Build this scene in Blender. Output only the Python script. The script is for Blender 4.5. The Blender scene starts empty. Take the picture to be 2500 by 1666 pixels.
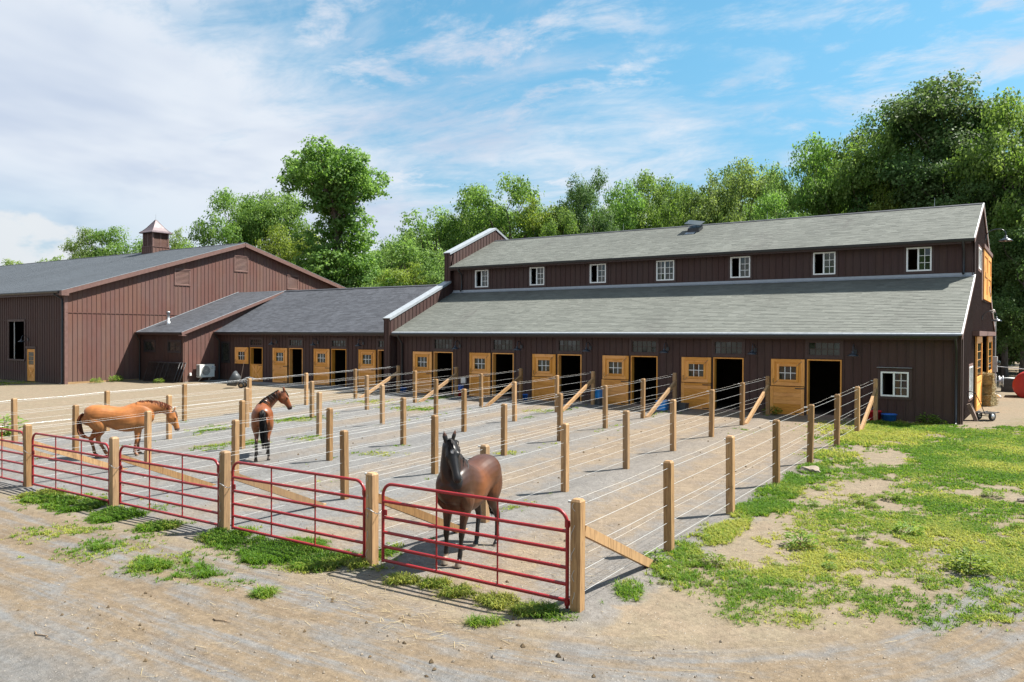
import bpy, math, random
import numpy as np
from mathutils import Vector, Matrix

random.seed(7)
RNG = np.random.default_rng(11)
SC = bpy.context.scene
COL = SC.collection
R = math.radians

# ------------------------------------------------------------------ camera
CAM_FW = Vector((-0.56202, 0.82705, -0.00928))
CAM_RT = Vector((0.82713, 0.56198, 0.00356))
cam_d = bpy.data.cameras.new('camera')
cam_d.sensor_width = 36.0
cam_d.lens = 1946.77 / 2500 * 36
cam_d.clip_start = 0.1
cam_d.clip_end = 3000
cam = bpy.data.objects.new('camera', cam_d)
COL.objects.link(cam)
_f = CAM_FW.normalized()
_u = CAM_RT.cross(_f).normalized()
_r = _f.cross(_u).normalized()
cam.matrix_world = Matrix(((_r.x, _u.x, -_f.x, 0), (_r.y, _u.y, -_f.y, 0), (_r.z, _u.z, -_f.z, 3.052), (0, 0, 0, 1)))
SC.camera = cam

# ------------------------------------------------------------------ sky and sun
SUN_AZ = R(44.0)      # from +X towards +Y
SUN_EL = R(56.5)
SUN_DIR = Vector((math.cos(SUN_EL) * math.cos(SUN_AZ), math.cos(SUN_EL) * math.sin(SUN_AZ), math.sin(SUN_EL)))


def build_world():
    w = bpy.data.worlds.new('World')
    SC.world = w
    w.use_nodes = True
    w.cycles.sampling_method = 'MANUAL'
    w.cycles.sample_map_resolution = 256
    nt = w.node_tree
    nt.nodes.clear()
    N = nt.nodes.new
    L = nt.links.new

    def m(op, a, b=None, c=None, clamp=False):
        n = N('ShaderNodeMath')
        n.operation = op
        n.use_clamp = clamp
        for i, v in enumerate((a, b, c)):
            if v is None:
                continue
            if isinstance(v, (int, float)):
                n.inputs[i].default_value = v
            else:
                L(v, n.inputs[i])
        return n.outputs[0]

    out = N('ShaderNodeOutputWorld')
    bg = N('ShaderNodeBackground')
    bg.inputs['Strength'].default_value = 0.056
    L(bg.outputs[0], out.inputs[0])
    sky = N('ShaderNodeTexSky')
    sky.sky_type = 'NISHITA'
    sky.sun_disc = False
    sky.sun_elevation = SUN_EL
    sky.sun_rotation = R(90) - SUN_AZ
    sky.air_density = 1.0
    sky.dust_density = 0.6
    sky.ozone_density = 1.2
    tc = N('ShaderNodeTexCoord')
    sep = N('ShaderNodeSeparateXYZ')
    L(tc.outputs['Generated'], sep.inputs[0])
    zz = m('MAXIMUM', sep.outputs[2], 0.0)
    den = m('ADD', zz, 0.16)
    u = m('DIVIDE', sep.outputs[0], den)
    v = m('DIVIDE', sep.outputs[1], den)
    comb = N('ShaderNodeCombineXYZ')
    L(u, comb.inputs[0])
    L(v, comb.inputs[1])

    def noise(vec, scale, detail, rough, dist, off, stretch=(1, 1, 1), rot=0):
        mp = N('ShaderNodeMapping')
        mp.inputs['Location'].default_value = off
        mp.inputs['Scale'].default_value = stretch
        mp.inputs['Rotation'].default_value = (0, 0, rot)
        L(vec, mp.inputs[0])
        n = N('ShaderNodeTexNoise')
        n.inputs['Scale'].default_value = scale
        n.inputs['Detail'].default_value = detail
        n.inputs['Roughness'].default_value = rough
        n.inputs['Distortion'].default_value = dist
        L(mp.outputs[0], n.inputs[0])
        return n.outputs[0]

    def sstep(val, a, b):
        n = N('ShaderNodeMapRange')
        n.interpolation_type = 'SMOOTHSTEP'
        n.inputs[1].default_value = a
        n.inputs[2].default_value = b
        L(val, n.inputs[0])
        return n.outputs[0]

    big = noise(comb.outputs[0], 0.55, 3, 0.5, 0.3, (3.1, 1.7, 0))
    det = noise(comb.outputs[0], 1.7, 6, 0.62, 0.5, (0.4, 5.2, 0), (0.75, 1.5, 1), R(-30))
    fine = noise(comb.outputs[0], 5.2, 5, 0.66, 0.6, (7.4, 2.2, 0), (0.9, 1.25, 1), R(-30))
    # more cloud to the west side of the sky
    wst = m('ADD', m('MULTIPLY', sep.outputs[0], -0.827), m('MULTIPLY', sep.outputs[1], -0.562))
    hor = m('SUBTRACT', 1.0, m('MULTIPLY', zz, 3.2), clamp=True)
    cov = m('ADD', m('MULTIPLY', big, 0.55), m('MULTIPLY', det, 0.75))
    cov = m('ADD', cov, m('MULTIPLY', fine, 0.28))
    cov = m('ADD', cov, m('MULTIPLY', wst, 0.62))
    cov = m('ADD', cov, m('MULTIPLY', hor, 0.24))
    mask = sstep(cov, 0.66, 1.03)
    mask = m('MULTIPLY', mask, 0.94)
    # thin high wisps elsewhere
    wsp = noise(comb.outputs[0], 2.9, 7, 0.66, 0.35, (4.4, 0.3, 0), (0.95, 1.35, 1), R(-38))
    wsp2 = noise(comb.outputs[0], 0.9, 3, 0.5, 0.2, (9.1, 3.3, 0))
    wm = m('MULTIPLY', sstep(m('ADD', m('MULTIPLY', wsp, 0.7), m('MULTIPLY', fine, 0.32)), 0.46, 0.66), sstep(wsp2, 0.30, 0.52))
    mask = m('MAXIMUM', mask, m('MULTIPLY', wm, 0.88))
    # the sheet thins out low in the west, where cumulus stands
    thin = m('MULTIPLY', sstep(zz, 0.20, 0.07), sstep(wst, 0.25, 0.6))
    mask = m('MULTIPLY', mask, m('SUBTRACT', 1.0, m('MULTIPLY', thin, 0.55)))
    # cumulus bank low over the horizon
    comb2 = N('ShaderNodeCombineXYZ')
    L(sep.outputs[0], comb2.inputs[0])
    L(sep.outputs[1], comb2.inputs[1])
    L(sep.outputs[2], comb2.inputs[2])
    cum = noise(comb2.outputs[0], 5.0, 6, 0.55, 0.2, (4.3, 2.35, 1.55), (1, 1, 2.0))
    cumm = sstep(m('ADD', cum, m('SUBTRACT', 0.20, m('MULTIPLY', zz, 1.75))), 0.53, 0.59)
    shade = noise(comb.outputs[0], 1.1, 4, 0.6, 0.3, (2.2, 8.8, 0))
    # cloud colours (sunlit white to lavender grey of the thicker sheet)
    mixc = N('ShaderNodeMix')
    mixc.data_type = 'RGBA'
    L(sstep(m('ADD', shade, m('MULTIPLY', wst, 0.10)), 0.40, 0.72), mixc.inputs[0])
    mixc.inputs[6].default_value = (5.9, 6.25, 6.8, 1)
    mixc.inputs[7].default_value = (4.3, 4.85, 5.9, 1)
    hs = N('ShaderNodeHueSaturation')
    hs.inputs['Saturation'].default_value = 1.12
    hs.inputs['Value'].default_value = 1.0
    tint = N('ShaderNodeMix')
    tint.data_type = 'RGBA'
    tint.blend_type = 'MULTIPLY'
    tint.inputs[0].default_value = 1.0
    tl = N('ShaderNodeMix')
    tl.data_type = 'RGBA'
    L(sstep(zz, 0.0, 0.38), tl.inputs[0])
    tl.inputs[6].default_value = (0.70, 0.80, 0.86, 1)
    tl.inputs[7].default_value = (1.02, 1.37, 1.25, 1)
    L(tl.outputs[2], tint.inputs[7])
    L(sky.outputs[0], tint.inputs[6])
    L(tint.outputs[2], hs.inputs['Color'])
    mix1 = N('ShaderNodeMix')
    mix1.data_type = 'RGBA'
    L(mask, mix1.inputs[0])
    L(hs.outputs[0], mix1.inputs[6])
    L(mixc.outputs[2], mix1.inputs[7])
    mix2 = N('ShaderNodeMix')
    mix2.data_type = 'RGBA'
    L(m('MULTIPLY', cumm, 0.85), mix2.inputs[0])
    L(mix1.outputs[2], mix2.inputs[6])
    mix2.inputs[7].default_value = (5.9, 6.1, 6.3, 1)
    L(mix2.outputs[2], bg.inputs[0])


build_world()
sun_d = bpy.data.lights.new('sun', 'SUN')
sun_d.energy = 4.8
sun_d.angle = R(0.55)
sun_d.color = (1.0, 0.955, 0.88)
sun = bpy.data.objects.new('sun', sun_d)
sun.rotation_euler = SUN_DIR.to_track_quat('Z', 'Y').to_euler()
COL.objects.link(sun)
SC.view_settings.view_transform = 'Standard'
SC.view_settings.look = 'None'
SC.view_settings.gamma = 1
SC.view_settings.exposure = 1.33
SC.view_settings.use_curve_mapping = False
SC.cycles.max_bounces = 4
SC.cycles.diffuse_bounces = 2
SC.cycles.glossy_bounces = 2
SC.cycles.transmission_bounces = 2
SC.cycles.transparent_max_bounces = 4
SC.cycles.caustics_reflective = False
SC.cycles.caustics_refractive = False

# ------------------------------------------------------------------ helpers
WM = {}
I4 = Matrix.Identity(4)


def tag(o, label=None, cat=None, group=None, kind=None):
    if label:
        o['label'] = label
    if cat:
        o['category'] = cat
    if group:
        o['group'] = group
    if kind:
        o['kind'] = kind
    return o


def thing(name, label, cat, loc=(0, 0, 0), rz=0.0, group=None, scale=1.0):
    o = bpy.data.objects.new(name, None)
    o.empty_display_size = 0.3
    COL.objects.link(o)
    o.location = loc
    o.rotation_euler = (0, 0, rz)
    o.scale = (scale,) * 3
    WM[o.name] = Matrix.Translation(loc) @ Matrix.Rotation(rz, 4, 'Z') @ Matrix.Scale(scale, 4)
    return tag(o, label, cat, group)


def link(o, parent=None, local=False):
    """world-space geometry under a parent (local=True: geometry given in the parent's own frame)"""
    COL.objects.link(o)
    if parent is not None:
        o.parent = parent
        if local:
            WM[o.name] = WM.get(parent.name, I4).copy()
        else:
            o.matrix_parent_inverse = WM.get(parent.name, I4).inverted()
    return o


def copy_tree(src, parent=None):
    c = src.copy()
    COL.objects.link(c)
    if parent is not None:
        c.parent = parent
    for ch in list(src.children):
        copy_tree(ch, c)
    return c


class MB:
    def __init__(self):
        self.v = []
        self.f = []
        self.sm = []

    def add(self, vs, fs, smooth=False):
        b = len(self.v)
        self.v += [tuple(p) for p in vs]
        self.f += [tuple(i + b for i in q) for q in fs]
        self.sm += [smooth] * len(fs)
        return self

    def box(self, c, s, rz=0.0, mat=None):
        hx, hy, hz = s[0] / 2, s[1] / 2, s[2] / 2
        vs = [(-hx, -hy, -hz), (hx, -hy, -hz), (hx, hy, -hz), (-hx, hy, -hz), (-hx, -hy, hz), (hx, -hy, hz), (hx, hy, hz), (-hx, hy, hz)]
        if mat is not None:
            vs = [mat @ Vector(p) for p in vs]
            vs = [(p.x + c[0], p.y + c[1], p.z + c[2]) for p in vs]
        else:
            ca, sa = math.cos(rz), math.sin(rz)
            vs = [(x * ca - y * sa + c[0], x * sa + y * ca + c[1], z + c[2]) for x, y, z in vs]
        return self.add(vs, [(0, 3, 2, 1), (4, 5, 6, 7), (0, 1, 5, 4), (1, 2, 6, 5), (2, 3, 7, 6), (3, 0, 4, 7)])

    def b2(self, a, b):
        """box between two opposite corners"""
        return self.box([(a[i] + b[i]) / 2 for i in range(3)], [abs(b[i] - a[i]) for i in range(3)])

    def hexa(self, vs):
        return self.add(vs, [(0, 3, 2, 1), (4, 5, 6, 7), (0, 1, 5, 4), (1, 2, 6, 5), (2, 3, 7, 6), (3, 0, 4, 7)])

    def bar(self, a, b, w, h, up=(0, 0, 1)):
        a = Vector(a)
        b = Vector(b)
        t = (b - a).normalized()
        s = t.cross(Vector(up))
        if s.length < 1e-5:
            s = t.cross(Vector((0, 1, 0)))
        s.normalize()
        n = s.cross(t)
        q = []
        for p in (a, b):
            for i, j in ((-1, -1), (1, -1), (1, 1), (-1, 1)):
                q.append(p + s * (i * w / 2) + n * (j * h / 2))
        return self.hexa(q)

    def tube(self, pts, r, seg=8, cap=True, closed=False):
        pts = [Vector(p) for p in pts]
        n = len(pts)
        rs = r if isinstance(r, (list, tuple)) else [r] * n
        ref = None
        vs = []
        for i, p in enumerate(pts):
            if closed:
                t = pts[(i + 1) % n] - pts[i - 1]
            else:
                t = pts[min(i + 1, n - 1)] - pts[max(i - 1, 0)]
            t.normalize()
            if ref is None:
                ref = Vector((0, 0, 1)) if abs(t.z) < 0.9 else Vector((1, 0, 0))
            s = t.cross(ref)
            if s.length < 1e-4:
                ref = Vector((0, 1, 0)) if abs(t.y) < .9 else Vector((1, 0, 0))
                s = t.cross(ref)
            s.normalize()
            ref = s.cross(t).normalized()
            for k in range(seg):
                a = 2 * math.pi * k / seg
                vs.append(p + (s * math.cos(a) + ref * math.sin(a)) * rs[i])
        fs = []
        rng = n if closed else n - 1
        for i in range(rng):
            j = (i + 1) % n
            for k in range(seg):
                k2 = (k + 1) % seg
                fs.append((i * seg + k, j * seg + k, j * seg + k2, i * seg + k2))
        self.add(vs, fs, True)
        if cap and not closed:
            self.add(vs[:seg], [tuple(range(seg))])
            self.add(vs[-seg:], [tuple(reversed(range(seg)))])
        return self

    def lathe(self, prof, c=(0, 0, 0), seg=20, axis='z', mat=None):
        vs = []
        for r, z in prof:
            for k in range(seg):
                a = 2 * math.pi * k / seg
                x, y = r * math.cos(a), r * math.sin(a)
                p = (x, y, z) if axis == 'z' else ((z, x, y) if axis == 'x' else (x, z, y))
                if mat is not None:
                    p = mat @ Vector(p)
                vs.append((p[0] + c[0], p[1] + c[1], p[2] + c[2]))
        fs = []
        for i in range(len(prof) - 1):
            for k in range(seg):
                k2 = (k + 1) % seg
                fs.append((i * seg + k, i * seg + k2, (i + 1) * seg + k2, (i + 1) * seg + k))
        return self.add(vs, fs, True)

    def prism(self, poly, y0, y1, axis='y'):
        """poly of 2D points extruded along an axis; axis 'x': poly=(y,z); 'y': poly=(x,z); 'z': poly=(x,y)"""
        n = len(poly)

        def P(a, b, t):
            return {'x': (t, a, b), 'y': (a, t, b), 'z': (a, b, t)}[axis]
        vs = [P(a, b, y0) for a, b in poly] + [P(a, b, y1) for a, b in poly]
        fs = [tuple(range(n - 1, -1, -1)), tuple(range(n, 2 * n))]
        fs += [(i, (i + 1) % n, n + (i + 1) % n, n + i) for i in range(n)]
        return self.add(vs, fs)

    def mesh(self, name, mats=None):
        me = bpy.data.meshes.new(name)
        me.from_pydata(self.v, [], self.f)
        me.polygons.foreach_set('use_smooth', self.sm)
        if mats:
            for m in (mats if isinstance(mats, (list, tuple)) else [mats]):
                me.materials.append(m)
        me.update()
        return me

    def build(self, name, mat, parent=None, local=False, fix=True):
        me = self.mesh(name, mat)
        if fix:
            import bmesh
            bm = bmesh.new()
            bm.from_mesh(me)
            bmesh.ops.recalc_face_normals(bm, faces=bm.faces)
            bm.to_mesh(me)
            bm.free()
        o = bpy.data.objects.new(name, me)
        return link(o, parent, local)


def mesh_np(name, V, F, mat=None, smooth=False, attrs=None):
    V = np.asarray(V, np.float32)
    F = np.asarray(F, np.int32)
    me = bpy.data.meshes.new(name)
    me.vertices.add(len(V))
    me.vertices.foreach_set('co', V.ravel())
    me.loops.add(F.size)
    me.loops.foreach_set('vertex_index', F.ravel())
    me.polygons.add(len(F))
    me.polygons.foreach_set('loop_start', np.arange(0, F.size, F.shape[1], dtype=np.int32))
    me.polygons.foreach_set('use_smooth', np.full(len(F), smooth))
    if attrs:
        for k, (dom, arr) in attrs.items():
            a = me.attributes.new(k, 'FLOAT', dom)
            a.data.foreach_set('value', np.asarray(arr, np.float32))
    if mat:
        me.materials.append(mat)
    me.update(calc_edges=True)
    return me


def obj_np(name, V, F, mat, parent=None, local=False, smooth=False, attrs=None):
    o = bpy.data.objects.new(name, mesh_np(name, V, F, mat, smooth, attrs))
    return link(o, parent, local)


_CUBE = {}


def cube_obj(name, c, s, mat, parent):
    """axis-aligned box sharing one unit mesh per material"""
    if mat.name not in _CUBE:
        _CUBE[mat.name] = MB().box((0, 0, 0), (1, 1, 1)).mesh('unit_piece', mat)
    o = bpy.data.objects.new(name, _CUBE[mat.name])
    o.location = c
    o.scale = s
    return link(o, parent)


# value noise for shaping terrain and plant cover
_LAT = np.random.default_rng(5).random((256, 256))


def vnoise(x, y):
    x = np.asarray(x, float)
    y = np.asarray(y, float)
    xi = np.floor(x).astype(int)
    yi = np.floor(y).astype(int)
    fx = x - xi
    fy = y - yi
    fx = fx * fx * (3 - 2 * fx)
    fy = fy * fy * (3 - 2 * fy)
    a = _LAT[xi & 255, yi & 255]
    b = _LAT[(xi + 1) & 255, yi & 255]
    c = _LAT[xi & 255, (yi + 1) & 255]
    d = _LAT[(xi + 1) & 255, (yi + 1) & 255]
    return (a * (1 - fx) + b * fx) * (1 - fy) + (c * (1 - fx) + d * fx) * fy


def fbm(x, y, o=4):
    s = 0
    a = 0.5
    for i in range(o):
        s = s + a * vnoise(x * 2 ** i + 17.3 * i, y * 2 ** i + 9.1 * i)
        a *= 0.5
    return s


FX0, FDX, FY0, FDY = -5.22, 3.774, 9.27, 3.05      # fence grid


def gz(x, y):
    x = np.asarray(x, float)
    y = np.asarray(y, float)
    t = np.clip(32.6 - y, 0, 45)
    z = -0.029 * t
    k = np.clip((-36 - x) / 10, 0, 1)
    z = z * (1 - 0.5 * k)
    z = z + 0.05 * (fbm(x / 2.6, y / 2.6, 3) - 0.44) + 0.03 * (fbm(x / 0.55 + 40, y / 0.55, 3) - 0.44)
    # low gravel berm along each fence line
    d = np.abs((x - FX0) / FDX - np.round((x - FX0) / FDX)) * FDX
    inp = (x < FX0 + 0.8) & (x > FX0 - 6 * FDX - 0.8) & (y > 9.0) & (y < 30.8)
    z = z + np.where(inp, 0.045 * np.exp(-(d / 0.33) ** 2) - 0.01, 0)
    # worn wheel ruts round the corner of the drive
    px = np.maximum(x + 6.0, 0)
    r = np.hypot(px, y - 13.0)
    road = np.clip((r - 4.6) / 1.0, 0, 1) * np.where(y < 13, 1, 0)
    z = z - road * 0.012 * (np.sin(r * 5.2 + 0.6 * np.sin(x * 0.7)) + 0.6 * np.sin(r * 11 + 1.3))
    return z


def gzf(x, y):
    return float(gz(x, y))

# ------------------------------------------------------------------ materials
class NT:
    def __init__(self, name):
        self.m = bpy.data.materials.new(name)
        self.m.use_nodes = True
        self.nt = self.m.node_tree
        self.b = self.nt.nodes['Principled BSDF']
        self.out = self.nt.nodes['Material Output']

    def n(self, t, **kw):
        x = self.nt.nodes.new(t)
        for k, v in kw.items():
            setattr(x, k, v)
        return x

    def l(self, a, b):
        self.nt.links.new(a, b)

    def pos(self, obj=False):
        if obj:
            return self.n('ShaderNodeTexCoord').outputs['Object']
        return self.n('ShaderNodeNewGeometry').outputs['Position']

    def mapping(self, vec, scale=(1, 1, 1), loc=(0, 0, 0), rot=(0, 0, 0)):
        mp = self.n('ShaderNodeMapping')
        mp.inputs['Scale'].default_value = scale
        mp.inputs['Location'].default_value = loc
        mp.inputs['Rotation'].default_value = rot
        self.l(vec, mp.inputs[0])
        return mp.outputs[0]

    def noise(self, vec, scale, detail=4, rough=0.55, dist=0.0):
        x = self.n('ShaderNodeTexNoise')
        x.inputs['Scale'].default_value = scale
        x.inputs['Detail'].default_value = detail
        x.inputs['Roughness'].default_value = rough
        x.inputs['Distortion'].default_value = dist
        self.l(vec, x.inputs['Vector'])
        return x.outputs[0]

    def ramp(self, fac, stops):
        x = self.n('ShaderNodeValToRGB')
        el = x.color_ramp.elements
        while len(el) < len(stops):
            el.new(0.5)
        for e, (p, c) in zip(el, stops):
            e.position = p
            e.color = (c[0], c[1], c[2], 1) if isinstance(c, (tuple, list)) else (c, c, c, 1)
        self.l(fac, x.inputs[0])
        return x.outputs[0]

    def val(self, sock, v):
        if isinstance(v, (int, float)):
            sock.default_value = v
        elif isinstance(v, (tuple, list)):
            sock.default_value = (v[0], v[1], v[2], 1) if len(v) == 3 and sock.type == 'RGBA' else v
        else:
            self.l(v, sock)

    def math(self, op, a, b=None, clamp=False, c=None):
        x = self.n('ShaderNodeMath', operation=op, use_clamp=clamp)
        self.val(x.inputs[0], a)
        if b is not None:
            self.val(x.inputs[1], b)
        if c is not None:
            self.val(x.inputs[2], c)
        return x.outputs[0]

    def sstep(self, v, a, b, o0=0.0, o1=1.0):
        x = self.n('ShaderNodeMapRange', interpolation_type='SMOOTHSTEP')
        self.l(v, x.inputs[0])
        x.inputs[1].default_value = a
        x.inputs[2].default_value = b
        x.inputs[3].default_value = o0
        x.inputs[4].default_value = o1
        return x.outputs[0]

    def mix(self, fac, a, b, blend='MIX'):
        x = self.n('ShaderNodeMix', data_type='RGBA', blend_type=blend)
        self.val(x.inputs[0], fac)
        self.val(x.inputs[6], a)
        self.val(x.inputs[7], b)
        return x.outputs[2]

    def hsv(self, col, h=0.5, s=1.0, v=1.0):
        x = self.n('ShaderNodeHueSaturation')
        self.val(x.inputs['Hue'], h)
        self.val(x.inputs['Saturation'], s)
        self.val(x.inputs['Value'], v)
        self.val(x.inputs['Color'], col)
        return x.outputs[0]

    def bump(self, h, strength=0.3, dist=0.02):
        x = self.n('ShaderNodeBump')
        x.inputs['Strength'].default_value = strength
        x.inputs['Distance'].default_value = dist
        self.l(h, x.inputs['Height'])
        self.l(x.outputs[0], self.b.inputs['Normal'])

    def col(self, c):
        self.val(self.b.inputs['Base Color'], c)
        return self

    def rough(self, r):
        self.val(self.b.inputs['Roughness'], r)
        return self

    def rnd(self):
        return self.n('ShaderNodeObjectInfo').outputs['Random']

    def attr(self, name):
        x = self.n('ShaderNodeAttribute')
        x.attribute_name = name
        return x


def plain(name, c, rough=0.5, metal=0.0, var=0.0, bump=0.0):
    t = NT(name)
    if var > 0:
        p = t.pos(True)
        k = t.noise(p, 6, 5, 0.65)
        col = t.hsv(c, v=t.sstep(k, 0.3, 0.7, 1 - var, 1 + var))
        t.col(col)
        t.rough(t.sstep(k, 0.3, 0.7, rough - 0.08, rough + 0.1))
        if bump:
            t.bump(t.noise(p, 60, 4), bump, 0.004)
    else:
        t.col(c)
        t.rough(rough)
    t.b.inputs['Metallic'].default_value = metal
    return t.m


def siding_mat(name, base, grain_axis):
    """stained rough-sawn boards; every board a slightly different tone"""
    t = NT(name)
    p = t.pos()
    g = t.noise(t.mapping(p, (28, 28, 1.4)), 1.0, 6, 0.65, 0.3)
    big = t.noise(t.mapping(p, (0.7, 0.7, 0.5)), 1.0, 4, 0.6)
    knot = t.noise(t.mapping(p, (7, 7, 2.2)), 1.0, 2, 0.5)
    r = t.rnd()
    c = t.hsv(base, h=t.sstep(r, 0, 1, 0.494, 0.506), s=t.sstep(big, 0.3, 0.7, 0.9, 1.1), v=t.math('ADD', t.sstep(r, 0, 1, 0.92, 1.05), t.sstep(g, 0.25, 0.75, -0.13, 0.13)))
    c = t.mix(t.sstep(knot, 0.70, 0.80, 0, 0.4), c, (base[0] * 1.6, base[1] * 1.25, base[2] * 0.8))
    sep = t.n('ShaderNodeSeparateXYZ')
    t.l(p, sep.inputs[0])
    # rain-splash dust on the lowest boards
    low = t.math('MULTIPLY', t.sstep(sep.outputs[2], -0.1, 0.55, 1, 0), t.sstep(big, 0.35, 0.65, 0.1, 0.55))
    c = t.mix(low, c, (0.10, 0.075, 0.055))
    t.col(c)
    t.rough(0.72)
    t.bump(g, 0.35, 0.006)
    return t.m


def pine_mat(name, base, dark, scale=1.0, axis='z', rough=0.5, var=0.12):
    """timber with grain along an axis and some knots"""
    t = NT(name)
    p = t.pos()
    st = {'x': (2.2, 26, 26), 'y': (26, 2.2, 26), 'z': (26, 26, 2.2)}[axis]
    st = tuple(a * scale for a in st)
    rr = t.rnd()
    off = t.n('ShaderNodeCombineXYZ')
    t.l(t.math('MULTIPLY', rr, 37.0), off.inputs[0])
    t.l(t.math('MULTIPLY', rr, 11.0), off.inputs[2])
    va = t.n('ShaderNodeVectorMath', operation='ADD')
    t.l(p, va.inputs[0])
    t.l(off.outputs[0], va.inputs[1])
    g = t.noise(t.mapping(va.outputs[0], st), 1.0, 5, 0.6, 0.6)
    kn = t.n('ShaderNodeTexVoronoi')
    t.l(t.mapping(va.outputs[0], tuple(a * 0.28 for a in st)), kn.inputs['Vector'])
    kn.inputs['Scale'].default_value = 1.0
    c = t.mix(t.sstep(g, 0.35, 0.75), base, dark)
    c = t.hsv(c, v=t.sstep(rr, 0, 1, 1 - var, 1 + var), s=t.sstep(rr, 0, 1, 1.05, 0.95))
    c = t.mix(t.sstep(kn.outputs['Distance'], 0.05, 0.13, 0.65, 0), c, tuple(q * 0.45 for q in dark))
    c = t.mix(t.sstep(t.math('FRACT', t.math('MULTIPLY', rr, 7.3)), 0.3, 1.0, 0, 0.32), c, (0.23, 0.17, 0.115) if name.startswith('fence') else c)
    stn = t.noise(va.outputs[0], 2.6, 4, 0.6, 0.3)
    c = t.mix(t.sstep(stn, 0.62, 0.80, 0, 0.6), c, tuple(q * 0.3 for q in dark))
    t.col(c)
    t.rough(rough)
    t.bump(g, 0.22, 0.004)
    return t.m


def shingle_mat(name, c0, c1, streak=None):
    t = NT(name)
    p = t.pos()
    a = t.attr('tint').outputs['Fac']
    g = t.noise(p, 120, 3, 0.7)
    c = t.mix(a, c0, c1)
    c = t.hsv(c, v=t.sstep(g, 0.3, 0.7, 0.82, 1.16))
    b = t.noise(t.mapping(p, (0.25, 0.12, 0.12)), 1.0, 5, 0.6)
    c = t.hsv(c, v=t.sstep(b, 0.3, 0.7, 0.9, 1.08))
    if streak:
        s = t.noise(t.mapping(p, (0.42, 0.13, 0.13), rot=(0, 0, R(24))), 1.0, 5, 0.62, 0.4)
        s2 = t.noise(t.mapping(p, (3.2, 0.5, 0.5), rot=(0, 0, R(18))), 1.0, 4, 0.6)
        k = t.math('MULTIPLY', t.sstep(s, 0.56, 0.76, 0, 0.75), t.sstep(s2, 0.3, 0.65, 0.25, 1.0))
        c = t.mix(k, c, streak)
    t.col(c)
    t.rough(0.85)
    t.bump(g, 0.4, 0.004)
    return t.m


def glass_mat(name, tint=(0.02, 0.024, 0.02)):
    t = NT(name)
    p = t.pos()
    n = t.noise(p, 2.3, 3, 0.5)
    t.col(t.hsv(tint, v=t.sstep(n, 0.3, 0.7, 0.6, 1.5)))
    t.rough(0.045)
    t.b.inputs['Specular IOR Level'].default_value = 0.75
    t.bump(n, 0.05, 0.02)
    return t.m


def leaf_mat(name, base, trans=0.48, rv=0.12, hv=0.012):
    t = NT(name)
    tint = t.attr('tint').outputs['Fac']
    rr = t.rnd()
    c = t.hsv(base, h=t.math('ADD', t.sstep(rr, 0, 1, 0.488, 0.508), t.sstep(tint, 0, 1, hv, -hv)),
              s=t.sstep(tint, 0, 1, 1.05, 0.9), v=t.math('MULTIPLY', t.sstep(rr, 0, 1, 1 - rv, 1 + rv), t.sstep(tint, 0, 1, 0.7, 1.35)))
    t.col(c)
    t.rough(0.55)
    t.b.inputs['Specular IOR Level'].default_value = 0.22
    tr = t.n('ShaderNodeBsdfTranslucent')
    t.l(t.hsv(c, h=0.487, s=1.1, v=1.55), tr.inputs['Color'])
    mx = t.n('ShaderNodeMixShader')
    mx.inputs[0].default_value = trans
    t.l(t.b.outputs[0], mx.inputs[1])
    t.l(tr.outputs[0], mx.inputs[2])
    t.l(mx.outputs[0], t.out.inputs['Surface'])
    return t.m


def bark_mat(name, c):
    t = NT(name)
    p = t.pos()
    g = t.noise(t.mapping(p, (9, 9, 1.6)), 1.0, 6, 0.7, 0.4)
    t.col(t.hsv(c, v=t.sstep(g, 0.3, 0.7, 0.5, 1.4)))
    t.rough(0.9)
    t.bump(g, 0.6, 0.03)
    return t.m


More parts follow.
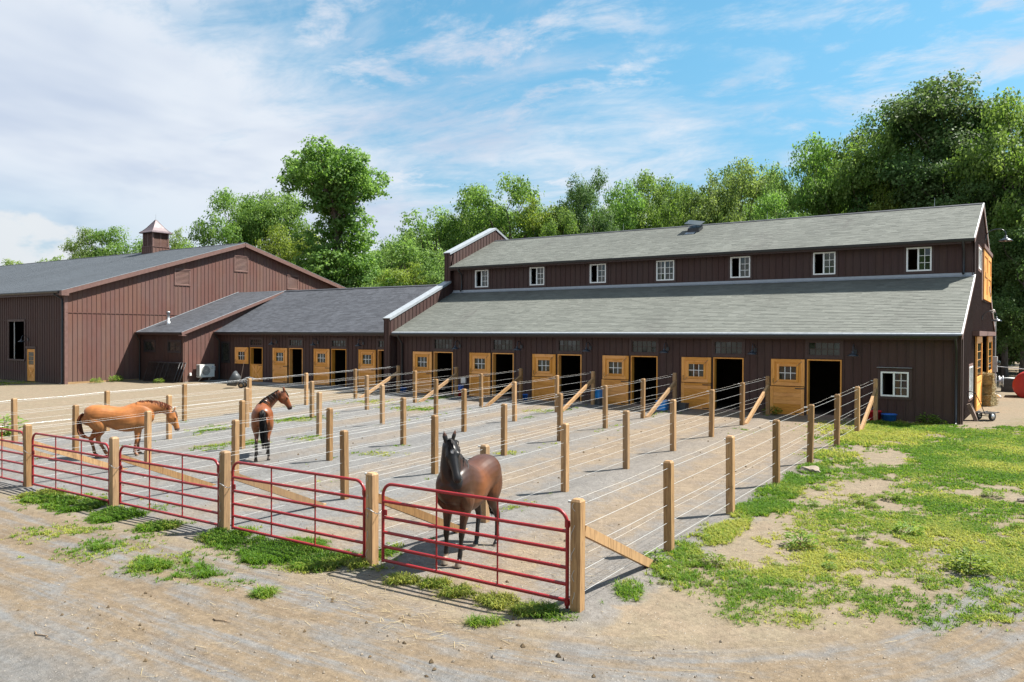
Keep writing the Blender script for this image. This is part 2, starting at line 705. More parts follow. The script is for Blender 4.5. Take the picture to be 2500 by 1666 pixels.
def ground_mat():
    t = NT('ground_soil_and_stone_dust')
    p = t.pos()
    sep = t.n('ShaderNodeSeparateXYZ')
    t.l(p, sep.inputs[0])
    X, Y = sep.outputs[0], sep.outputs[1]
    n_big = t.noise(p, 0.35, 3, 0.6, 0.3)
    n_mid = t.noise(p, 1.6, 5, 0.65, 0.4)
    n_fine = t.noise(p, 14, 4, 0.75)
    n_grit = t.noise(p, 70, 2, 0.8)
    grey = (0.150, 0.147, 0.143)
    tan = (0.200, 0.156, 0.110)
    brown = (0.105, 0.074, 0.049)
    pale = (0.188, 0.155, 0.108)
    # paddock: grey stone dust beside fence lines, tan trodden soil in the lanes
    fr = t.math('FRACT', t.math('DIVIDE', t.math('ADD', X, -FX0 + 40 * FDX), FDX))
    lane = t.math('ABSOLUTE', t.math('SUBTRACT', fr, 0.5))          # 0 mid-lane, .5 at fence
    lane = t.math('ADD', lane, t.math('ADD', t.math('MULTIPLY', t.math('SUBTRACT', n_mid, 0.5), 0.7), t.math('MULTIPLY', t.math('SUBTRACT', n_fine, 0.5), 0.5)))
    greyness = t.sstep(lane, 0.0, 0.42, 0.1, 0.9)
    west = t.sstep(X, -21, -6, 0.50, -0.28)                          # western lanes greyer
    south = t.sstep(Y, 14, 27, 0.15, -0.35)
    gfac = t.math('ADD', t.math('ADD', greyness, west), south, clamp=True)
    padd = t.mix(gfac, t.mix(t.sstep(n_mid, 0.35, 0.65), tan, (0.178, 0.138, 0.100)), grey)
    # trodden dark crumbs in the lanes
    padd = t.mix(t.math('MULTIPLY', t.sstep(n_fine, 0.60, 0.72, 0, 0.55), t.sstep(n_mid, 0.42, 0.6)), padd, brown)
    # drive: streaks of grit and soil that follow the wheels
    px = t.math('MAXIMUM', t.math('ADD', X, 6.0), 0.0)
    rad = t.math('SQRT', t.math('ADD', t.math('MULTIPLY', px, px), t.math('POWER', t.math('SUBTRACT', Y, 13.0), 2.0)))
    cv = t.n('ShaderNodeCombineXYZ')
    t.l(t.math('MULTIPLY', rad, 1.9), cv.inputs[0])
    t.l(t.math('MULTIPLY', t.math('ADD', X, t.math('MULTIPLY', Y, 0.6)), 0.16), cv.inputs[1])
    streak = t.noise(cv.outputs[0], 1.3, 4, 0.65, 0.5)
    cv2 = t.n('ShaderNodeCombineXYZ')
    t.l(t.math('MULTIPLY', rad, 5.5), cv2.inputs[0])
    t.l(t.math('MULTIPLY', X, 0.14), cv2.inputs[1])
    t.l(t.math('MULTIPLY', Y, 0.14), cv2.inputs[2])
    streak2 = t.noise(cv2.outputs[0], 1.2, 4, 0.65, 0.4)
    drive = t.mix(t.sstep(t.math('ADD', t.math('MULTIPLY', streak, 0.75), t.math('MULTIPLY', n_mid, 0.35)), 0.48, 0.68), (0.164, 0.125, 0.084), grey)
    drive = t.mix(t.sstep(streak2, 0.50, 0.68, 0, 0.62), drive, (0.128, 0.094, 0.064))
    drive = t.mix(t.sstep(t.math('ADD', rad, t.math('MULTIPLY', n_mid, 1.2)), 8.1, 9.2, 0, 0.8), drive, (0.128, 0.126, 0.123))
    drive = t.mix(t.math('MULTIPLY', t.sstep(n_big, 0.6, 0.72, 0, 0.5), t.sstep(n_fine, 0.4, 0.6)), drive, brown)
    # soil of the field and yard
    soil = t.mix(t.sstep(n_mid, 0.3, 0.7), pale, tan)
    soil = t.mix(t.sstep(n_fine, 0.58, 0.72, 0, 0.45), soil, brown)
    # zones
    wob = t.math('MULTIPLY', t.math('SUBTRACT', n_mid, 0.5), 1.3)
    in_x1 = t.sstep(t.math('ADD', X, wob), -4.95, -4.55, 1, 0)
    in_x0 = t.sstep(t.math('ADD', X, wob), -29.0, -28.0, 0, 1)
    in_y = t.sstep(t.math('ADD', Y, wob), 8.3, 9.3, 0, 1)
    zp = t.math('MULTIPLY', t.math('MULTIPLY', in_x1, in_x0), in_y)
    zd = t.sstep(t.math('ADD', rad, t.math('MULTIPLY', wob, 0.7)), 4.1, 5.2, 0, 1)
    zd = t.math('MULTIPLY', zd, t.sstep(t.math('SUBTRACT', Y, t.math('MULTIPLY', px, 1.5)), 9.2, 8.0, 0.0, 1.0))
    c = t.mix(zd, soil, drive)
    c = t.mix(zp, c, padd)
    # short green growth under the grass
    gr = t.attr('green').outputs['Fac']
    c = t.mix(t.math('MULTIPLY', gr, t.sstep(t.math('ADD', n_fine, t.math('MULTIPLY', n_mid, 0.4)), 0.45, 0.75, 0.25, 0.8)), c, t.mix(n_mid, (0.075, 0.088, 0.020), (0.120, 0.108, 0.035)))
    # grit
    c = t.hsv(c, v=t.math('ADD', t.sstep(n_grit, 0.25, 0.75, -0.17, 0.17), t.math('MULTIPLY', t.sstep(n_fine, 0.3, 0.7, 0.84, 1.13), t.sstep(t.noise(p, 5.0, 5, 0.7), 0.3, 0.7, 0.86, 1.12))))
    vo = t.n('ShaderNodeTexVoronoi')
    vo.inputs['Scale'].default_value = 17
    t.l(p, vo.inputs['Vector'])
    st = t.math('MULTIPLY', t.sstep(vo.outputs['Distance'], 0.12, 0.24, 1, 0), t.sstep(t.attr_rand(vo), 0.6, 0.64))
    c = t.mix(t.math('MULTIPLY', st, 0.7), c, t.mix(t.attr_rand(vo), (0.08, 0.065, 0.05), (0.34, 0.31, 0.27)))
    t.col(c)
    t.rough(0.95)
    t.b.inputs['Specular IOR Level'].default_value = 0.15
    # hoof-pocked surface where the soil is trodden
    hv = t.n('ShaderNodeTexVoronoi')
    hv.inputs['Scale'].default_value = 5.5
    t.l(p, hv.inputs['Vector'])
    pock = t.math('MULTIPLY', t.sstep(hv.outputs['Distance'], 0.12, 0.24, -1.0, 0.0), t.math('MULTIPLY', zp, t.sstep(n_mid, 0.42, 0.6, 0.1, 1.0)))
    h = t.math('ADD', t.math('ADD', t.math('MULTIPLY', n_fine, 1.0), t.math('MULTIPLY', pock, 0.7)), t.math('ADD', t.math('MULTIPLY', n_grit, 0.25), t.math('MULTIPLY', st, 0.4)))
    t.bump(h, 0.6, 0.04)
    return t.m


def _ar(self, vo):
    s = self.n('ShaderNodeSeparateColor')
    self.l(vo.outputs['Color'], s.inputs[0])
    return s.outputs[0]


NT.attr_rand = _ar

M = {}
M['ground'] = ground_mat()
M['siding'] = siding_mat('brown_stained_siding', (0.054, 0.0245, 0.0195), 'z')
M['batten'] = siding_mat('brown_stained_batten', (0.050, 0.023, 0.0185), 'z')
M['siding_sunlit'] = siding_mat('brown_stained_sunlit_siding', (0.128, 0.060, 0.046), 'z')  # lighter copy of the siding, with sunlight put into the colour
M['batten_sunlit'] = siding_mat('brown_stained_sunlit_batten', (0.116, 0.055, 0.043), 'z')  # battens lightened the same way as the sunlit boards
M['trim_brown'] = plain('brown_painted_trim', (0.150, 0.080, 0.066), 0.6, 0, 0.12, 0.2)
M['trim_dark'] = plain('dark_brown_trim', (0.055, 0.029, 0.025), 0.6, 0, 0.12, 0.2)
M['white'] = plain('white_vinyl', (0.87, 0.87, 0.85), 0.4, 0, 0.04)
M['flash'] = plain('pale_metal_flashing', (0.31, 0.335, 0.36), 0.5, 0.1, 0.08)
M['gutter'] = plain('black_gutter_metal', (0.018, 0.018, 0.020), 0.35, 0.0, 0.15)
M['black'] = plain('black_paint', (0.02, 0.02, 0.022), 0.4, 0, 0.15)
M['lamp'] = plain('dark_enamel', (0.035, 0.04, 0.05), 0.3, 0.2, 0.1)
M['lampin'] = plain('white_enamel', (0.75, 0.75, 0.72), 0.4)
M['pine'] = pine_mat('golden_pine', (0.82, 0.385, 0.085), (0.62, 0.25, 0.045), 1.0, 'z')
M['pine_h'] = pine_mat('golden_pine_planks', (0.78, 0.355, 0.08), (0.56, 0.22, 0.042), 1.0, 'x')
M['post'] = pine_mat('fence_post_timber', (0.37, 0.215, 0.092), (0.20, 0.105, 0.042), 1.25, 'z', 0.7, 0.27)
M['sill'] = pine_mat('raw_timber_sill', (0.34, 0.21, 0.10), (0.24, 0.14, 0.06), 1.0, 'y', 0.7)
M['wire'] = plain('white_coated_wire', (0.47, 0.47, 0.46), 0.45)
M['wire2'] = plain('thin_braided_wire', (0.62, 0.58, 0.52), 0.5)
M['steel'] = plain('galvanised_steel', (0.55, 0.56, 0.57), 0.4, 0.7, 0.12)
M['chain'] = plain('zinc_chain', (0.6, 0.6, 0.6), 0.35, 0.8, 0.1)
M['concrete'] = plain('concrete', (0.20, 0.20, 0.195), 0.9, 0, 0.14, 0.3)
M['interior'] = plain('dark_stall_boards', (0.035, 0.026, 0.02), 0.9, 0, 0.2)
M['shingle_barn'] = shingle_mat('weathered_green_grey_shingles', (0.108, 0.115, 0.100), (0.148, 0.155, 0.136), (0.078, 0.074, 0.068))
M['shingle_dark'] = shingle_mat('charcoal_shingles', (0.036, 0.039, 0.048), (0.072, 0.077, 0.091))
M['shingle_arena'] = shingle_mat('slate_blue_shingles', (0.042, 0.051, 0.061), (0.058, 0.068, 0.080))
M['glass'] = glass_mat('window_glass')
M['glass_b'] = glass_mat('door_glass', (0.03, 0.033, 0.022))
M['leaf'] = leaf_mat('green_leaves', (0.122, 0.218, 0.045), 0.5)
M['leaf_dark'] = leaf_mat('dark_oak_leaves', (0.074, 0.138, 0.038), 0.42)
M['leaf_lime'] = leaf_mat('yellow_green_leaves', (0.158, 0.240, 0.040), 0.5)
M['leaf_pale'] = leaf_mat('pale_green_leaves', (0.142, 0.228, 0.058), 0.5)
M['grass'] = leaf_mat('grass_blades', (0.195, 0.262, 0.040), 0.45, 0.0, 0.045)
M['weed'] = leaf_mat('weed_leaves', (0.135, 0.215, 0.035), 0.45, 0.1)
M['bark'] = bark_mat('grey_brown_bark', (0.13, 0.105, 0.085))
M['copper'] = plain('weathered_copper_sheet', (0.12, 0.088, 0.095), 0.5, 0.2, 0.12)
M['stone'] = plain('field_stone', (0.26, 0.21, 0.16), 0.9, 0, 0.2, 0.5)
M['straw'] = plain('dry_straw', (0.40, 0.31, 0.16), 0.8, 0, 0.2)
M['twig'] = plain('dead_twig', (0.20, 0.14, 0.09), 0.9, 0, 0.2)
M['dung'] = plain('dried_dung', (0.11, 0.075, 0.04), 0.95, 0, 0.2)
M['hay'] = plain('hay', (0.30, 0.24, 0.11), 0.95, 0, 0.25, 0.8)
M['blue'] = plain('blue_plastic', (0.02, 0.13, 0.50), 0.4, 0, 0.08)
M['sky_blue'] = plain('bright_blue_plastic', (0.02, 0.26, 0.68), 0.4, 0, 0.08)
M['redplastic'] = plain('red_plastic', (0.62, 0.02, 0.03), 0.4, 0, 0.08)
M['greyplastic'] = plain('dark_grey_plastic', (0.06, 0.065, 0.07), 0.5, 0, 0.1)
M['redtank'] = plain('red_tank_paint', (0.32, 0.018, 0.016), 0.42, 0, 0.08)
M['rubber'] = plain('black_rubber', (0.022, 0.022, 0.022), 0.8, 0, 0.2)
M['acwhite'] = plain('off_white_sheet_metal', (0.72, 0.72, 0.68), 0.45, 0, 0.05)
M['acdark'] = plain('dark_grille', (0.09, 0.09, 0.09), 0.6)
M['logo'] = plain('blue_print', (0.02, 0.22, 0.62), 0.5)
M['ink'] = plain('dark_print', (0.04, 0.04, 0.05), 0.5)
M['wood_old'] = plain('weathered_board', (0.21, 0.15, 0.12), 0.9, 0, 0.2, 0.4)


def gate_red():
    t = NT('red_enamelled_tube')
    p = t.pos()
    n = t.noise(p, 5, 5, 0.6)
    g = t.noise(p, 90, 3, 0.7)
    c = t.hsv((0.27, 0.012, 0.016), v=t.sstep(n, 0.3, 0.7, 0.85, 1.12))
    c = t.mix(t.sstep(g, 0.70, 0.78, 0, 0.35), c, (0.5, 0.3, 0.25))
    t.col(c)
    t.rough(t.sstep(n, 0.3, 0.7, 0.3, 0.48))
    return t.m


M['red'] = gate_red()

# ------------------------------------------------------------------ where plants grow
PATCH = [(-19.0, 8.81, 0.61, 0.72, 0.8), (-17.36, 8.85, 0.67, 0.64, 0.85), (-15.81, 8.85, 0.55, 0.52, 0.85), (-14.15, 8.86, 0.51, 0.31, 0.7), (-17.99, 8.7, 1.07, 0.85, 0.3), (-12.19, 9.12, 0.6, 0.72, 1), (-10.9, 8.99, 0.75, 0.68, 1), (-9.75, 9.01, 0.57, 0.38, 0.95), (-9.03, 9.27, 0.39, 0.41, 0.9), (-15.7, 7.84, 0.94, 0.74, 0.22), (-13.61, 7.61, 1.01, 0.75, 0.3), (-12.08, 7.56, 0.73, 0.64, 0.42), (-11.09, 7.53, 0.48, 0.46, 0.35), (-10.24, 7.47, 0.4, 0.25, 0.2), (-9.41, 7.49, 0.2, 0.21, 0.75), (-9.15, 9.79, 0.29, 0.61, 0.9), (-8.09, 9.04, 0.3, 0.22, 0.75), (-7.61, 9.18, 0.26, 0.25, 0.8), (-7.02, 9.05, 0.31, 0.32, 0.8), (-6.31, 9.03, 0.42, 0.3, 0.9), (-5.73, 9.01, 0.35, 0.23, 0.85), (-5.33, 9.02, 0.23, 0.15, 0.7), (-6.07, 8.29, 0.34, 0.12, 0.35), (-5.1, 9.62, 0.18, 0.13, 0.4), (-4.96, 10.35, 0.22, 0.39, 0.8), (-4.91, 11.63, 0.27, 0.34, 0.6), (-4.9, 12.7, 0.32, 0.54, 0.7), (-4.99, 14.22, 0.43, 0.66, 0.85), (-4.99, 15.71, 0.38, 0.71, 0.85), (-4.98, 17.49, 0.42, 0.69, 0.8), (-4.96, 19.17, 0.4, 0.66, 0.8), (-1.18, 18.03, 1.56, 3.59, 0.8), (-1.64, 24.91, 2.25, 4.54, 0.95), (-0.57, 15.39, 0.76, 1.38, 0.85), (-1.9, 15.78, 0.9, 1.87, 0.5), (-2.68, 13.53, 0.89, 1.21, 0.42), (-2.92, 12.05, 0.69, 0.89, 0.42), (-2.11, 12.45, 0.68, 0.84, 0.5), (-2.73, 10.6, 0.33, 0.34, 0.35), (-3.47, 10.59, 0.46, 0.59, 0.16), (-3.32, 16.73, 0.76, 1.25, 0.22), (-3.9, 14.23, 0.68, 1.13, 0.2), (-5.13, 26.38, 1.17, 1.82, 0.8), (-3.09, 28.55, 3.29, 2.5, 0.95), (-4.92, 23.01, 0.93, 1.41, 0.7), (-2.23, 20.68, 1.36, 2.11, 0.6), (-1.02, 29.72, 0.78, 4.41, 0.6), (-54.62, 24.31, 2.75, 2.49, 0.6), (-30.47, 13.13, 0.49, 1.91, 0.7), (-25.41, 17.78, 0.82, 0.98, 0.4), (-24.32, 21.1, 1.22, 0.96, 0.6), (-26.31, 26.97, 1.24, 1.15, 0.5), (-21.57, 15.1, 0.69, 0.62, 0.4), (-20.29, 17.79, 0.58, 0.77, 0.25), (-21.32, 16.19, 0.85, 0.56, 0.4), (-24.82, 29.91, 0.97, 1.03, 0.7), (-12.97, 18.74, 0.37, 0.5, 0.7), (-16.14, 16.91, 0.77, 0.37, 0.4), (-14.32, 13.78, 0.54, 0.26, 0.2), (-9.26, 13.54, 0.36, 0.15, 0.4), (-15.87, 9.53, 0.56, 0.43, 0.3), (-22.59, 26.06, 1.14, 0.81, 0.4), (-17.56, 27.89, 0.72, 0.59, 0.3), (-8.72, 26.49, 0.72, 0.51, 0.2)]
BARE = [(-3.66, 23.36, 0.51, 1.53), (-0.9, 19.84, 0.98, 0.46), (-3.48, 19.39, 0.58, 0.87)]


def cover(x, y):
    """plant cover 0..1 over the ground"""
    d = np.zeros_like(x)
    for cx, cy, ax, dp, s in PATCH:
        L = math.hypot(cx, cy)
        fx, fy = cx / L, cy / L
        dp = min(dp, 5.0)
        if -5.2 < cx < -4.8 and cy > 11:
            s = 0.5
        elif cx > -4.8:
            s = max(s, 0.5)
        if s < 0.5 and cx < -5.3:
            s = min(0.62, s * 1.7)
        if s < 1 and cx > -4.9 and cy > 12:
            fx, fy = 0.0, 1.0
        a = (x - cx) * fy - (y - cy) * fx
        b = (x - cx) * fx + (y - cy) * fy
        r = np.sqrt((a / ax) ** 2 + (b / dp) ** 2)
        k = np.clip((1.45 - r) / 0.9, 0, 1) * s
        d = np.maximum(d, k)
    # lawn continues east of the frame
    e = np.clip((x + 0.6) / 0.8, 0, 1) * np.clip((y - 13) / 2, 0, 1) * np.clip((34 - y) / 3, 0, 1) * np.clip((9 - x) / 2, 0, 1) * 0.85
    d = np.maximum(d, e)
    # thin weeds along the fence lines
    fd = np.abs((x - FX0) / FDX - np.round((x - FX0) / FDX)) * FDX
    kline = np.round((FX0 - x) / FDX)
    ln = np.exp(-(fd / 0.28) ** 2) * (y > 9.6) * (y < 30.5) * (x < -5.6) * (x > -28.5)
    d = np.maximum(d, ln * np.where(kline >= 2, 0.26, 0.12) * (fbm(x / 2.2 + 9, y / 1.6, 3) > 0.46))
    # scattered tufts on the poor soil right of the fence
    px = np.maximum(x + 6.0, 0)
    rad = np.hypot(px, y - 13.0)
    sc = (x > -4.75) * (x < 2) * (y > 9.9) * (y < 30) * np.clip((x + 5.2) / 1.6, 0.25, 1) * np.clip((y - (9.6 + 0.35 * (x + 5))) / 0.8, 0, 1) * 0.52
    d = np.maximum(d, sc)
    # ragged strip just outside the nearest fence
    d = np.maximum(d, 0.60 * np.exp(-((x + 4.85 + 0.25 * (fbm(y / 1.3, x * 0 + 2.2, 3) - 0.45)) / 0.34) ** 2) * np.clip((y - 9.8) / 3.5, 0, 1) * (y < 24))
    for cx, cy, ax, dp in BARE:
        r = np.sqrt(((x - cx) / ax) ** 2 + ((y - cy) / dp) ** 2)
        d = d * np.clip((r - 0.6) / 0.6, 0.06, 1)
    n = 0.48 * fbm(x / 0.8 + 3, y / 0.8 + 7, 4) + 0.52 * fbm(x / 0.20 + 31, y / 0.20, 3) + 0.30 * (fbm(x / 2.4, y / 2.4 + 30, 3) - 0.45)
    return np.clip((n - (0.50 - 0.36 * d)) / 0.30, 0, 1) * np.clip(d * 1.5, 0, 1)



# ------------------------------------------------------------------ ground: one sheet to the horizon
def build_ground():
    def axis(a, b, step, far):
        core = np.arange(a, b + 1e-6, step)
        k = np.cumsum(step * 1.22 ** np.arange(1, 40))
        k = k[k < far]
        return np.concatenate([(a - k)[::-1], core, b + k])
    xs = axis(-32, 5, 0.13, 900)
    ys = axis(3, 32.5, 0.13, 900)
    GX, GY = np.meshgrid(xs, ys)
    Z = gz(GX, GY)
    # land rises a little towards the wood behind
    Z = Z + np.clip(GY - 60, 0, 200) * 0.01
    V = np.stack([GX.ravel(), GY.ravel(), Z.ravel()], -1)
    nx, ny = len(xs), len(ys)
    i = np.arange(nx - 1)[None, :] + nx * np.arange(ny - 1)[:, None]
    F = np.stack([i, i + 1, i + nx + 1, i + nx], -1).reshape(-1, 4)
    gr = np.zeros(len(V))
    near = (V[:, 0] > -62) & (V[:, 0] < 10) & (V[:, 1] > 5) & (V[:, 1] < 35)
    gr[near] = cover(V[near, 0], V[near, 1])
    o = obj_np('ground', V, F, M['ground'], smooth=True, attrs={'green': ('POINT', gr)})
    tag(o, kind='structure')


build_ground()
# stone-dust and concrete strips at the foot of the stalls
o = MB().b2((-44.5, 30.75, -0.25), (-29.2, 32.1, 0.015)).build('concrete_apron', M['concrete'])
tag(o, kind='structure')

# ------------------------------------------------------------------ building kit
def wp(axis, plane, out):
    if axis == 'x':
        return lambda a, n, z: (a, plane + out * n, z)
    return lambda a, n, z: (plane + out * n, a, z)


def wbox(mb, P, a0, a1, n0, n1, z0, z1):
    return mb.b2(P(a0, n0, z0), P(a1, n1, z1))


def siding(parent, axis, plane, out, a0, a1, zb, ztop, openings=(), mat='siding', bat='batten', pitch=0.295, joints=(), phase=0.0, trimtop=None):
    P = wp(axis, plane, out)
    zt = ztop if callable(ztop) else (lambda a: ztop)
    zbf = zb if callable(zb) else (lambda a: zb)
    mS, mB = M[mat], M[bat]
    n = int(math.ceil((a1 - a0) / pitch)) + 1

    def piece(name, m, s0, s1, n0, n1, z0, z1, top=False):
        if z1 - z0 < 0.03 or s1 - s0 < 0.008:
            return
        t0, t1 = zt(s0), zt(s1)
        if top and abs(t0 - t1) > 0.004:
            mb = MB()
            vs = []
            for zz0, zz1 in (((z0, z0)), ):
                pass
            q = [P(s0, n0, z0), P(s1, n0, z0), P(s1, n1, z0), P(s0, n1, z0), P(s0, n0, t0), P(s1, n0, t1), P(s1, n1, t1), P(s0, n1, t0)]
            mb.hexa(q)
            mb.build(name, m, parent)
        else:
            c = P((s0 + s1) / 2, (n0 + n1) / 2, (z0 + z1) / 2)
            s = (abs(s1 - s0), abs(n1 - n0), z1 - z0) if axis == 'x' else (abs(n1 - n0), abs(s1 - s0), z1 - z0)
            cube_obj(name, c, s, m, parent)

    def column(name, m, s0, s1, n0, n1, marg=0.0):
        mid = (s0 + s1) / 2
        base, top = zbf(mid), max(zt(s0), zt(s1))
        cuts = []
        for (o0, o1, z0, z1) in openings:
            if o0 - marg < mid < o1 + marg:
                cuts.append((z0 - marg, z1 + marg))
        for j in joints:
            cuts.append((j - 0.004, j + 0.004))
        cuts.sort()
        z = base
        for c0, c1 in cuts:
            if c1 < z or c0 > top:
                continue
            piece(name, m, s0, s1, n0, n1, z, min(c0, top))
            z = max(z, c1)
        if z < top:
            piece(name, m, s0, s1, n0, n1, z, top, True)

    u = a0 - phase
    while u < a1:
        s0, s1 = max(u, a0), min(u + pitch, a1)
        if s1 - s0 > 0.01:
            cs = sorted({s0, s1} | {e for o in openings for e in o[:2] if s0 + 0.01 < e < s1 - 0.01})
            for q0, q1 in zip(cs[:-1], cs[1:]):
                column('board', mS, q0 + 0.0015, q1 - 0.0015, 0.0, 0.03)
        u += pitch
    u = a0 - phase
    while u <= a1 + 0.01:
        s0, s1 = max(u - 0.019, a0), min(u + 0.019, a1)
        if s1 - s0 > 0.015:
            column('batten', mB, s0, s1, 0.0305, 0.052, 0.05)
        u += pitch
    for j in joints:
        mb = MB()
        wbox(mb, P, a0, a1, 0.031, 0.06, j - 0.02, j + 0.02)
        # belt only where no opening interrupts it
        mb.build('belt_strip', mB, parent)


def roof_plane(parent, xa, xb, y0, z0, y1, z1, mat, thick=0.10, expo=0.145, tabw=0.33, name='roof', tabs=True, lift=0.014):
    """slab rising from eave (y0,z0) to (y1,z1) with courses of shingle tabs on top"""
    d = Vector((0, y1 - y0, z1 - z0))
    Ls = d.length
    d.normalize()
    n = Vector((0, -d.z, d.y)) if d.y > 0 else Vector((0, d.z * -1, d.y * -1)) * -1
    if n.z < 0:
        n = -n
    e0 = Vector((0, y0, z0))
    e1 = Vector((0, y1, z1))
    mb = MB()
    q = []
    for x in (xa, xb):
        q += [Vector((x, 0, 0)) + e0 - n * thick, Vector((x, 0, 0)) + e1 - n * thick, Vector((x, 0, 0)) + e1, Vector((x, 0, 0)) + e0]
    mb.add(q, [(0, 1, 2, 3), (7, 6, 5, 4), (0, 4, 5, 1), (1, 5, 6, 2), (2, 6, 7, 3), (3, 7, 4, 0)])
    r = mb.build(name, M['trim_dark'], parent)
    if not tabs:
        return r
    nc = int(Ls / expo)
    ex = Ls / nc
    V = []
    T = []
    rg = np.random.default_rng(int(abs(xa * 31 + y0 * 7)) + 3)
    nx = int((xb - xa) / tabw * 1.15) + 8
    for j in range(nc):
        w = rg.uniform(0.55, 1.45, nx) * tabw
        x = xa + np.cumsum(w) - rg.uniform(0, tabw * 2)
        xs0 = np.clip(x - w, xa, xb)
        xs1 = np.clip(x, xa, xb)
        ok = xs1 - xs0 > 0.02
        xs0, xs1 = xs0[ok], xs1[ok]
        k = len(xs0)
        tint = rg.random(k) * 0.85 + 0.15 * rg.random()
        s0 = j * ex + rg.normal(0, 0.0035, k) + 0.003 * math.sin(j * 1.7)
        s1 = np.full(k, min((j + 1) * ex + 0.012, Ls))
        lift0 = lift * rg.uniform(0.8, 1.3, k)
        lift1 = np.full(k, 0.003)
        low = np.full(k, 0.001)
        def pt(xx, s, h):
            return np.stack([xx, y0 + d.y * s + n.y * h, z0 + d.z * s + n.z * h], -1)
        quad = np.stack([pt(xs0, s0, low), pt(xs1, s0, low), pt(xs0, s0, lift0), pt(xs1, s0, lift0), pt(xs0, s1, lift1), pt(xs1, s1, lift1)], 1)
        V.append(quad)
        T.append(tint)
    V = np.concatenate(V)
    T = np.concatenate(T)
    m_ = len(V)
    b = (np.arange(m_) * 6)[:, None]
    F = np.concatenate([b + np.array([0, 1, 3, 2]), b + np.array([2, 3, 5, 4])])
    s = obj_np('shingles', V.reshape(-1, 3), F, M[mat], r, attrs={'tint': ('POINT', np.repeat(T, 6))})
    s['kind'] = 'stuff'
    return r


def slider_window(parent, axis, plane, out, a0, a1, z0, z1, left_open=True, grid=(2, 3), trim='trim_dark'):
    P = wp(axis, plane, out)
    mid = (a0 + a1) / 2 - 0.03
    mb = MB()
    f = 0.055
    wbox(mb, P, a0, a0 + f, -0.05, 0.07, z0, z1)
    wbox(mb, P, a1 - f, a1, -0.05, 0.07, z0, z1)
    wbox(mb, P, a0 + f, a1 - f, -0.05, 0.07, z0, z0 + f)
    wbox(mb, P, a0 + f, a1 - f, -0.05, 0.07, z1 - f, z1)
    wbox(mb, P, mid - 0.025, mid + 0.035, -0.04, 0.055, z0 + f, z1 - f)
    w = mb.build('window', M['white'], parent)
    halves = [(mid + 0.035, a1 - f)]
    if not left_open:
        halves.append((a0 + f, mid - 0.025))
    g = MB()
    for h0, h1 in halves:
        sw = 0.03
        h0 += 0.0
        nx, nz = grid
        for i in range(nx):
            for j in range(nz):
                pa0 = h0 + (h1 - h0) * i / nx
                pa1 = h0 + (h1 - h0) * (i + 1) / nx
                pz0 = z0 + f + (z1 - z0 - 2 * f) * j / nz
                pz1 = z0 + f + (z1 - z0 - 2 * f) * (j + 1) / nz
                tlt = random.uniform(-0.004, 0.004)
                q = MB()
                q.hexa([P(pa0, -0.012 + tlt, pz0), P(pa1, -0.012, pz0), P(pa1, -0.004, pz0), P(pa0, -0.004 + tlt, pz0),
                        P(pa0, -0.012, pz1), P(pa1, -0.012 - tlt, pz1), P(pa1, -0.004 - tlt, pz1), P(pa0, -0.004, pz1)])
                q.build('pane', M['glass'], w)
        for i in range(1, nx):
            a = h0 + (h1 - h0) * i / nx
            wbox(g, P, a - 0.010, a + 0.010, -0.003, 0.014, z0 + f, z1 - f)
        for j in range(1, nz):
            z = z0 + f + (z1 - z0 - 2 * f) * j / nz
            wbox(g, P, h0, h1, -0.002, 0.012, z - 0.010, z + 0.010)
    g.build('muntin_grid', M['white'], w)
    if trim:
        t = MB()
        k = 0.10
        wbox(t, P, a0 - k, a0 - 0.002, 0.03, 0.062, z0 - k, z1 + k)
        wbox(t, P, a1 + 0.002, a1 + k, 0.03, 0.062, z0 - k, z1 + k)
        wbox(t, P, a0 - 0.002, a1 + 0.002, 0.03, 0.062, z0 - k, z0 - 0.002)
        wbox(t, P, a0 - 0.002, a1 + 0.002, 0.03, 0.062, z1 + 0.002, z1 + k)
        t.build('casing', M[trim], w)
    return w


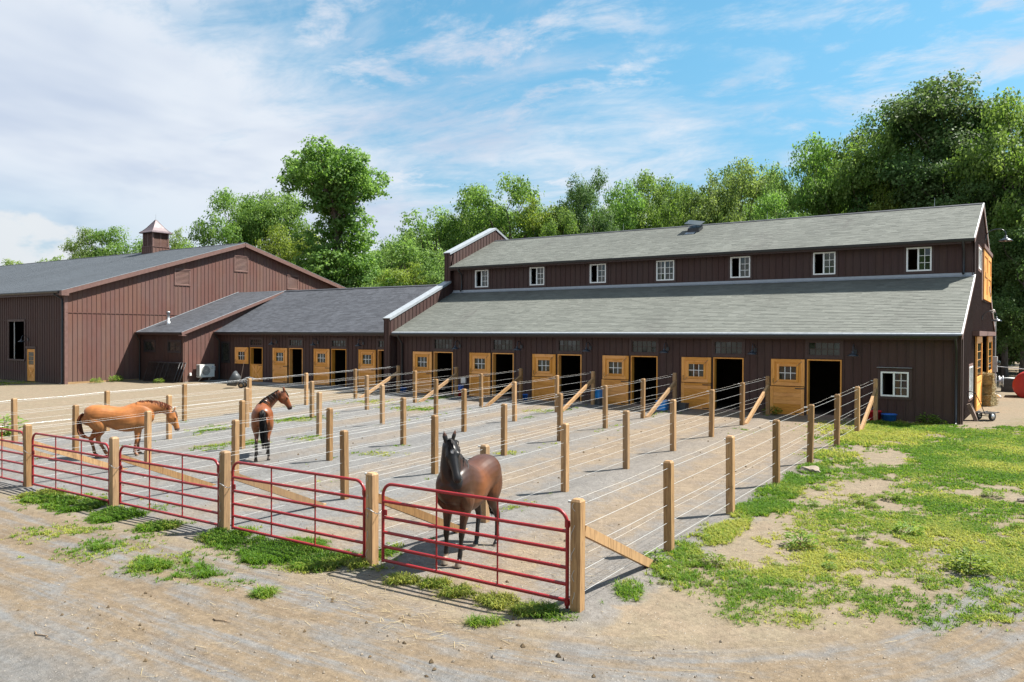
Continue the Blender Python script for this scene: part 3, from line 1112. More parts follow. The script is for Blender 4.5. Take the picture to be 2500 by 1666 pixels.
def lite_window(parent, axis, plane, out, a0, a1, z0, z1, nx, nz, mat='trim_dark', name='transom_window', glass='glass', f=0.045, muntin=None, casing=0.09):
    P = wp(axis, plane, out)
    mb = MB()
    for q in ((a0, a0 + f, z0, z1), (a1 - f, a1, z0, z1), (a0 + f, a1 - f, z0, z0 + f), (a0 + f, a1 - f, z1 - f, z1)):
        wbox(mb, P, q[0], q[1], -0.04, 0.045, q[2], q[3])
    if casing:
        k = casing
        for q in ((a0 - k, a0, z0 - k, z1 + k), (a1, a1 + k, z0 - k, z1 + k), (a0, a1, z0 - k, z0), (a0, a1, z1, z1 + k)):
            wbox(mb, P, q[0], q[1], 0.03, 0.064, q[2], q[3])
    w = mb.build(name, M[mat], parent)
    g = MB()
    for i in range(nx):
        for j in range(nz):
            A0 = a0 + f + (a1 - a0 - 2 * f) * i / nx
            A1 = a0 + f + (a1 - a0 - 2 * f) * (i + 1) / nx
            Z0 = z0 + f + (z1 - z0 - 2 * f) * j / nz
            Z1 = z0 + f + (z1 - z0 - 2 * f) * (j + 1) / nz
            t = random.uniform(-0.003, 0.003)
            q = MB()
            q.hexa([P(A0, -0.012 + t, Z0), P(A1, -0.012, Z0), P(A1, -0.004, Z0), P(A0, -0.004 + t, Z0),
                    P(A0, -0.012, Z1), P(A1, -0.012 - t, Z1), P(A1, -0.004 - t, Z1), P(A0, -0.004, Z1)])
            q.build('pane', M[glass], w)
    for i in range(1, nx):
        a = a0 + f + (a1 - a0 - 2 * f) * i / nx
        wbox(g, P, a - 0.010, a + 0.010, -0.003, 0.016, z0 + f, z1 - f)
    for j in range(1, nz):
        z = z0 + f + (z1 - z0 - 2 * f) * j / nz
        wbox(g, P, a0 + f, a1 - f, -0.002, 0.014, z - 0.010, z + 0.010)
    if nx * nz > 1:
        g.build('muntin_grid', M[muntin or mat], w)
    return w


def upper_leaf(parent, axis, plane, out, a0, a1, z0, z1, n0=0.06):
    """top half of a Dutch door: framed timber with a six-light window"""
    P = wp(axis, plane, out)
    W = a1 - a0
    H = z1 - z0
    wa0, wa1 = a0 + W * 0.245, a1 - W * 0.245
    wz0, wz1 = z0 + H * 0.235, z1 - H * 0.27
    mb = MB()
    n1 = n0 + 0.035
    # panel with a hole for the window
    wbox(mb, P, a0, wa0, n0, n1, z0, z1)
    wbox(mb, P, wa1, a1, n0, n1, z0, z1)
    wbox(mb, P, wa0, wa1, n0, n1, z0, wz0)
    wbox(mb, P, wa0, wa1, n0, n1, wz1, z1)
    d = mb.build('upper_door', M['pine'], parent)
    fw = 0.135
    for nm, q in (('stile', (a0, a0 + fw, z0, z1)), ('stile', (a1 - fw, a1, z0, z1))):
        wbox(MB(), P, q[0], q[1], n1 + 0.0005, n1 + 0.022, q[2], q[3]).build(nm, M['pine'], d)
    for q in ((a0 + fw + 0.003, a1 - fw - 0.003, z0, z0 + fw), (a0 + fw + 0.003, a1 - fw - 0.003, z1 - fw, z1)):
        wbox(MB(), P, q[0], q[1], n1 + 0.0005, n1 + 0.022, q[2], q[3]).build('rail', M['pine_h'], d)
    k = 0.085
    for nm, q, mm in (('window_frame', (wa0 - k, wa0, wz0 - k, wz1 + k), 'pine'), ('window_frame', (wa1, wa1 + k, wz0 - k, wz1 + k), 'pine'),
                      ('window_frame', (wa0, wa1, wz0 - k, wz0), 'pine_h'), ('window_frame', (wa0, wa1, wz1, wz1 + k), 'pine_h')):
        wbox(MB(), P, q[0], q[1], n1 + 0.0005, n1 + 0.028, q[2], q[3]).build(nm, M[mm], d)
    for i in range(3):
        for j in range(2):
            A0 = wa0 + (wa1 - wa0) * i / 3
            A1 = wa0 + (wa1 - wa0) * (i + 1) / 3
            Z0 = wz0 + (wz1 - wz0) * j / 2
            Z1 = wz0 + (wz1 - wz0) * (j + 1) / 2
            t = random.uniform(-0.004, 0.004)
            MB().hexa([P(A0, n0 + 0.008 + t, Z0), P(A1, n0 + 0.008, Z0), P(A1, n0 + 0.014, Z0), P(A0, n0 + 0.014 + t, Z0),
                       P(A0, n0 + 0.008, Z1), P(A1, n0 + 0.008 - t, Z1), P(A1, n0 + 0.014 - t, Z1), P(A0, n0 + 0.014, Z1)]).build('pane', M['glass_b'], d)
    g = MB()
    for i in (1, 2):
        a = wa0 + (wa1 - wa0) * i / 3
        wbox(g, P, a - 0.011, a + 0.011, n0 + 0.016, n0 + 0.034, wz0, wz1)
    z = (wz0 + wz1) / 2
    wbox(g, P, wa0, wa1, n0 + 0.017, n0 + 0.033, z - 0.011, z + 0.011)
    g.build('muntin_grid', M['white'], d)
    j = MB()
    for (A, Z, B, Y_) in ((wa1 + 0.01, wz1 + 0.01, a1 - 0.10, z1 - 0.09), (wa0 - 0.01, wz0 - 0.01, a0 + 0.10, z0 + 0.06)):
        j.bar(P(A, n1 + 0.030, Z), P(B, n1 + 0.026, Y_), 0.008, 0.012, up=P(0, 1, 0) if False else (0, 0, 1))
    j.build('mitre_joint', M['wood_old'], d)
    h = MB()
    h.tube([P(a0 + 0.09, n1 + 0.03, z0 + 0.10), P(a0 + 0.09, n1 + 0.06, z0 + 0.13), P(a0 + 0.09, n1 + 0.06, z0 + 0.24), P(a0 + 0.09, n1 + 0.03, z0 + 0.27)], 0.009, 6)
    h.build('latch_handle', M['black'], d)
    return d


def lower_leaf(parent, axis, plane, out, a0, a1, z0, z1, n0=0.06, cross=False):
    P = wp(axis, plane, out)
    mb = MB()
    wbox(mb, P, a0 + 0.01, a1 - 0.01, n0, n0 + 0.02, z0 + 0.01, z1 - 0.01)
    d = mb.build('lower_door', M['pine'], parent)
    fw = 0.12
    n1 = n0 + 0.0205
    for q in ((a0, a0 + fw), (a1 - fw, a1)):
        wbox(MB(), P, q[0], q[1], n1, n1 + 0.035, z0, z1).build('stile', M['pine'], d)
    for q in ((z0, z0 + fw), (z1 - fw * 0.8, z1)):
        wbox(MB(), P, a0 + fw + 0.002, a1 - fw - 0.002, n1, n1 + 0.034, q[0], q[1]).build('rail', M['pine_h'], d)
    zz = z0 + fw
    top = z1 - fw * 0.8
    if not cross:
        k = 6
        for i in range(k):
            h = (top - zz) / k
            wbox(MB(), P, a0 + fw + 0.003, a1 - fw - 0.003, n1, n1 + 0.022 + 0.003 * (i % 2), zz + h * i + 0.003, zz + h * (i + 1) - 0.003).build('plank', M['pine_h'], d)
    else:
        k = 6
        for i in range(k):
            w = (a1 - a0 - 2 * fw) / k
            wbox(MB(), P, a0 + fw + w * i + 0.002, a0 + fw + w * (i + 1) - 0.002, n1, n1 + 0.018, zz + 0.002, top - 0.002).build('plank', M['pine'], d)
        MB().bar(P(a0 + fw, n1 + 0.03, zz), P(a1 - fw, n1 + 0.03, top), 0.085, 0.025, up=P(0, 1, 0) if False else (0, out, 0)).build('brace', M['pine'], d)
        MB().bar(P(a0 + fw, n1 + 0.028, top), P(a1 - fw, n1 + 0.028, zz), 0.085, 0.025, up=(0, out, 0)).build('brace', M['pine'], d)
    g = MB()
    wbox(g, P, a1 - 0.34, a1 + 0.05, n1 + 0.036, n1 + 0.046, z1 - 0.075, z1 - 0.04)
    wbox(g, P, a1 - 0.34, a1 + 0.05, n1 + 0.036, n1 + 0.046, z0 + 0.04, z0 + 0.075)
    g.build('strap_hinge', M['black'], d)
    return d


def door_lining(parent, axis, plane, out, a0, a1, z0, z1):
    P = wp(axis, plane, out)
    mb = MB()
    t = 0.045
    wbox(mb, P, a0, a0 + t, -0.20, 0.045, z0, z1)
    wbox(mb, P, a1 - t, a1, -0.20, 0.045, z0, z1)
    wbox(mb, P, a0 + t, a1 - t, -0.20, 0.045, z1 - t, z1)
    return mb.build('door_frame', M['pine'], parent)


def gutter(parent, xa, xb, y, z, mat='gutter', s=0.11):
    mb = MB()
    poly = [(y, z), (y, z - s * 0.95), (y - s * 0.75, z - s * 0.95), (y - s, z - s * 0.35), (y - s, z), (y - s * 0.9, z), (y - s * 0.9, z - s * 0.3), (y - s * 0.7, z - s * 0.85), (y - 0.012, z - s * 0.85), (y - 0.012, z)]
    mb.prism(poly, xa, xb, 'x')
    return mb.build('gutter', M[mat], parent)


def downspout(parent, x, y0, z0, yw, z1, out=-1):
    mb = MB()
    mb.tube([(x, y0, z0), (x, y0, z0 - 0.08), (x, yw, z0 - 0.45), (x, yw, z1 + 0.12), (x, yw - 0.15, z1 + 0.02)], 0.045, 8)
    return mb.build('downspout', M['gutter'], parent)


def barn_lamp(label, x, yw, z, axis='x', out=-1, size=1.0, group='gooseneck lamps on the stables', reach=0.45):
    """gooseneck wall lamp: plate, curved arm, shade"""
    P = wp(axis, yw, out)
    b = P(x, 0.055, z)
    t = thing('gooseneck_lamp', label, 'lamp', b, 0, group)
    mb = MB()
    if axis == 'x':
        mb.box(P(x, 0.07, z + 0.16 * size), (0.12 * size, 0.03, 0.16 * size))
    else:
        mb.box(P(x, 0.07, z + 0.16 * size), (0.03, 0.12 * size, 0.16 * size))
    mb.build('wall_plate', M['lamp'], t)
    pts = []
    for k in range(13):
        a = k / 12
        n = 0.08 + (reach - 0.08) * (0.5 - 0.5 * math.cos(math.pi * min(a * 1.05, 1)))
        zz = z + size * (0.16 + 0.26 * math.sin(math.pi * min(a * 0.96, 1)) ** 0.9)
        pts.append(P(x, n, zz))
    MB().tube(pts, 0.016 * size, 7).build('arm', M['lamp'], t)
    c = P(x, reach, z)
    prof = [(0.03, 0.19), (0.045, 0.18), (0.05, 0.12), (0.085, 0.10), (0.155, 0.06), (0.20, 0.02), (0.205, 0.0), (0.195, 0.0), (0.15, 0.045), (0.08, 0.085)]
    s = MB().lathe([(r * size, h * size) for r, h in prof], c, 20).build('shade', M['lamp'], t)
    MB().lathe([(0.0, -0.01), (0.028, 0.0), (0.034, 0.03), (0.02, 0.07)], c, 10).build('bulb', M['lampin'], s)
    return t


# ------------------------------------------------------------------ main stable barn
DOORX = [-26.216 + 3.688 * k for k in range(6)]


def build_barn():
    T = thing('stable_barn', 'long dark brown stable barn with grey-green shingled two-tier roof', 'barn', (-15.7, 40.6, 0))
    YF, XG = 31.5, -2.68
    XA, XB = -28.80, -2.60
    EY, EZ = 31.10, 3.075           # lower eave
    TY, TZ = 36.3, 5.43             # top of the lower roof
    CY, CZ = 35.92, 6.85            # clerestory eave
    RY, RZ = 40.5, 8.82             # ridge
    YB = 2 * RY - YF                # back wall
    # front wall openings
    op = []
    for x in DOORX:
        op.append((x, x + 1.245, -0.3, 2.115))
        op.append((x + 0.03, x + 1.215, 2.235, 2.785))
    op.append((-5.187, -4.266, 0.835, 1.728))
    siding(T, 'x', YF, -1, -28.75, XG, -0.28, 3.13, op, phase=0.12)
    # clerestory wall
    cw = [(-27.17 + 3.688 * k, -27.17 + 3.688 * k + 0.925) for k in range(7)]
    siding(T, 'x', TY, -1, -28.75, XG, 5.2, 6.98, [(a, b, 5.66, 6.63) for a, b in cw], phase=0.2)
    for k, (a, b) in enumerate(cw):
        slider_window(T, 'x', TY, -1, a, b, 5.66, 6.63, left_open=(k != 3))
    # gable end wall (faces east)
    def gtop(y):
        d = abs(y - RY)
        if d < RY - TY:
            return RZ - 0.10 - (RZ - CZ) / (RY - CY) * d
        return TZ - 0.09 - (TZ - EZ) / (TY - EY) * (d - (RY - TY))
    gop = [(39.55, 43.45, -0.3, 3.0), (40.8, 45.6, 4.66, 6.86), (38.45, 39.85, 5.85, 6.75), (34.42, 36.0, 0.65, 1.86)]
    siding(T, 'y', XG, 1, YF, YB, -0.28, gtop, gop, phase=0.1)
    # corner boards
    for q in (((-2.62, YF - 0.055, -0.28), (-2.52 - 0.06, YF + 0.10, 3.0)), ((-2.62, TY - 0.055, 5.5), (-2.58, TY + 0.10, 6.9))):
        MB().b2(*q).build('corner_board', M['trim_dark'], T)
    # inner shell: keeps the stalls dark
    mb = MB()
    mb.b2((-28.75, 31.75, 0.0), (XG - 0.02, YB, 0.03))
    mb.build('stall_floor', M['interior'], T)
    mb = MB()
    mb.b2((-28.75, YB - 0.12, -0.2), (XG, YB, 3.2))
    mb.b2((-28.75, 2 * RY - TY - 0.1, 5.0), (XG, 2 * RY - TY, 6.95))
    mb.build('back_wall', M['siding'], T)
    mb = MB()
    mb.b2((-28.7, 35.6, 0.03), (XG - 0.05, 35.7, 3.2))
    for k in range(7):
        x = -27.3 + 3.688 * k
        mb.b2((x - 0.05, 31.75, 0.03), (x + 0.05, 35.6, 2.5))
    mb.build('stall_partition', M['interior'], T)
    # roofs
    roof_plane(T, XA, XB, EY, EZ, TY, TZ, 'shingle_barn')
    roof_plane(T, XA, XB, CY, CZ, RY, RZ, 'shingle_barn', expo=0.15)
    roof_plane(T, XA, XB, 2 * RY - CY, CZ, RY, RZ, 'shingle_barn', tabs=False)
    roof_plane(T, XA, XB, 2 * RY - EY, EZ, 2 * RY - TY, TZ, 'shingle_barn', tabs=False)
    mb = MB()
    for s in (-1, 1):
        mb.bar((XA, RY + s * 0.075, RZ - 0.012), (XB, RY + s * 0.075, RZ - 0.012), 0.17, 0.03, up=(0, -s * 0.4 * -1, 1))
    mb.build('ridge_cap', M['shingle_dark'], T)
    # white drip edge along the lower eave and flashing at the clerestory foot
    k = (TZ - EZ) / (TY - EY)
    q = [(EY - 0.035, EZ - 0.01), (EY + 0.075, EZ + 0.045 + 0.0), (EY + 0.075, EZ + 0.058), (EY - 0.04, EZ + 0.022), (EY - 0.042, EZ - 0.03), (EY - 0.035, EZ - 0.03)]
    MB().prism(q, XA + 0.05, XB, 'x').build('drip_edge', M['flash'], T)
    q = [(TY - 0.26, TZ - 0.26 * k + 0.03), (TY - 0.055, TZ + 0.0), (TY - 0.055, TZ + 0.085), (TY - 0.085, TZ + 0.085), (TY - 0.26, TZ - 0.26 * k + 0.042)]
    q = [(TY - 0.20, TZ - 0.20 * k + 0.028), (TY - 0.054, TZ - 0.054 * k + 0.028), (TY - 0.054, TZ + 0.10), (TY - 0.064, TZ + 0.10), (TY - 0.10, TZ + 0.00), (TY - 0.20, TZ - 0.20 * k + 0.036)]
    MB().prism(q, XA + 0.05, XB - 0.02, 'x').build('flashing', M['flash'], T)
    gutter(T, XA + 0.05, XB - 0.1, EY - 0.005, EZ - 0.035)
    gutter(T, XA + 0.05, XB - 0.02, CY - 0.003, CZ - 0.015)
    # fascia
    MB().b2((XA + .05, EY, EZ - 0.19), (XB - .12, EY + 0.025, EZ - 0.05)).build('fascia', M['trim_dark'], T)
    MB().b2((XA + .05, CY, CZ - 0.19), (XB - .12, CY + 0.025, CZ - 0.05)).build('fascia', M['trim_dark'], T)
    # soffits
    MB().b2((XA + .05, EY + 0.03, EZ - 0.14), (XB - .12, YF - 0.056, EZ - 0.115)).build('soffit', M['trim_dark'], T)
    MB().b2((XA + .05, CY + 0.03, CZ - 0.14), (XB - .12, TY - 0.056, CZ - 0.115)).build('soffit', M['trim_dark'], T)
    # rake trims on the gable: pale metal edge above a brown board
    for (ya, za, yb, zb) in ((EY, EZ, TY, TZ), (CY, CZ, RY, RZ), (2 * RY - EY, EZ, 2 * RY - TY, TZ), (2 * RY - CY, CZ, RY, RZ)):
        MB().bar((XB + 0.012, ya, za - 0.105), (XB + 0.012, yb, zb - 0.105), 0.024, 0.17).build('rake_board', M['trim_brown'], T)
        MB().bar((XB + 0.012, ya, za + 0.012), (XB + 0.012, yb, zb + 0.012), 0.045, 0.034).build('rake_edge', M['white'], T)
    # downspouts
    downspout(T, XG - 0.10, EY - 0.05, EZ - 0.12, YF - 0.12, -0.05)
    downspout(T, -28.3, EY - 0.05, EZ - 0.12, YF - 0.12, -0.05)
    mb = MB()
    mb.tube([(-2.98, CY - 0.05, CZ - 0.1), (-2.98, CY - 0.05, CZ - 0.2), (-2.98, TY - 0.11, CZ - 0.45), (-2.98, TY - 0.11, TZ + 0.16), (-2.98, TY - 0.22, TZ + 0.05)], 0.045, 8)
    mb.build('downspout', M['gutter'], T)
    mb = MB()
    mb.tube([(-28.1, CY - 0.05, CZ - 0.1), (-28.1, CY - 0.05, CZ - 0.2), (-28.1, TY - 0.11, CZ - 0.45), (-28.1, TY - 0.11, TZ + 0.16), (-28.1, TY - 0.22, TZ + 0.05)], 0.045, 8)
    mb.build('downspout', M['gutter'], T)
    # stall doors
    for k, x in enumerate(DOORX):
        door_lining(T, 'x', YF, -1, x, x + 1.245, -0.06, 2.115)
        upper_leaf(T, 'x', YF, -1, x - 1.335, x - 0.075, 1.075, 2.105)
        lower_leaf(T, 'x', YF, -1, x - 1.345 - (0.03 if k in (3, 5) else 0), x - 0.085, -0.03, 1.045)
        lite_window(T, 'x', YF, -1, x + 0.03, x + 1.215, 2.235, 2.785, 5, 2)
        MB().b2((x + 0.02, YF - 0.26, -0.2), (x + 1.225, YF + 0.3, 0.012)).build('door_sill', M['wood_old'], T)
    # window with a metal hood on the front wall
    slider_window(T, 'x', YF, -1, -5.187, -4.266, 0.835, 1.728)
    MB().b2((-5.315, YF - 0.13, 1.868), (-4.15, YF - 0.03, 1.884)).build('window_hood', M['flash'], T)
    # gable end: sliding doors, loft doors, windows
    P = wp('y', XG, 1)
    for (a0, a1) in ((36.72, 39.62), (43.35, 46.3)):
        mb = MB()
        wbox(mb, P, a0, a1, 0.085, 0.12, -0.05, 3.0)
        d = mb.build('sliding_door', M['pine'], T)
        for q in ((a0, a0 + 0.2), (a1 - 0.2, a1)):
            wbox(MB(), P, q[0], q[1], 0.121, 0.15, -0.05, 3.0).build('stile', M['pine'], d)
        for q in ((-0.05, 0.2), (1.15, 1.35), (2.75, 3.0)):
            wbox(MB(), P, a0 + 0.2, a1 - 0.2, 0.121, 0.149, q[0], q[1]).build('rail', M['pine'], d)
        for j in range(4):
            z0 = 1.38 + j * 0.34
            for i in range(3):
                w = (a1 - a0 - 0.46) / 3
                wbox(MB(), P, a0 + 0.23 + i * w, a0 + 0.23 + (i + 1) * w - 0.04, 0.121, 0.128, z0, z0 + 0.31).build('pane', M['glass_b'], d)
        MB().bar(P(a0 + 0.2, 0.135, 0.22), P(a1 - 0.2, 0.135, 1.13), 0.12, 0.025, up=(1, 0, 0)).build('brace', M['pine'], d)
    mb = MB()
    wbox(mb, P, 35.7, 46.3, 0.06, 0.30, 3.03, 3.22)
    mb.build('door_track_hood', M['trim_brown'], T)
    for (a0, a1) in ((40.8, 43.1), (43.3, 45.6)):
        mb = MB()
        wbox(mb, P, a0, a1, 0.06, 0.09, 4.66, 6.84)
        d = mb.build('loft_door', M['pine'], T)
        for q in ((a0, a0 + 0.22), (a1 - 0.22, a1)):
            wbox(MB(), P, q[0], q[1], 0.091, 0.12, 4.66, 6.84).build('stile', M['pine'], d)
        for q in ((4.66, 4.9), (5.7, 5.9), (6.6, 6.84)):
            wbox(MB(), P, a0 + 0.22, a1 - 0.22, 0.091, 0.119, q[0], q[1]).build('rail', M['pine'], d)
    mb = MB()
    wbox(mb, P, 40.3, 45.9, 0.05, 0.16, 6.88, 7.05)
    wbox(mb, P, 40.3, 40.75, 0.03, 0.07, 4.6, 6.88)
    mb.build('loft_door_head', M['trim_brown'], T)
    slider_window(T, 'y', XG, 1, 38.45, 39.85, 5.85, 6.75, trim='trim_brown')
    slider_window(T, 'y', XG, 1, 34.42, 36.0, 0.65, 1.86, left_open=False, trim='trim_brown')
    # parapet (fire wall) at the west end
    pr = [(31.02, -0.25), (31.02, 3.80), (36.05, 6.00), (36.05, 7.66), (RY, 9.54), (2 * RY - 36.05, 7.66), (2 * RY - 36.05, 6.00), (2 * RY - 31.02, 3.8), (2 * RY - 31.02, -0.25)]
    pp = MB().prism(pr, -29.22, -28.835, 'x').build('parapet', M['siding'], T)

    def ptop(y):
        d = abs(y - RY)
        if d <= RY - 36.05:
            return 9.54 - d * (9.54 - 7.66) / (RY - 36.05)
        return 6.0 - (d - (RY - 36.05)) * (6.0 - 3.8) / (36.05 - 31.02)
    def pbot(y):
        d = abs(y - RY)
        if d <= RY - 35.9:
            return RZ - 0.25 - d * (RZ - CZ) / (RY - CY)
        return max(2.6, TZ - 0.2 - (d - (RY - TY)) * k)
    siding(pp, 'y', -28.835, 1, 31.03, 2 * RY - 36.0, pbot, ptop, (), phase=0.0)
    siding(pp, 'y', -28.835, 1, 31.03, 31.5, -0.25, 2.6, (), phase=0.0)
    siding(pp, 'x', 31.02, -1, -29.22, -28.805, -0.25, 3.8, (), phase=0.0, pitch=0.2075)
    siding(pp, 'x', 36.05, -1, -29.22, -28.805, 6.0, 7.66, (), phase=0.0, pitch=0.2075)
    for (ya, za, yb, zb) in ((30.95, 3.80, 36.07, 6.03), (35.97, 7.66, RY, 9.575), (2 * RY - 35.97, 7.66, RY, 9.575), (2 * RY - 30.95, 3.80, 2 * RY - 36.07, 6.03)):
        MB().bar((-29.015, ya, za + 0.03), (-29.015, yb, zb + 0.03), 0.52, 0.045).build('coping', M['flash'], pp)
        for xx in (-28.765, -29.265):
            MB().bar((xx, ya, za - 0.03), (xx, yb, zb - 0.03), 0.016, 0.09).build('coping_edge', M['flash'], pp)
    return T


BARN = build_barn()
_dn = ['first', 'second', 'third', 'fourth', 'fifth', 'sixth']
for k, x in enumerate(DOORX):
    barn_lamp('dark gooseneck lamp right of the %s stall door from the parapet' % _dn[k], x + 1.245 + 0.47, 31.5, 2.27)
barn_lamp('large gooseneck lamp high on the gable above the loft doors', 42.3, -2.68, 7.3, 'y', 1, 1.35, 'gooseneck lamps on the barn gable', 0.85)
barn_lamp('gooseneck lamp on the gable above the sliding doors', 40.6, -2.68, 3.66, 'y', 1, 1.05, 'gooseneck lamps on the barn gable', 0.6)


# ------------------------------------------------------------------ connecting stable wing
def build_wing():
    T = thing('stable_wing', 'lower brown stable wing with charcoal shingles between barn and arena', 'stable', (-37, 35, 0))
    YW = 32.1
    EY, EZ, RY, RZ = 31.70, 3.09, 37.2, 5.97
    dx = [-41.61 + 3.64 * k for k in range(4)]
    op = []
    for k, x in enumerate(dx):
        op.append((x, x + 1.2, -0.2, 2.14))
        op.append((x + 0.03, x + 1.17, 2.25, 2.66))
    op.append((-44.42, -43.68, 1.2, 2.39))
    siding(T, 'x', YW, -1, -44.72, -29.22, -0.25, 3.15, op, phase=0.05, mat='siding', bat='batten')
    for k, x in enumerate(dx):
        door_lining(T, 'x', YW, -1, x, x + 1.2, 0.0, 2.14)
        upper_leaf(T, 'x', YW, -1, x - 1.40, x - 0.10, 1.10, 2.13)
        if k == 0:
            lower_leaf(T, 'x', YW, -1, x + 0.06, x + 1.14, 0.03, 1.10, n0=-0.03, cross=True)
        else:
            lower_leaf(T, 'x', YW, -1, x - 1.40, x - 0.10, 0.04, 1.09)
        lite_window(T, 'x', YW, -1, x + 0.03, x + 1.17, 2.25, 2.66, 5, 2)
    # black framed sash window
    w = lite_window(T, 'x', YW, -1, -44.42, -43.68, 1.2, 2.39, 1, 2, mat='black', name='sash_window')
    roof_plane(T, -44.74, -29.22, EY, EZ, RY, RZ, 'shingle_dark', lift=0.010)
    roof_plane(T, -49.4, -29.22, 2 * RY - EY, EZ, RY, RZ, 'shingle_dark', tabs=False)
    mb = MB()
    for s in (-1, 1):
        mb.bar((-49.4, RY + s * 0.075, RZ - 0.012), (-29.22, RY + s * 0.075, RZ - 0.012), 0.17, 0.03, up=(0, s * 0.45, 1))
    mb.build('ridge_cap', M['shingle_dark'], T)
    gutter(T, -44.7, -29.22, EY - 0.005, EZ - 0.015)
    MB().b2((-44.7, EY, EZ - 0.19), (-29.24, EY + 0.025, EZ - 0.05)).build('fascia', M['trim_dark'], T)
    MB().b2((-44.7, EY + 0.03, EZ - 0.14), (-29.24, YW - 0.056, EZ - 0.115)).build('soffit', M['trim_dark'], T)
    downspout(T, -44.6, EY - 0.05, EZ - 0.12, YW - 0.12, 0.0)
    mb = MB()
    mb.b2((-49.4, 42.0, -0.2), (-29.22, 42.1, 3.2))
    mb.build('back_wall', M['siding'], T)
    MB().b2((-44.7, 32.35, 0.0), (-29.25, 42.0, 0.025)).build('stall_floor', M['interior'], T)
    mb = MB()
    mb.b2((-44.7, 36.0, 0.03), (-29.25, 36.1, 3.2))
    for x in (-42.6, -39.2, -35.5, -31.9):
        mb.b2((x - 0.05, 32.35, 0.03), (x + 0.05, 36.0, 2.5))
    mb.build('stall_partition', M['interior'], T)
    return dx


WDX = build_wing()
for k in range(3):
    barn_lamp('small dark lamp between the %s and %s doors of the low wing' % (_dn[k], _dn[k + 1]), WDX[k] + 2.55, 32.1, 2.33, size=0.95)


# ------------------------------------------------------------------ entry addition with the lean roof
def build_addition():
    T = thing('entry_addition', 'brown lean-roofed addition with vent pipe against the arena gable', 'addition', (-47, 33, 0))
    XS, YS = -44.75, 29.5
    EY, EZ, TY, TZ = 29.18, 3.06, 37.2, 6.0
    s = (TZ - EZ) / (TY - EY)
    op = [(-48.9, -47.75, 1.86, 2.48), (-46.25, -45.0, 1.86, 2.48)]
    siding(T, 'x', YS, -1, -49.46, XS, -0.35, 3.05, op, phase=0.03, pitch=0.14)
    for o in op:
        lite_window(T, 'x', YS, -1, o[0], o[1], o[2], o[3], 2, 2, mat='black', name='awning_window', f=0.05)
    siding(T, 'y', XS, 1, YS - 0.03, TY, -0.3, lambda y: EZ - 0.10 + s * (y - EY), (), phase=0.2, mat='siding_sunlit', bat='batten_sunlit')  # sun-facing side gets the sunlit copy; the front keeps the darker one
    roof_plane(T, -49.46, -44.42, EY, EZ, TY, TZ, 'shingle_dark', lift=0.007)
    MB().bar((-44.40, EY, EZ - 0.10), (-44.40, TY, TZ - 0.10), 0.03, 0.19).build('rake_board', M['trim_brown'], T)
    MB().bar((-44.41, EY, EZ + 0.008), (-44.41, TY, TZ + 0.008), 0.045, 0.014).build('rake_edge', M['flash'], T)
    MB().b2((-44.74, EY - 0.02, EZ - 0.22), (-44.385, EY + 0.30, EZ - 0.17)).build('eave_return', M['trim_brown'], T)
    MB().b2((-49.46, EY, EZ - 0.17), (-44.42, EY + 0.025, EZ - 0.03)).build('fascia', M['trim_dark'], T)
    gutter(T, -49.46, -44.45, EY - 0.003, EZ - 0.01)
    downspout(T, -49.35, EY - 0.05, EZ - 0.1, YS - 0.12, -0.15)
    MB().b2((-49.4, YS + 0.1, -0.1), (XS - 0.05, 36.9, 0.02)).build('floor', M['interior'], T)
    MB().b2((XS - 0.03, YS, -0.4), (XS + 0.035, 32.0, -0.02)).build('footing', M['concrete'], T)
    MB().bar((-49.45, EY + 0.05, EZ + 0.03), (-49.45, TY - 0.1, TZ + 0.03), 0.035, 0.03).build('step_flashing', M['flash'], T)
    # vent pipe through the roof
    y, x = 30.75, -48.3
    z = EZ + s * (y - EY)
    v = MB().lathe([(0.0, z + 0.80), (0.11, z + 0.80), (0.11, z + 0.66), (0.085, z + 0.655), (0.085, z + 0.16), (0.13, z + 0.15), (0.15, z + 0.02), (0.17, z - 0.12)], (x, y, 0), 16).build('vent_pipe', M['steel'], T)
    for h in (0.69, 0.73, 0.77):
        MB().lathe([(0.111, z + h), (0.116, z + h + 0.006), (0.111, z + h + 0.012)], (x, y, 0), 16).build('band', M['acdark'], v)


build_addition()


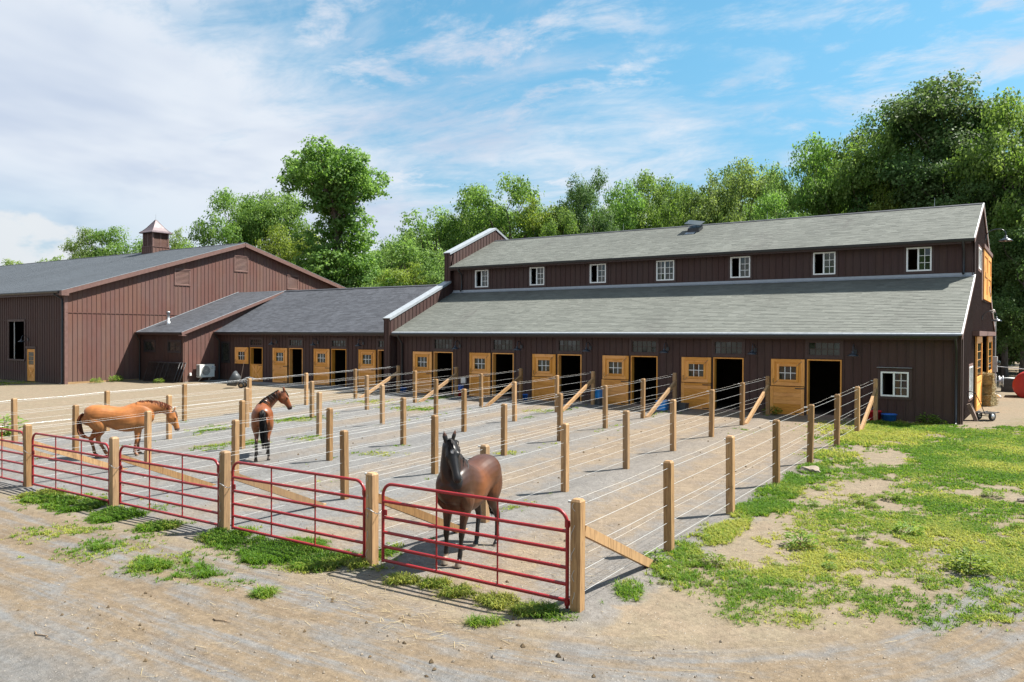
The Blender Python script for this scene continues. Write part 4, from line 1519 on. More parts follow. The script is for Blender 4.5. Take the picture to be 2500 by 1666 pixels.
# ------------------------------------------------------------------ riding arena
def build_arena():
    T = thing('riding_arena', 'big brown riding arena with slate roof and cupola at left', 'arena', (-70, 37, -0.1))
    XG, YF = -49.5, 24.72
    EY, EZ, RY, RZ = 24.36, 5.55, 37.48, 9.65
    s = (RZ - EZ) / (RY - EY)
    s2 = 0.279
    YB = 49.9
    zb = -0.14
    def top(y):
        return RZ - 0.12 - (s * (RY - y) if y < RY else s2 * (y - RY))
    vents = [(32.03, 33.05, 6.35, 7.27), (36.80, 37.85, 7.60, 8.56), (41.65, 42.6, 6.53, 7.45)]
    siding(T, 'y', XG, 1, YF, YB, zb + 0.16, top, vents, 'siding_sunlit', 'batten_sunlit', joints=(4.24,), phase=0.15)  # gable in the sun takes the lighter, sunlit-coloured boards
    MB().b2((XG - 0.05, YF, zb - 0.25), (XG + 0.055, 29.4, zb + 0.155)).build('base_sill', M['sill'], T)
    for (a0, a1, z0, z1) in vents:
        P = wp('y', XG, 1)
        mb = MB()
        k = 0.09
        wbox(mb, P, a0 - k, a0, 0.03, 0.075, z0 - k, z1 + k)
        wbox(mb, P, a1, a1 + k, 0.03, 0.075, z0 - k, z1 + k)
        wbox(mb, P, a0, a1, 0.03, 0.075, z0 - k, z0)
        wbox(mb, P, a0 - 0.02 - k, a1 + 0.02 + k, 0.03, 0.10, z1 + k, z1 + k + 0.05)
        wbox(mb, P, a0, a1, 0.03, 0.075, z1, z1 + k)
        wbox(mb, P, a0, a1, -0.02, -0.01, z0, z1)
        v = mb.build('louvre_vent', M['trim_brown'], T)
        nsl = 11
        for i in range(nsl):
            z = z0 + (z1 - z0) * (i + 0.5) / nsl
            MB().hexa([P(a0, 0.0, z + 0.03), P(a1, 0.0, z + 0.03), P(a1, 0.012, z + 0.04), P(a0, 0.012, z + 0.04),
                       P(a0, 0.055, z - 0.045), P(a1, 0.055, z - 0.045), P(a1, 0.065, z - 0.035), P(a0, 0.065, z - 0.035)]).build('slat', M['siding_sunlit'], v)
    # front wall
    fop = [(-56.6, -54.5, 1.29, 3.72), (-54.18, -53.1, -0.3, 2.0)]
    siding(T, 'x', YF, -1, -66.0, XG, zb - 0.15, 5.45, fop, 'siding', 'batten', joints=(3.80,), phase=0.1)  # front in shade takes the darker copy, so shade is partly painted
    MB().b2((-95, YF, zb - 0.2), (-66, YF + 0.1, 5.45)).build('front_wall', M['siding'], T)
    P = wp('x', YF, -1)
    mb = MB()
    wbox(mb, P, -56.72, -54.38, 0.031, 0.09, 3.72, 3.86)
    wbox(mb, P, -56.72, -54.38, 0.031, 0.11, 1.19, 1.29)
    wbox(mb, P, -56.72, -56.6, 0.031, 0.07, 1.29, 3.72)
    wbox(mb, P, -54.5, -54.38, 0.031, 0.07, 1.29, 3.72)
    w = mb.build('open_window', M['trim_dark'], T)
    MB().b2((-56.05, YF + 0.02, 1.29), (-56.0, YF + 0.06, 3.72)).build('track', M['steel'], w)
    mb = MB()
    wbox(mb, P, -54.14, -53.14, -0.04, 0.02, -0.06, 1.96)
    d = mb.build('side_door', M['pine'], T)
    for q in ((-54.14, -53.98), (-53.30, -53.14)):
        wbox(MB(), P, q[0], q[1], 0.021, 0.045, -0.06, 1.96).build('stile', M['pine'], d)
    for q in ((-0.06, 0.14), (0.80, 0.96), (1.78, 1.96)):
        wbox(MB(), P, -53.98, -53.30, 0.021, 0.044, q[0], q[1]).build('rail', M['pine'], d)
    for i in range(3):
        for j in range(3):
            wbox(MB(), P, -53.97 + i * 0.225, -53.97 + i * 0.225 + 0.205, 0.021, 0.027, 0.98 + j * 0.268, 0.98 + j * 0.268 + 0.248).build('pane', M['glass_b'], d)
    MB().bar(P(-53.96, 0.032, 0.16), P(-53.32, 0.032, 0.78), 0.07, 0.02, up=(0, -1, 0)).build('brace', M['pine'], d)
    MB().bar(P(-53.96, 0.030, 0.78), P(-53.32, 0.030, 0.16), 0.07, 0.02, up=(0, -1, 0)).build('brace', M['pine'], d)
    mb = MB()
    wbox(mb, P, -54.3, -53.0, 0.031, 0.08, 2.0, 2.14)
    wbox(mb, P, -54.28, -54.15, 0.031, 0.06, -0.1, 2.0)
    wbox(mb, P, -53.13, -53.02, 0.031, 0.06, -0.1, 2.0)
    mb.build('door_casing', M['trim_dark'], d)
    # roof
    roof_plane(T, -95, XG + 0.32, EY, EZ, RY, RZ, 'shingle_arena', thick=0.14, lift=0.0055)
    roof_plane(T, -95, XG + 0.32, YB + 0.35, RZ - s2 * (YB + 0.35 - RY), RY, RZ, 'shingle_arena', thick=0.14, tabs=False)
    mb = MB()
    for q in (-1, 1):
        mb.bar((-95, RY + q * 0.08, RZ - 0.006), (XG + 0.32, RY + q * 0.08, RZ - 0.006), 0.18, 0.03, up=(0, q * 0.3, 1))
    mb.build('ridge_cap', M['shingle_dark'], T)
    xr = XG + 0.335
    for (ya, za) in ((EY, EZ), (YB + 0.35, RZ - s2 * (YB + 0.35 - RY))):
        MB().bar((xr, ya, za - 0.15), (xr, RY, RZ - 0.15), 0.035, 0.27).build('rake_board', M['trim_brown'], T)
        MB().bar((xr, ya, za + 0.004), (xr, RY, RZ + 0.004), 0.045, 0.014).build('rake_edge', M['flash'], T)
        MB().bar((XG + 0.18, ya, za - 0.155), (XG + 0.18, RY, RZ - 0.155), 0.28, 0.012).build('rake_soffit', M['trim_brown'], T)
    MB().hexa([(XG + 0.06, EY - 0.02, EZ - 0.30), (xr + 0.02, EY - 0.02, EZ - 0.30), (xr + 0.02, EY + 0.42, EZ - 0.30), (XG + 0.06, EY + 0.42, EZ - 0.30),
               (XG + 0.06, EY - 0.02, EZ - 0.02), (xr + 0.02, EY - 0.02, EZ - 0.02), (xr + 0.02, EY + 0.42, EZ + 0.09), (XG + 0.06, EY + 0.42, EZ + 0.09)]).build('eave_return', M['trim_brown'], T)
    gutter(T, -95, XG + 0.05, EY - 0.005, EZ - 0.02, s=0.13)
    MB().b2((-95, EY, EZ - 0.27), (XG + 0.05, EY + 0.03, EZ - 0.05)).build('fascia', M['trim_dark'], T)
    MB().b2((-95, EY + 0.03, EZ - 0.24), (XG, YF - 0.056, EZ - 0.215)).build('soffit', M['trim_dark'], T)
    mb = MB()
    mb.tube([(XG - 0.5, EY - 0.06, EZ - 0.13), (XG - 0.5, EY - 0.06, EZ - 0.22), (XG - 0.12, YF - 0.12, EZ - 0.5), (XG - 0.12, YF - 0.12, zb + 0.12), (XG - 0.12, YF - 0.3, zb + 0.03)], 0.05, 8)
    mb.build('downspout', M['gutter'], T)
    MB().b2((XG - 0.06, YF - 0.06, zb), (XG + 0.058, YF + 0.13, 5.35)).build('corner_board', M['trim_brown'], T)
    # shell
    MB().b2((-95, YB - 0.1, -0.2), (XG, YB, 6.0)).build('back_wall', M['siding'], T)
    MB().b2((-95, YF + 0.3, zb), (XG - 0.05, YB, zb + 0.03)).build('arena_floor', M['wood_old'], T)
    MB().b2((-95.1, YF, -0.2), (-95, YB, 6.5)).build('end_wall', M['siding'], T)
    # cupola
    cx, cy, w = -60.6, RY, 1.5
    h = w / 2
    c = MB().b2((cx - h, cy - h, 8.9), (cx + h, cy + h, 9.95)).build('cupola', M['siding_sunlit'], T)
    for i in range(6):
        a = -h + 0.02 + i * (w - 0.04) / 5
        MB().b2((cx + h, cy + a - 0.02, 9.0), (cx + h + 0.025, cy + a + 0.02, 9.93)).build('batten', M['batten_sunlit'], c)
        MB().b2((cx + a - 0.02, cy - h - 0.025, 9.0), (cx + a + 0.02, cy - h, 9.93)).build('batten', M['batten_sunlit'], c)
    MB().b2((cx - h - 0.04, cy - h - 0.04, 9.95), (cx + h + 0.04, cy + h + 0.04, 10.01)).build('ledge', M['trim_brown'], c)
    g = h - 0.06
    MB().b2((cx - g + 0.05, cy - g + 0.05, 10.01), (cx + g - 0.05, cy + g - 0.05, 11.1)).build('core', M['interior'], c)
    for sx, sy in ((-1, -1), (1, -1), (1, 1), (-1, 1)):
        MB().box((cx + sx * (g - 0.04), cy + sy * (g - 0.04), 10.55), (0.12, 0.12, 1.08)).build('corner_post', M['trim_brown'], c)
    for q in ((cx, cy - g + 0.03), (cx, cy + g - 0.03)):
        MB().box((q[0], q[1], 10.55), (0.08, 0.07, 1.08)).build('mullion', M['trim_brown'], c)
    for q in ((cx + g - 0.03, cy), (cx - g + 0.03, cy)):
        MB().box((q[0], q[1], 10.55), (0.07, 0.08, 1.08)).build('mullion', M['trim_brown'], c)
    for i in range(16):
        z = 10.05 + i * 0.064
        for ax in (0, 1):
            for sg in (-1, 1):
                n = sg * (g - 0.05)
                if ax == 0:
                    q = [(cx - g + 0.1, cy + n, z + 0.05), (cx + g - 0.1, cy + n, z + 0.05), (cx + g - 0.1, cy + n + sg * 0.045, z), (cx - g + 0.1, cy + n + sg * 0.045, z)]
                else:
                    q = [(cx + n, cy - g + 0.1, z + 0.05), (cx + n, cy + g - 0.1, z + 0.05), (cx + n + sg * 0.045, cy + g - 0.1, z), (cx + n + sg * 0.045, cy - g + 0.1, z)]
                MB().hexa(q + [(p[0], p[1], p[2] + 0.012) for p in q]).build('slat', M['siding_sunlit'], c)
    e = h + 0.16
    prof = [(e, 11.08), (e, 11.13), (e * 0.80, 11.27), (e * 0.55, 11.53), (e * 0.3, 11.85), (0.03, 12.2)]
    mb = MB()
    vs = []
    for r, z in prof:
        vs += [(cx - r, cy - r, z), (cx + r, cy - r, z), (cx + r, cy + r, z), (cx - r, cy + r, z)]
    fs = [(i * 4 + k, i * 4 + (k + 1) % 4, i * 4 + 4 + (k + 1) % 4, i * 4 + 4 + k) for i in range(len(prof) - 1) for k in range(4)]
    mb.add(vs, fs + [(3, 2, 1, 0), (20, 21, 22, 23)])
    rf = mb.build('cupola_roof', M['copper'], c)
    for sx, sy in ((-1, -1), (1, -1), (1, 1), (-1, 1)):
        MB().tube([(cx + sx * r, cy + sy * r, z + 0.01) for r, z in prof[1:]], 0.02, 6).build('hip_seam', M['copper'], rf)
    MB().tube([(cx, cy, 12.15), (cx, cy, 12.72)], [0.02, 0.008], 6).build('finial_rod', M['steel'], rf)


build_arena()
barn_lamp('dark lamp above the small door on the arena front', -54.0, 24.72, 2.42, size=1.0, group='lamps on the arena')

# ------------------------------------------------------------------ paddock fences and gates
def post_mesh(w, h, below=0.3):
    a = w / 2
    c = 0.016
    t = 0.03
    mb = MB()
    vs = []
    # octagonal-ish section with eased edges, chamfered top
    def ring(z, s, e):
        return [(-s + e, -s, z), (s - e, -s, z), (s, -s + e, z), (s, s - e, z), (s - e, s, z), (-s + e, s, z), (-s, s - e, z), (-s, -s + e, z)]
    rings = [ring(-below, a, 0.006), ring(h - t, a, 0.006), ring(h, a - 0.02, 0.006)]
    for r in rings:
        vs += r
    fs = [tuple(range(7, -1, -1)), tuple(range(16, 24))]
    for i in range(2):
        for k in range(8):
            k2 = (k + 1) % 8
            fs.append((i * 8 + k, i * 8 + k2, i * 8 + 8 + k2, i * 8 + 8 + k))
    mb.add(vs, fs)
    return mb.mesh('post', M['post'])


PH = 1.545
_PM = [post_mesh(0.138, PH), post_mesh(0.150, PH)]
WH = [1.45, 1.15, 0.85, 0.555, 0.26]
FENCE_LABELS = [
    'post and white wire fence nearest the camera, bordering the grass at right',
    'second wire fence from the right, ending at the sixth stall door from the parapet',
    'third wire fence from the right, ending at the fifth stall door from the parapet',
    'fourth wire fence from the right, ending at the fourth stall door from the parapet',
    'fifth wire fence from the right, ending at the third stall door from the parapet',
    'sixth wire fence from the right, ending at the second stall door from the parapet',
    'farthest wire fence, leading to the parapet and bordering the bare yard']


def build_fence(k):
    x = FX0 - FDX * k
    ys = [FY0 + FDY * j for j in range(8)]
    zs = [-0.686 + 0.029 * (y - FY0) + 0.003 * (x - FX0) for y in ys]
    T = thing('wire_fence', FENCE_LABELS[k], 'fence', (x, ys[0], zs[0]), 0, 'wire fences dividing the paddocks')
    rg = random.Random(100 + k)
    tops = []
    for j in range(8):
        o = bpy.data.objects.new('post', _PM[1 if j == 0 else 0])
        o.location = (x + rg.uniform(-.015, .015), ys[j], zs[j] + rg.uniform(-0.03, 0.03))
        o.rotation_euler = (rg.uniform(-.014, .014), rg.uniform(-.014, .014), rg.uniform(-.09, .09))
        link(o, T)
    for h in WH:
        pts = []
        for j in range(8):
            pts.append((x, ys[j], zs[j] + h))
            if j < 7:
                pts.append((x, (ys[j] + ys[j + 1]) / 2, (zs[j] + zs[j + 1]) / 2 + h - 0.006))
        MB().tube(pts, 0.0032, 5).build('wire', M['wire'], T)
    for h in (1.49, 0.68):
        off = -0.14
        pts = []
        for j in range(8):
            pts.append((x + off, ys[j], zs[j] + h))
            if j < 7:
                pts.append((x + off, (ys[j] + ys[j + 1]) / 2, (zs[j] + zs[j + 1]) / 2 + h - 0.02))
        MB().tube(pts, 0.0018 if k < 6 else 0.006, 4).build('electric_wire', M['wire2'] if k < 6 else M['steel'], T)
        if k >= 5 or h > 1:
            for j in range(8):
                MB().tube([(x - 0.065, ys[j], zs[j] + h), (x - 0.15, ys[j], zs[j] + h)], [0.012, 0.02], 6).build('insulator', M['wire'], T)
    # braces at both ends, each with a stake at its foot
    for (y0, z0, y1, sg) in ((ys[0] + 0.08, zs[0] + 1.11, ys[0] + 2.36, 1), (ys[7] - 0.08, zs[7] + 1.16, ys[7] - 2.75, -1)):
        zg = -0.686 + 0.029 * (y1 - FY0)
        MB().bar((x + 0.02, y0, z0), (x + 0.02, y1, zg + 0.02), 0.09, 0.135).build('brace', M['post'], T)
        MB().box((x + 0.01, y1 + sg * 0.06, zg - 0.04), (0.1, 0.09, 0.2)).build('stake', M['post'], T)
    # knotted wire ends on the gate post
    for h in WH:
        pts = []
        a0 = rg.uniform(0, 3)
        ln = rg.uniform(0.10, 0.2)
        for i in range(9):
            s = i / 8
            pts.append((x - 0.03 + 0.02 * math.sin(a0 + s * 4) + 0.02 * s * math.sin(a0 * 3), ys[0] - 0.083 - 0.012 * math.sin(s * 3.1), zs[0] + h + 0.05 - ln * s))
        MB().tube(pts, 0.0034, 5).build('wire_end', M['wire'], T)
    return T


for k in range(7):
    build_fence(k)

GATE_LABELS = [
    'red tube gate in front of the dark horse, nearest the camera',
    'second red tube gate from the right, above the thick grass',
    'third red tube gate from the right',
    'fourth red tube gate from the right, below the chestnut horse',
    'red tube gate cut by the left edge of the picture',
    'red tube gate beyond the left edge of the picture']


def build_gate(k):
    xr = FX0 - FDX * k - 0.165
    xl = FX0 - FDX * (k + 1) + 0.245
    y = FY0 - 0.005
    z0 = -0.686 + 0.003 * (xr - FX0)
    zt = [1.368, 1.085, 0.83, 0.595, 0.37, 0.152]
    zt = [z + z0 for z in zt]
    sag = -0.012
    T = thing('tube_gate', GATE_LABELS[k], 'gate', (xr, y, z0), 0, 'red gates in front of the paddocks')
    rr = 0.0255
    rad = 0.19
    pts = [(xl, y, zt[5] - 0.03)]
    pts += [(xl, y, zt[0] - rad)]
    for i in range(1, 7):
        a = math.pi / 2 * i / 6
        pts.append((xl + rad - rad * math.cos(a), y, zt[0] - rad + rad * math.sin(a)))
    for i in range(0, 7):
        a = math.pi / 2 * i / 6
        pts.append((xr - rad + rad * math.sin(a), y, zt[0] - rad + rad * math.cos(a)))
    pts.append((xr, y, zt[5] - 0.10))
    MB().tube(pts, rr, 12).build('frame', M['red'], T)
    for z in zt[1:]:
        MB().tube([(xl + 0.01, y, z), (xr - 0.01, y, z)], rr, 12).build('rail', M['red'], T)
    for f in (0.326, 0.66):
        x = xl + (xr - xl) * f
        MB().tube([(x, y - 0.006, zt[5]), (x, y - 0.006, zt[0])], 0.013, 8).build('upright', M['red'], T)
    # hinges
    for z in (zt[1] + 0.10, zt[5] - 0.02):
        h = MB().tube([(xr, y, z - 0.045), (xr, y, z + 0.045)], 0.037, 12)
        h.box((xr + 0.05, y, z), (0.09, 0.012, 0.05))
        h = h.build('hinge', M['red'], T)
        MB().tube([(xr + 0.07, y, z - 0.05), (xr + 0.07, y, z + 0.06), (xr + 0.12, y, z + 0.06)], 0.011, 7).build('hinge_bolt', M['steel'], h)
    # chain round the post
    xp = FX0 - FDX * (k + 1)
    zc = zt[2] + 0.10
    c = MB()
    path = []
    for i in range(30):
        a = 2 * math.pi * i / 30
        sx = 0.16 if math.cos(a) > 0 else 0.10
        path.append(Vector((xp + 0.03 + math.cos(a) * sx, y + math.sin(a) * 0.10, zc + 0.02 * math.sin(3 * a) - 0.03 * math.cos(a))))
    for i in range(30):
        p, q = path[i], path[(i + 1) % 30]
        m_ = (p + q) / 2
        t = (q - p).normalized()
        s = Vector((0, 0, 1)) if i % 2 else t.cross(Vector((0, 0, 1))).normalized()
        ln = (q - p).length * 0.75
        ring = []
        for j in range(8):
            a = 2 * math.pi * j / 8
            ring.append(m_ + t * math.cos(a) * ln + s * math.sin(a) * 0.009)
        c.tube(ring, 0.003, 4, closed=True)
    c.build('chain', M['chain'], T)
    MB().box((xl + 0.05, y, zc - 0.02), (0.07, 0.01, 0.09)).build('chain_catch', M['red'], T)
    return T


for k in range(6):
    build_gate(k)

# ------------------------------------------------------------------ horses
def loft(mb, secs, up=(0, 0, 1), seg=20, e=1.0):
    """closed tube of elliptical sections: (point, half width, half height)"""
    if len(secs) >= 4:
        # smooth in-between sections
        up_ = [Vector(q[3]) if len(q) > 3 else Vector(up) for q in secs]
        A = np.array([[*q[0], q[1], q[2], *u] for q, u in zip(secs, up_)])
        A = np.vstack([2 * A[0] - A[1], A, 2 * A[-1] - A[-2]])
        o = []
        for i in range(1, len(A) - 2):
            for f in (0, 0.25, 0.5, 0.75):
                a_, b_, c_, d_ = A[i - 1:i + 3]
                o.append(0.5 * (2 * b_ + (c_ - a_) * f + (2 * a_ - 5 * b_ + 4 * c_ - d_) * f * f + (3 * b_ - a_ - 3 * c_ + d_) * f ** 3))
        o.append(A[-2])
        secs = [(tuple(q[:3]), max(q[3], 0.003), max(q[4], 0.003), tuple(q[5:8])) for q in o]
    n = len(secs)
    P = [Vector(s[0]) for s in secs]
    vs = []
    for i in range(n):
        t = (P[min(i + 1, n - 1)] - P[max(i - 1, 0)]).normalized()
        u = Vector(secs[i][3]) if len(secs[i]) > 3 else Vector(up)
        s = u.cross(t)
        if s.length < 1e-3:
            s = Vector((0, 1, 0))
        s.normalize()
        nn = t.cross(s).normalized()
        for k in range(seg):
            a = 2 * math.pi * k / seg
            ca, sa = math.cos(a), math.sin(a)
            ca = math.copysign(abs(ca) ** e, ca)
            sa = math.copysign(abs(sa) ** e, sa)
            vs.append(P[i] + s * (secs[i][1] * ca) + nn * (secs[i][2] * sa))
    fs = []
    for i in range(n - 1):
        for k in range(seg):
            k2 = (k + 1) % seg
            fs.append((i * seg + k, i * seg + k2, (i + 1) * seg + k2, (i + 1) * seg + k))
    b = len(vs)
    vs += [P[0], P[-1]]
    for k in range(seg):
        k2 = (k + 1) % seg
        fs.append((b, k2, k))
        fs.append((b + 1, (n - 1) * seg + k, (n - 1) * seg + k2))
    mb.add(vs, fs, True)


def coat_mat(name, rough=0.40):
    t = NT(name)
    a = t.n('ShaderNodeAttribute')
    a.attribute_name = 'coat'
    p = t.pos(True)
    n = t.noise(p, 7, 4, 0.6)
    f = t.noise(t.mapping(p, (60, 60, 180)), 1.0, 3, 0.6)
    t.col(t.hsv(a.outputs['Color'], v=t.math('ADD', t.sstep(n, 0.3, 0.7, 0.86, 1.12), t.sstep(f, 0.3, 0.7, -0.08, 0.08))))
    t.rough(rough)
    t.b.inputs['Specular IOR Level'].default_value = 0.42
    t.bump(f, 0.10, 0.004)
    return t.m


def hair_mat(name, c):
    t = NT(name)
    p = t.pos()
    n = t.noise(t.mapping(p, (90, 90, 9)), 1.0, 3, 0.6)
    t.col(t.hsv(c, v=t.sstep(n, 0.3, 0.7, 0.6, 1.5)))
    t.rough(0.6)
    t.b.inputs['Specular IOR Level'].default_value = 0.2
    return t.m


M['coat'] = coat_mat('horse_coat')
M['eye'] = plain('horse_eye', (0.008, 0.006, 0.005), 0.08)
M['hair_black'] = hair_mat('black_horsehair', (0.016, 0.014, 0.014))
M['hair_chest'] = hair_mat('chestnut_horsehair', (0.12, 0.033, 0.012))


def bez(pts, n):
    """Catmull-Rom through points"""
    P = [Vector(p) for p in pts]
    P = [P[0] * 2 - P[1]] + P + [P[-1] * 2 - P[-2]]
    out = []
    m = len(P) - 3
    for i in range(n + 1):
        s = i / n * m
        k = min(int(s), m - 1)
        t = s - k
        a, b, c, d = P[k:k + 4]
        out.append(0.5 * ((2 * b) + (c - a) * t + (2 * a - 5 * b + 4 * c - d) * t * t + (3 * b - a - 3 * c + d) * t ** 3))
    return out


def ribbons(mb, strands, w0, w1):
    for pts in strands:
        n = len(pts)
        sd = Vector((random.uniform(-1, 1), random.uniform(-1, 1), 0.2)).normalized()
        vs = []
        for i, p in enumerate(pts):
            t = (pts[min(i + 1, n - 1)] - pts[max(i - 1, 0)]).normalized()
            s = sd - t * sd.dot(t)
            s.normalize()
            w = w0 + (w1 - w0) * i / (n - 1)
            vs += [p - s * w / 2, p + s * w / 2]
        mb.add(vs, [(2 * i, 2 * i + 1, 2 * i + 3, 2 * i + 2) for i in range(n - 1)], True)


def horse(label, loc, heading, scale, pose, coat, hair, group='horses in the paddocks'):
    T = thing('horse', label, 'horse', loc, heading, group, scale)
    L = pose.get('len', 1.0)
    mb = MB()
    # trunk: (x, centre height, half width, half height)
    tr = [(-0.86, 1.22, 0.05, 0.07), (-0.82, 1.19, 0.14, 0.18), (-0.74, 1.20, 0.225, 0.265), (-0.60, 1.23, 0.285, 0.315), (-0.45, 1.235, 0.30, 0.315),
          (-0.30, 1.225, 0.285, 0.30), (-0.15, 1.195, 0.28, 0.30), (0.0, 1.16, 0.295, 0.325), (0.15, 1.14, 0.30, 0.350), (0.28, 1.145, 0.285, 0.375),
          (0.40, 1.165, 0.255, 0.395), (0.50, 1.19, 0.235, 0.390), (0.60, 1.20, 0.225, 0.355), (0.70, 1.19, 0.205, 0.29), (0.78, 1.17, 0.165, 0.21), (0.84, 1.16, 0.09, 0.11)]
    b = pose.get('belly', 0.0)
    cb = pose.get('chest', 0.0)
    tr = [(x, z, w + cb * math.exp(-((x - 0.62) / 0.25) ** 2), h) for x, z, w, h in tr]
    loft(mb, [((x * L, 0, z - b * math.exp(-((x - 0.05) / 0.3) ** 2) * 0.5), w + b * 0.4 * math.exp(-((x - 0.05) / 0.3) ** 2), h + b * 0.5 * math.exp(-((x - 0.05) / 0.3) ** 2)) for x, z, w, h in tr], (0, 0, 1), 24, 0.92)
    # withers ridge
    loft(mb, [((0.12 * L, 0, 1.46), 0.05, 0.03), ((0.36 * L, 0, 1.52), 0.06, 0.06), ((0.52 * L, 0, 1.53), 0.06, 0.065), ((0.66 * L, 0, 1.45), 0.06, 0.08)])
    # neck
    nk = bez(pose['neck'], 8)
    nw = [0.185, 0.17, 0.15, 0.13, 0.115, 0.10, 0.092, 0.088, 0.085]
    nh = [0.33, 0.295, 0.255, 0.22, 0.19, 0.165, 0.15, 0.14, 0.125]
    kw = pose.get('neck_w', 1.0)
    nw = [q * kw for q in nw]
    nh = [q * (1 + (kw - 1) * 0.6) for q in nh]
    nup = [Vector(u) for u in pose['neck_up']]
    ups = [nup[0].lerp(nup[1], i / 8) for i in range(9)]
    loft(mb, [(nk[i], nw[i], nh[i], ups[i]) for i in range(9)], seg=20)
    # head
    poll = Vector(pose['poll'])
    muz = Vector(pose['muzzle'])
    hd = (muz - poll)
    hl = hd.length
    hd.normalize()
    hup = Vector(pose['head_up'])
    hup = (hup - hd * hup.dot(hd)).normalized()
    hs = hup.cross(hd).normalized()
    hsec = [(-0.06, 0.05, 0.06, 0.0), (0.0, 0.085, 0.105, -0.015), (0.12, 0.098, 0.135, -0.045), (0.25, 0.105, 0.155, -0.06), (0.38, 0.098, 0.150, -0.058), (0.50, 0.082, 0.120, -0.040),
            (0.62, 0.066, 0.095, -0.026), (0.76, 0.058, 0.080, -0.020), (0.88, 0.060, 0.078, -0.022), (0.96, 0.056, 0.070, -0.028), (1.02, 0.036, 0.045, -0.035)]
    hw = pose.get('head_w', 1.0)
    loft(mb, [(poll + hd * (f * hl) + hup * o, w * hw, h, hup) for f, w, h, o in hsec], seg=20, e=0.9)
    # brow ridges, cheek, nostril rims, lips
    for s in (-1, 1):
        c = poll + hd * (0.36 * hl) + hs * (s * 0.082) + hup * 0.035
        loft(mb, [(c - hd * 0.05, 0.012, 0.012), (c, 0.028, 0.028), (c + hd * 0.05, 0.012, 0.012)], hup, 10)
        c = poll + hd * (0.27 * hl) + hs * (s * 0.075) - hup * 0.10
        loft(mb, [(c - hd * 0.08, 0.02, 0.04), (c, 0.04, 0.085), (c + hd * 0.08, 0.02, 0.04)], hup, 10)
        c = poll + hd * (0.93 * hl) + hs * (s * 0.044) + hup * 0.008
        loft(mb, [(c - hd * 0.035, 0.008, 0.010), (c, 0.018, 0.022), (c + hd * 0.03, 0.008, 0.010)], hup, 10)
        # ear
        e0 = poll + hs * (s * 0.058) + hup * 0.055 - hd * 0.01
        ed = (Vector(pose.get('ear', (0, 0, 1))) + hs * (s * 0.22)).normalized()
        loft(mb, [(e0 - ed * 0.03, 0.026, 0.022, hd), (e0 + ed * 0.025, 0.038, 0.026, hd), (e0 + ed * 0.065, 0.040, 0.022, hd), (e0 + ed * 0.105, 0.026, 0.014, hd), (e0 + ed * 0.145, 0.005, 0.004, hd)], seg=12)
    c = poll + hd * (0.98 * hl) - hup * 0.075
    loft(mb, [(c - hd * 0.09, 0.025, 0.02), (c - hd * 0.03, 0.042, 0.03), (c + hd * 0.01, 0.02, 0.015)], hup, 12)
    # legs
    hoof = []
    for (s, dx, dy) in pose['front']:
        y = s * 0.155
        fx = 0.47 * L + dx
        fy = y + dy
        j = [((0.60 * L, s * (0.13 + cb * .6), 1.20), .10, .19), ((0.53 * L, s * (0.165 + cb * .6), 1.02), .105, .165), ((0.46 * L + dx * .15, s * 0.165, 0.88), .085, .125), ((0.47 * L + dx * .35, y + dy * .3, 0.74), .066, .088),
             ((0.48 * L + dx * .55, y + dy * .5, 0.60), .050, .062), ((0.485 * L + dx * .65, y + dy * .6, 0.51), .049, .055), ((0.485 * L + dx * .7, y + dy * .7, 0.46), .047, .051),
             ((0.475 * L + dx * .8, y + dy * .8, 0.38), .033, .040), ((0.475 * L + dx * .9, y + dy * .9, 0.26), .032, .040), ((0.475 * L + dx, fy, 0.18), .040, .046), ((0.49 * L + dx, fy, 0.125), .034, .038), ((0.515 * L + dx, fy, 0.085), .042, .046)]
        loft(mb, j, (1, 0, 0), 14)
        hx = 0.53 * L + dx
        loft(mb, [((hx - 0.02, fy, 0.10), .042, .05), ((hx, fy, 0.06), .050, .058), ((hx + 0.012, fy, 0.0), .060, .068)], (1, 0, 0), 14)
        hoof.append((hx, fy))
    for (s, dx, dy) in pose['hind']:
        y = s * 0.145
        j = [((-0.62 * L, s * 0.13, 1.28), .13, .20), ((-0.56 * L + dx * .05, s * 0.165, 1.10), .135, .225), ((-0.52 * L + dx * .15, s * 0.18, 0.95), .115, .20), ((-0.545 * L + dx * .3, s * 0.165, 0.82), .085, .145),
             ((-0.62 * L + dx * .4, y + dy * .3, 0.70), .060, .092), ((-0.69 * L + dx * .55, y + dy * .5, 0.60), .047, .070), ((-0.725 * L + dx * .65, y + dy * .6, 0.535), .046, .066), ((-0.72 * L + dx * .7, y + dy * .7, 0.47), .043, .054),
             ((-0.70 * L + dx * .8, y + dy * .8, 0.38), .035, .046), ((-0.685 * L + dx * .9, y + dy * .9, 0.27), .034, .043), ((-0.68 * L + dx, y + dy, 0.18), .042, .050), ((-0.66 * L + dx, y + dy, 0.125), .035, .040), ((-0.635 * L + dx, y + dy, 0.085), .043, .047)]
        loft(mb, j, (1, 0, 0), 14)
        # point of hock
        c = Vector((-0.755 * L + dx * .62, y + dy * .6, 0.575))
        loft(mb, [(c + Vector((0, 0, -0.06)), .02, .02), (c, .026, .03), (c + Vector((0, 0, 0.05)), .018, .02)], (1, 0, 0), 10)
        hx = -0.62 * L + dx
        fy = y + dy
        loft(mb, [((hx - 0.02, fy, 0.10), .042, .05), ((hx, fy, 0.06), .049, .056), ((hx + 0.012, fy, 0.0), .058, .066)], (1, 0, 0), 14)
        hoof.append((hx, fy))
    me = mb.mesh('horse_raw')
    tmp = bpy.data.objects.new('horse_raw', me)
    COL.objects.link(tmp)
    rm = tmp.modifiers.new('r', 'REMESH')
    rm.mode = 'VOXEL'
